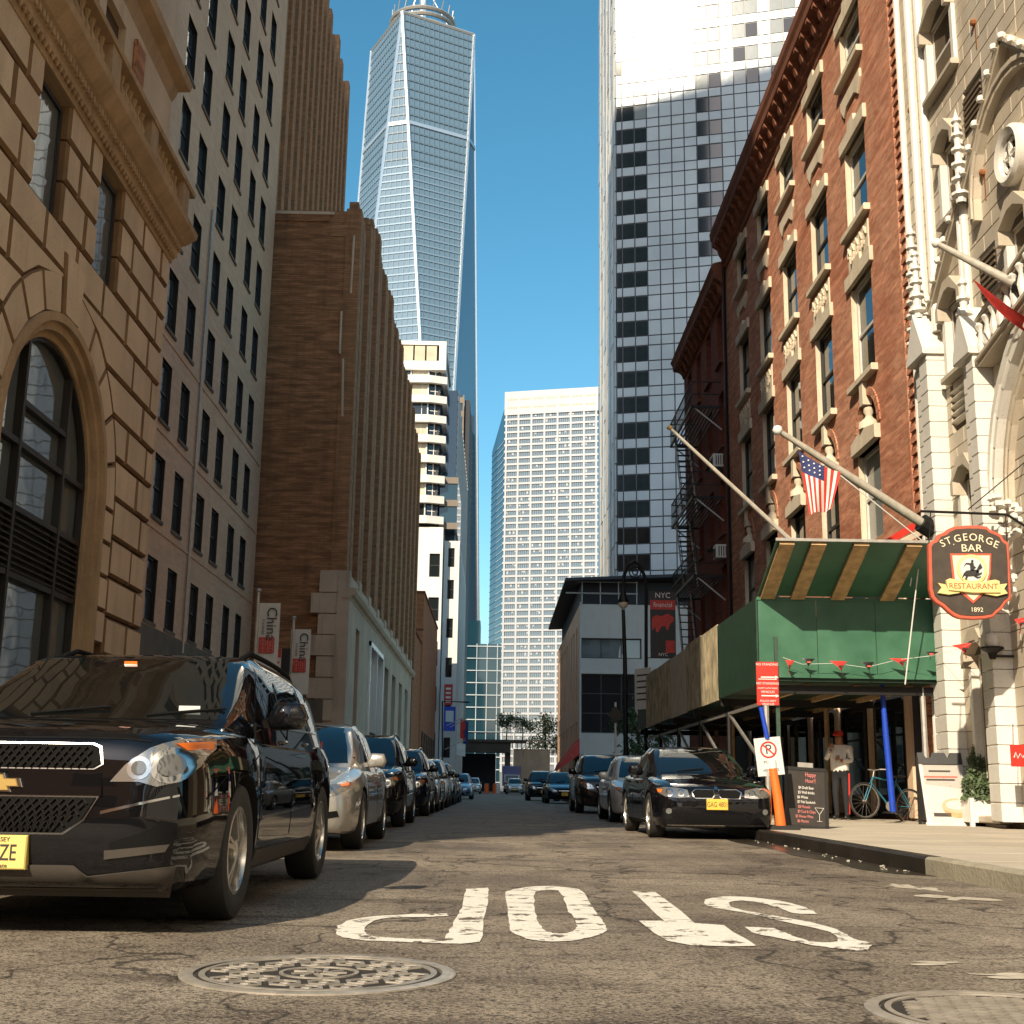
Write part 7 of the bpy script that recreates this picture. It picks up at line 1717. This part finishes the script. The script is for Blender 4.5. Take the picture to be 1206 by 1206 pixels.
def leafcloud(name, m_, parent, pts_fn, n, size, seed, drop=0.2):
    """many small leaf faces spread through a crown volume"""
    r_ = random.Random(seed); q = MB()
    for k in range(n):
        p = Vector(pts_fn(r_)); a = Vector((r_.gauss(0, 1), r_.gauss(0, 1), r_.gauss(0, 1))).normalized(); b = a.cross(Vector((r_.gauss(0, 1), r_.gauss(0, 1), r_.gauss(0, 1)))).normalized(); s = size*r_.uniform(.6, 1.3)
        q.face(p-a*s, p+b*s*.45, p+a*s, p-b*s*.45)
    return q.build(name, m_, parent, kind=None)
cf = thing('potted_conifer', 'small cone shaped conifer growing in the white planter box', 'shrub', (pp.x, YPn+wp/2, .15+hp-.05)); hcf = onY(1161, 878, YPn).z-.15-hp
def conep(r_):
    z = r_.random()**1.3*hcf; R = (.30*(1-z/hcf)**.75+.03)*(1+.16*sin(z*17+3)); a = r_.uniform(0, 6.28); rr_ = R*sqrt(r_.uniform(.25, 1)); return (cos(a)*rr_, sin(a)*rr_, z+.05)
leafcloud('crown', 'leaf_conifer', cf, conep, 2600, .06, 3); q = MB(); q.tube([(0, 0, 0), (0, 0, hcf*.8)], [.03, .01], 6); q.build('trunk', 'bark', cf)
# ---- red sign at the door
YRs = 20.2; rs = panel_sign('bar_sign', 'small red hanging sign with white script beside the wooden door', 'sign', onY(1203, 890, YRs), .34, .34, 'red_paint'); q = MB(); q.tube([(-.12, -.004, -.03), (-.09, -.004, .05), (-.06, -.004, -.04), (-.02, -.004, .03), (.02, -.004, -.03), (.06, -.004, .03), (.11, -.004, -.02)], .011, 5); q.build('script_stroke', 'white_paint', rs)
q = MB(); q.bar((-.12, 0, .17), (-.1, 0, .5), .01); q.bar((.12, 0, .17), (.1, 0, .5), .01); q.build('chain', 'iron_black', rs)
# ---- bicycle
YBk = 25.6; bk0 = onY(1047, 962, YBk); bk = thing('bicycle', 'teal bicycle leaning by the blue pole', 'bicycle', (bk0.x-.05, YBk, .15)); bk.rotation_euler = (0, radians(6), radians(18))
plain('bike_teal', (.02, .14, .2), rough=.35)
def bikewheel(x):
    t_ = MB(); t_.tube([(x+.335*cos(a*pi/16), 0, .345+.335*sin(a*pi/16)) for a in range(32)], .019, 6, closed=True); o = t_.build('wheel', 'tyre', bk, smooth=60)
    q = MB(); q.tube([(x+.312*cos(a*pi/14), 0, .345+.312*sin(a*pi/14)) for a in range(28)], .010, 5, closed=True); q.build('rim', 'alloy', o)
    q = MB()
    for a in range(18): q.bar((x+.02*cos(a*.35+.5), (.03 if a % 2 else -.03), .345+.02*sin(a*.35+.5)), (x+.31*cos(a*pi/9), 0, .345+.31*sin(a*pi/9)), .003)
    q.tube([(x, -.05, .345), (x, .05, .345)], .02, 6); q.build('spokes', 'alloy', o)
bikewheel(-.52); bikewheel(.52)
q = MB(); BB, HT, HB, ST, RA, FA = (.05, 0, .30), (-.36, 0, .82), (-.40, 0, .70), (.17, 0, .78), (.52, 0, .345), (-.52, 0, .345)
for a, b, r in ((HB, BB, .017), (HT, ST, .015), (BB, (.19, 0, .86), .016), (HT, HB, .02)): q.tube([a, b], r, 8)
for s in (-.04, .04): q.tube([(BB[0], s*.6, BB[2]), (RA[0], s, RA[2])], .009, 6); q.tube([(ST[0], s*.5, ST[2]), (RA[0], s, RA[2])], .008, 6); q.tube([(HB[0], s, HB[2]), (FA[0], s, FA[2])], .011, 6)
q.build('frame', 'bike_teal', bk, smooth=40)
q = MB(); q.tube([(-.36, 0, .82), (-.34, 0, .95)], .013, 6); q.tube([(-.22, -.29, .98), (-.34, -.2, .97), (-.35, 0, .95), (-.34, .2, .97), (-.22, .29, .98)], .012, 6); q.build('handlebar', 'galv', bk)
q = MB(); q.prism([(.06, .875), (.16, .87), (.34, .90), (.36, .93), (.2, .925), (.08, .905)], lambda u, z, d: (u, d*(1 if u < .2 else 1.4), z), -.06, .06, .015); q.build('saddle', 'black_paint', bk)
q = MB(); q.lathe([(.0001, -.03), (.1, -.03), (.1, -.022), (.0001, -.022)], BB, axis='y', n=16); q.bar((BB[0], -.06, BB[2]), (BB[0]+.1, -.06, BB[2]-.13), .014); q.bar((BB[0]+.07, -.13, BB[2]-.13), (BB[0]+.14, -.05, BB[2]-.13), .04, .015); q.bar((BB[0], .06, BB[2]), (BB[0]-.1, .06, BB[2]+.13), .014); q.build('crank', 'galv', bk)
# ---- person under the shed
YPe = 26.2; pe0 = onY(992, 960, YPe); pe = thing('person', 'person in white shirt, dark trousers with red stripe and red cap, hand raised to face', 'person', (pe0.x, YPe, .15)); pe.rotation_euler.z = radians(-35)
def skin_fig(name, joints, edges, root, mats_fn, mats_, parent):
    me = bpy.data.meshes.new(name); keys = list(joints); me.from_pydata([joints[k][0] for k in keys], [(keys.index(a), keys.index(b)) for a, b in edges], [])
    o = bpy.data.objects.new('tmp', me); COL.objects.link(o); o.modifiers.new('s', 'SKIN'); sd = o.modifiers.new('u', 'SUBSURF'); sd.levels = 2; sd.render_levels = 2
    for i, k in enumerate(keys): v_ = me.skin_vertices[0].data[i]; r = joints[k][1]; v_.radius = r if isinstance(r, tuple) else (r, r); v_.use_root = k == root
    dg = bpy.context.evaluated_depsgraph_get(); m_ = bpy.data.meshes.new_from_object(o.evaluated_get(dg)); bpy.data.objects.remove(o)
    for mm in mats_: m_.materials.append(MATS[mm])
    for p in m_.polygons: p.use_smooth = True; p.material_index = mats_fn(p.center)
    return link(name, m_, parent)
J = dict(pel=((0, 0, .95), (.155, .12)), belly=((0, -.05, 1.1), (.175, .165)), chest=((0, -.03, 1.32), (.17, .125)), neck=((0, -.01, 1.5), .062), head=((0, -.045, 1.6), (.078, .088)), crown=((0, -.035, 1.7), (.076, .085)),
    shl=((-.19, 0, 1.42), .075), ell=((-.25, -.12, 1.2), .05), hal=((-.1, -.2, 1.4), .036), shr=((.19, 0, 1.42), .075), elr=((.26, -.06, 1.16), .052), wrr=((.08, -.24, 1.18), .038),
    hil=((-.095, 0, .88), .10), knl=((-.11, -.02, .5), .07), anl=((-.11, .02, .09), .048), tol=((-.12, -.16, .04), .042), hir=((.095, 0, .88), .10), knr=((.1, -.02, .5), .07), anr=((.1, .02, .09), .048), tor=((.12, -.16, .04), .042))
Ed = [('pel', 'belly'), ('belly', 'chest'), ('chest', 'neck'), ('neck', 'head'), ('head', 'crown'), ('chest', 'shl'), ('shl', 'ell'), ('ell', 'hal'), ('chest', 'shr'), ('shr', 'elr'), ('elr', 'wrr'), ('pel', 'hil'), ('hil', 'knl'), ('knl', 'anl'), ('anl', 'tol'), ('pel', 'hir'), ('hir', 'knr'), ('knr', 'anr'), ('anr', 'tor')]
def pm(c):
    if c.z > 1.49: return 0
    if c.z < .1: return 3
    if c.z < .98: return 2
    if c.y < -.2 and abs(c.x) < .14 and c.z > 1.12: return 0
    return 1
skin_fig('body', J, Ed, 'pel', pm, ['skin', 'shirt', 'trousers', 'black_paint'], pe)
q = MB(); q.lathe([(.098, 0), (.1, .05), (.085, .09), (.0001, .105)], (0, -.04, 1.68), n=14); q.obox((0, -.15, 1.685), (.075, 0, 0), (0, .06, -.008), (0, 0, .006)); q.build('cap', 'red_paint', pe, smooth=50)
q = MB(); q.bar((.185, -.03, .93), (.175, -.03, .5), .02, .035); q.bar((.175, -.03, .5), (.152, .0, .12), .02, .03); q.build('trouser_stripe', 'red_paint', pe)
for hx, hy, hz2, sg_ in ((-.09, -.215, 1.44, 1), (.05, -.25, 1.19, -1)):
    q = MB()
    for k in range(4): q.tube([(hx+sg_*(k-1.5)*.018, hy, hz2), (hx+sg_*(k-1.5)*.02, hy-.02, hz2+.055+.008*(1.5-abs(k-1.5))), (hx+sg_*(k-1.5)*.019, hy-.005, hz2+.09)], [.0095, .009, .007], 6)
    q.tube([(hx+.03*sg_, hy+.01, hz2-.02), (hx+.052*sg_, hy-.01, hz2+.02), (hx+.045*sg_, hy-.02, hz2+.045)], [.011, .010, .008], 6); q.build('fingers', 'skin', pe, smooth=60)
for s in (-1, 1): q = MB(); q.lathe([(.0001, -.012), (.018, 0), (.0001, .012)], (s*.082, -.03, 1.6), axis='x', n=8); q.build('ear', 'skin', pe)
q = MB(); q.obox((0, -.14, 1.6), (.012, 0, 0), (0, .018, 0), (0, 0, .026)); q.build('nose', 'skin', pe)
for s in (-1, 1): q = MB(); q.lathe([(.0001, -.01), (.011, 0)], (s*.03, -.128, 1.63), axis='y', n=8); q.build('eye', 'text_dark', pe)
q = MB(); q.obox((0, -.133, 1.555), (.022, 0, 0), (0, .004, 0), (0, 0, .004)); q.build('mouth', 'sign_frame', pe)
q = MB(); q.obox((.19, -.03, 1.3), (.003, 0, 0), (0, .04, 0), (0, 0, .045)); q.build('sleeve_badge', 'text_dark', pe)
# ---- bishop's crook lamp post with banner
YLp = 43.5; lb = onY(738, 905, YLp); lp = bthing('street_lamp', 'black ornate crook street lamp with teardrop lantern before the granite building', 'street lamp', (lb.x, YLp, .15))
L_ = lambda x, y: onY(x, y, YLp)
q = MB(); q.tube([(lb.x, YLp, .1), (lb.x, YLp, .5), L_(737, 880), L_(736, 780), L_(734, 720)], [.16, .12, .085, .075, .06], 10); q.lathe([(.2, .12), (.22, .3), (.15, .5), (.14, .9), (.09, 1.0)], (lb.x, YLp, 0), n=12); q.build('column', 'iron_black', lp, smooth=40)
pts = [(761, 780), (761, 720), (761, 690), (758, 672), (750, 662), (743, 664), (736, 676), (734, 692)]
lp.name = 'street_lamp'
q = MB(); q.tube([L_(*p) for p in ((761, 880), (761, 780), (761, 700), (759, 680), (753, 667), (747, 663), (740, 667), (735, 680), (734, 693))], [.06]*9, 8); q.build('crook', 'iron_black', lp, smooth=40)
c_ = L_(748, 676); q = MB(); q.tube([c_+Vector((.2*cos(a*pi/8), 0, .2*sin(a*pi/8))) for a in range(16)], .025, 6, closed=True); q.tube([c_+Vector((.09*cos(a*pi/6), 0, .09*sin(a*pi/6))) for a in range(12)], .02, 6, closed=True); q.lathe([(.0001, .12), (.03, .05), (.02, 0)], tuple(c_+Vector((0, 0, .38))), n=8); q.build('scroll', 'iron_black', lp)
q = MB(); p_ = L_(734, 715); q.lathe([(.03, .62), (.08, .5), (.12, .3), (.2, .14), (.19, .1)], tuple(p_), n=14); q.build('lantern_hood', 'iron_black', lp, smooth=40); q = MB(); q.lathe([(.17, .1), (.15, -.02), (.08, -.1), (.0001, -.13)], tuple(p_), n=14); q.build('lantern_globe', 'sign_cream', lp, smooth=60)
wb0, wb1, zb0, zb1 = L_(766, 760).x, L_(796, 760).x, L_(780, 775).z, L_(780, 696).z
bnr = thing('lamp_banner', 'black and red vertical street banner reading NYC financial beside the lamp', 'banner', ((wb0+wb1)/2, YLp, (zb0+zb1)/2)); wB, hB = wb1-wb0, zb1-zb0
q = MB(); q.box(-wB/2, wB/2, -.008, .008, -hB/2, hB/2); q.build('cloth', 'black_paint', bnr); q = MB(); q.box(-wB/2, wB/2, -.014, -.009, hB*.22, hB*.36); q.build('title_strip', 'red_paint', bnr)
text('NYC', .26, 'white_paint', bnr, TX(0, hB*.43, -.012), 'lettering', .001); text('financial', .24, 'white_paint', bnr, Matrix.Translation((0, -.018, hB*.29)) @ Matrix.Rotation(pi/2, 4, 'X') @ Matrix.Diagonal((.86, 1, 1, 1)), 'lettering', .001); text('NYC', .16, 'white_paint', bnr, TX(.0, -hB*.45, -.012), 'lettering', .001)
bull = [(-.42, .0), (-.40, .12), (-.25, .17), (-.05, .15), (.12, .19), (.22, .20), (.30, .16), (.42, .13), (.40, .05), (.30, .02), (.24, -.04), (.2, -.12), (.12, -.12), (.1, -.04), (-.08, -.06), (-.16, -.16), (-.26, -.17), (-.28, -.06), (-.4, -.14)]
q = MB(); q.prism([(x*wB*1.05, z*hB*.75+.02) for x, z in bull], lambda u, z, d: (u, d, z), -.014, -.009); q.build('red_bull_print', 'red_paint', bnr); q = MB(); q.box(wB*.1, wB*.45, -.014, -.009, -hB*.42, -hB*.24); q.build('red_print', 'red_paint', bnr)
q = MB(); q.bar((-wB/2-.2, 0, hB/2), (wB/2+.0, 0, hB/2), .03); q.bar((-wB/2-.2, 0, -hB/2), (wB/2, 0, -hB/2), .03); q.build('arm', 'iron_black', bnr)
ppr = panel_sign('paper_notice', 'faded paper notice hanging on the far end of the shed', 'notice', onX(757, 811, 4.85), .9, 1.35, 'banner_cloth', radians(0)); ppr.rotation_euler.z = radians(-60)
for k in range(5): q = MB(); q.box(-.33, .33, -.004, 0, .42-k*.2, .47-k*.2); q.build('print_line', 'trim_grey', ppr)
# ---- banners on the left plaza
def china_banner(ptop, pbot, px0, px1, py0, py1, Yb_, label):
    b_ = thing('banner_pole', label, 'banner', (onY(*pbot, Yb_).x, Yb_, .15)); zt_ = onY(*ptop, Yb_).z; o0 = Vector(b_.location)
    q = MB(); q.tube([(0, 0, 0), (0, 0, zt_-.15)], [.06, .045], 8); q.build('pole', 'pole_grey', b_, smooth=40); q = MB(); q.lathe([(.0001, .09), (.07, .05), (.085, 0), (.0001, -.09)], (0, 0, zt_-.1), n=10); q.build('ball', 'galv', b_, smooth=60)
    A, B = onY(px0, py0, Yb_)-o0, onY(px1, py1, Yb_)-o0; xm, zm = (A.x+B.x)/2, (A.z+B.z)/2; w, h = B.x-A.x, A.z-B.z
    q = MB(); N_ = 10
    for k in range(N_):
        z0_, z1_ = A.z-h*k/N_, A.z-h*(k+1)/N_; f = lambda z: -.03*sin(z*2.2)
        q.face((A.x, f(z0_), z0_), (B.x, f(z0_)-.04, z0_), (B.x, f(z1_)-.04, z1_), (A.x, f(z1_), z1_))
    cl_ = q.build('cloth', 'banner_cloth', b_, smooth=60)
    text('China', h*.19, 'text_dark', cl_, Matrix.Translation((xm+w*.16, -.08, A.z-h*.28)) @ Matrix.Rotation(pi/2, 4, 'Y') @ Matrix.Rotation(pi/2, 4, 'X'), 'lettering', .001)
    text('Institute', h*.06, 'trim_grey', cl_, Matrix.Translation((xm-w*.16, -.08, A.z-h*.32)) @ Matrix.Rotation(pi/2, 4, 'Y') @ Matrix.Rotation(pi/2, 4, 'X'), 'lettering', .001)
    s = w*.66; zc = A.z-h*.56; q = MB(); q.box(xm-s/2, xm+s/2, -.078, -.072, zc-s/2, zc+s/2); o = q.build('seal', 'banner_red', cl_)
    q = MB()      # seal script strokes
    for a, b in (((-.4, .3), (-.05, .3)), ((-.22, .42), (-.22, -.4)), ((-.4, .0), (-.05, .0)), ((-.4, .3), (-.4, 0)), ((-.05, .3), (-.05, 0)), ((.08, .4), (.42, .4)), ((.08, .4), (.08, -.4)), ((.42, .4), (.42, -.4)), ((.08, -.4), (.42, -.4)), ((.14, .2), (.36, .2)), ((.25, .2), (.25, -.2)), ((.14, 0), (.36, 0)), ((.14, -.22), (.36, -.22)), ((-.4, -.2), (-.05, -.2)), ((-.4, -.4), (-.05, -.4))): q.bar((xm+a[0]*s, -.081, zc+a[1]*s), (xm+b[0]*s, -.081, zc+b[1]*s), s*.05, .004)
    q.build('seal_script', 'banner_cloth', o)
china_banner((299, 698), (297, 830), 303, 326, 710, 800, 36.0, 'white China banner with red seal on the taller plaza pole'); china_banner((342, 730), (341, 830), 343, 363, 741, 818, 42.0, 'white China banner with red seal on the shorter plaza pole, past the first')
ps = panel_sign('notice_board', 'small red and white notice beside a black panel between the two China banners', 'sign', onY(322, 782, 39), .45, .95, 'banner_cloth')
q = MB(); q.box(-.22, .22, -.006, 0, .2, .47); q.build('red_block', 'banner_red', ps)
for k in range(3): q = MB(); q.box(-.18, .18, -.006, 0, .02-k*.16, .08-k*.16); q.build('print_line', 'banner_red', ps)
q = MB(); q.box(.24, .5, 0, .03, -1.2, .48); q.build('black_panel', 'black_paint', ps); q = MB(); q.bar((0, .03, -.4), (0, .03, -2.2), .05); q.build('post', 'galv', ps)
# ---- street signs, flags, planting at the far end
YD_ = 100; sd = bthing('street_sign_gantry', 'thin sign gantry with a blue shop sign on the pavement opposite the granite building', 'sign', (onY(522, 900, YD_).x, YD_, .15)); Q = lambda x, y: onY(x, y, YD_)
q = MB(); q.tube([Q(521, 905), Q(521, 827), Q(553, 828)], .07, 6); q.build('mast', 'iron_black', sd); q = MB(); a, b = Q(523, 833), Q(536, 862); q.box(a.x, b.x, YD_-.05, YD_+.05, b.z, a.z); q.build('blue_panel', 'blue_paint', sd); q = MB(); a, b = Q(525, 838), Q(534, 851); q.box(a.x, b.x, YD_-.06, YD_-.05, b.z, a.z); q.build('pale_print', 'sign_pale', sd)
vs_ = thing('vertical_sign', 'narrow red and white vertical sign on the white tower', 'sign', tuple(onY(528, 818, 150))); q = MB(); q.box(-.5, .5, -.1, .1, -1.2, 1.2); q.build('panel', 'red_paint', vs_); [MB().box(-.3, .3, -.12, -.1, -.95+k*.5, -.7+k*.5).build('print_block', 'white_paint', vs_) for k in range(4)]
for k, (px, py, w, h, m_) in enumerate(((545, 858, 6, 22, 'red_flag'), (549, 862, 5, 26, 'blue_flag'), (543, 882, 10, 14, 'white_flag'))):
    p = onY(px, py, 95); t_ = thing('hung_flag', ['small red flag hanging over the pavement beyond the limestone base', 'small dark blue flag hanging beside the small red one', 'small white and red flag hanging below the red one'][k], 'flag', tuple(p)); q = MB(); s = 95/1493
    for i in range(5): q.face((-w*s/2, .06*sin(i*1.7), h*s/2-i*h*s/5), (w*s/2, .06*cos(i*1.7), h*s/2-i*h*s/5-.1), (w*s/2, .06*cos((i+1)*1.7), h*s/2-(i+1)*h*s/5-.1), (-w*s/2, .06*sin((i+1)*1.7), h*s/2-(i+1)*h*s/5))
    q.build('cloth', m_, t_, smooth=60); q = MB(); q.bar((-1.2, 0, h*s/2-.5), (w*s/2, 0, h*s/2+.2), .05); q.build('staff', 'galv', t_)
ga = bthing('green_awning', 'dark green awning over the pavement at the limestone base', 'awning', (-6, 70, 2)); q = MB(); q.prism([(0, 3.4), (1.9, 2.5), (1.9, 2.1), (0, 2.1)], lambda u, z, d: (-6.62+u, 68+d, z), 0, 9, 0); q.build('canvas', 'shed_green_dark', ga)
def tree(px, pz0, Yt, h, r, m_, label, seed):
    b = onY(px, 900, Yt); t_ = thing('tree', label, 'tree', (b.x, Yt, pz0), 0); q = MB(); q.tube([(0, 0, 0), (.05, 0, h*.4), (.0, .1, h*.75)], [h*.03, h*.022, h*.01], 7)
    for k in range(6): a = k*1.1; q.tube([(0, 0, h*(.35+.06*k)), (cos(a)*r*.6, sin(a)*r*.6, h*(.5+.07*k))], [h*.012, h*.004], 5)
    q.build('trunk', 'bark', t_); rc = random.Random(seed); cl_ = [(rc.gauss(0, r*.45), rc.gauss(0, r*.45), h*rc.uniform(.45, .95), r*rc.uniform(.25, .5)) for _ in range(16)]
    def f(r_): c = r_.choice(cl_); return (c[0]+r_.gauss(0, c[3]*.5), c[1]+r_.gauss(0, c[3]*.5), c[2]+r_.gauss(0, c[3]*.45))
    leafcloud('crown', m_, t_, f, 1500, r*.075, seed)
tree(596, 8, 207, 4.2, 2.2, 'leaf_dark', 'dark sparse tree above the walkway before the striped tower', 4); tree(615, 8, 209, 3.8, 1.8, 'leaf_dark', 'smaller dark tree beside the sparse one above the walkway', 6); tree(642, 3, 226, 10.5, 3.4, 'leaf_yellow', 'yellowing bushy tree behind the balustraded wall', 7); tree(657, 3, 228, 8, 1.6, 'leaf_yellow', 'slim yellowing tree close to the granite building', 9)
tree(752, .15, 60, 4.6, 1.5, 'leaf_dark', 'small street tree under the far end of the shed', 12)
pgx = onY(712, 880, 118); hd = thing('hedge_planter', 'dark planted hedge trough with a red lantern before the granite building', 'planter', (pgx.x, 118, .15)); q = MB(); q.box(-3, 3, -.4, .4, 0, 1.0); q.build('trough', 'hoarding', hd)
leafcloud('crown', 'leaf_dark', hd, lambda r_: (r_.uniform(-3, 3), r_.gauss(0, .35), 1.0+abs(r_.gauss(0, .8))), 1500, .16, 14); q = MB(); q.lathe([(.0001, 0), (.3, .05), (.34, .5), (.2, .7), (.0001, .75)], (-1.3, -.5, 2.0), n=10); q.build('red_lantern', 'red_paint', hd)
# tiny pedestrians and barrels near the hoarding
for k, (px, m_) in enumerate(((573, 'orange_plastic'), (583, 'orange_plastic'), (586, 'white_paint'))):
    p = onY(px, 935, 150); t_ = thing('traffic_barrel', ['orange traffic barrel by the far hoarding', 'orange traffic barrel next to the pale one by the hoarding', 'pale traffic barrel by the far hoarding'][k], 'barrel', (p.x, 150, 0)); q = MB(); q.lathe([(.36, 0), (.36, .08), (.3, .1), (.26, 1.0), (.2, 1.1), (.0001, 1.12)], n=12); q.build('drum', m_, t_, smooth=40)
    for z in (.35, .7): q = MB(); q.lathe([(.295-.04*z, z), (.285-.04*z, z+.14)], n=12); q.build('reflective_band', 'white_paint', t_)
sg_ = thing('arrow_sign', 'grey diamond back of a traffic sign by the lamp post', 'sign', tuple(onY(725, 842, 41))); q = MB(); q.prism([(-.27, 0), (0, -.27), (.27, 0), (0, .27)], lambda u, z, d: (u, d, z), 0, .02, .004); q.build('plate', 'trim_grey', sg_); q = MB(); q.bar((0, .04, .4), (0, .04, -2.4), .06); q.build('post', 'galv', sg_)
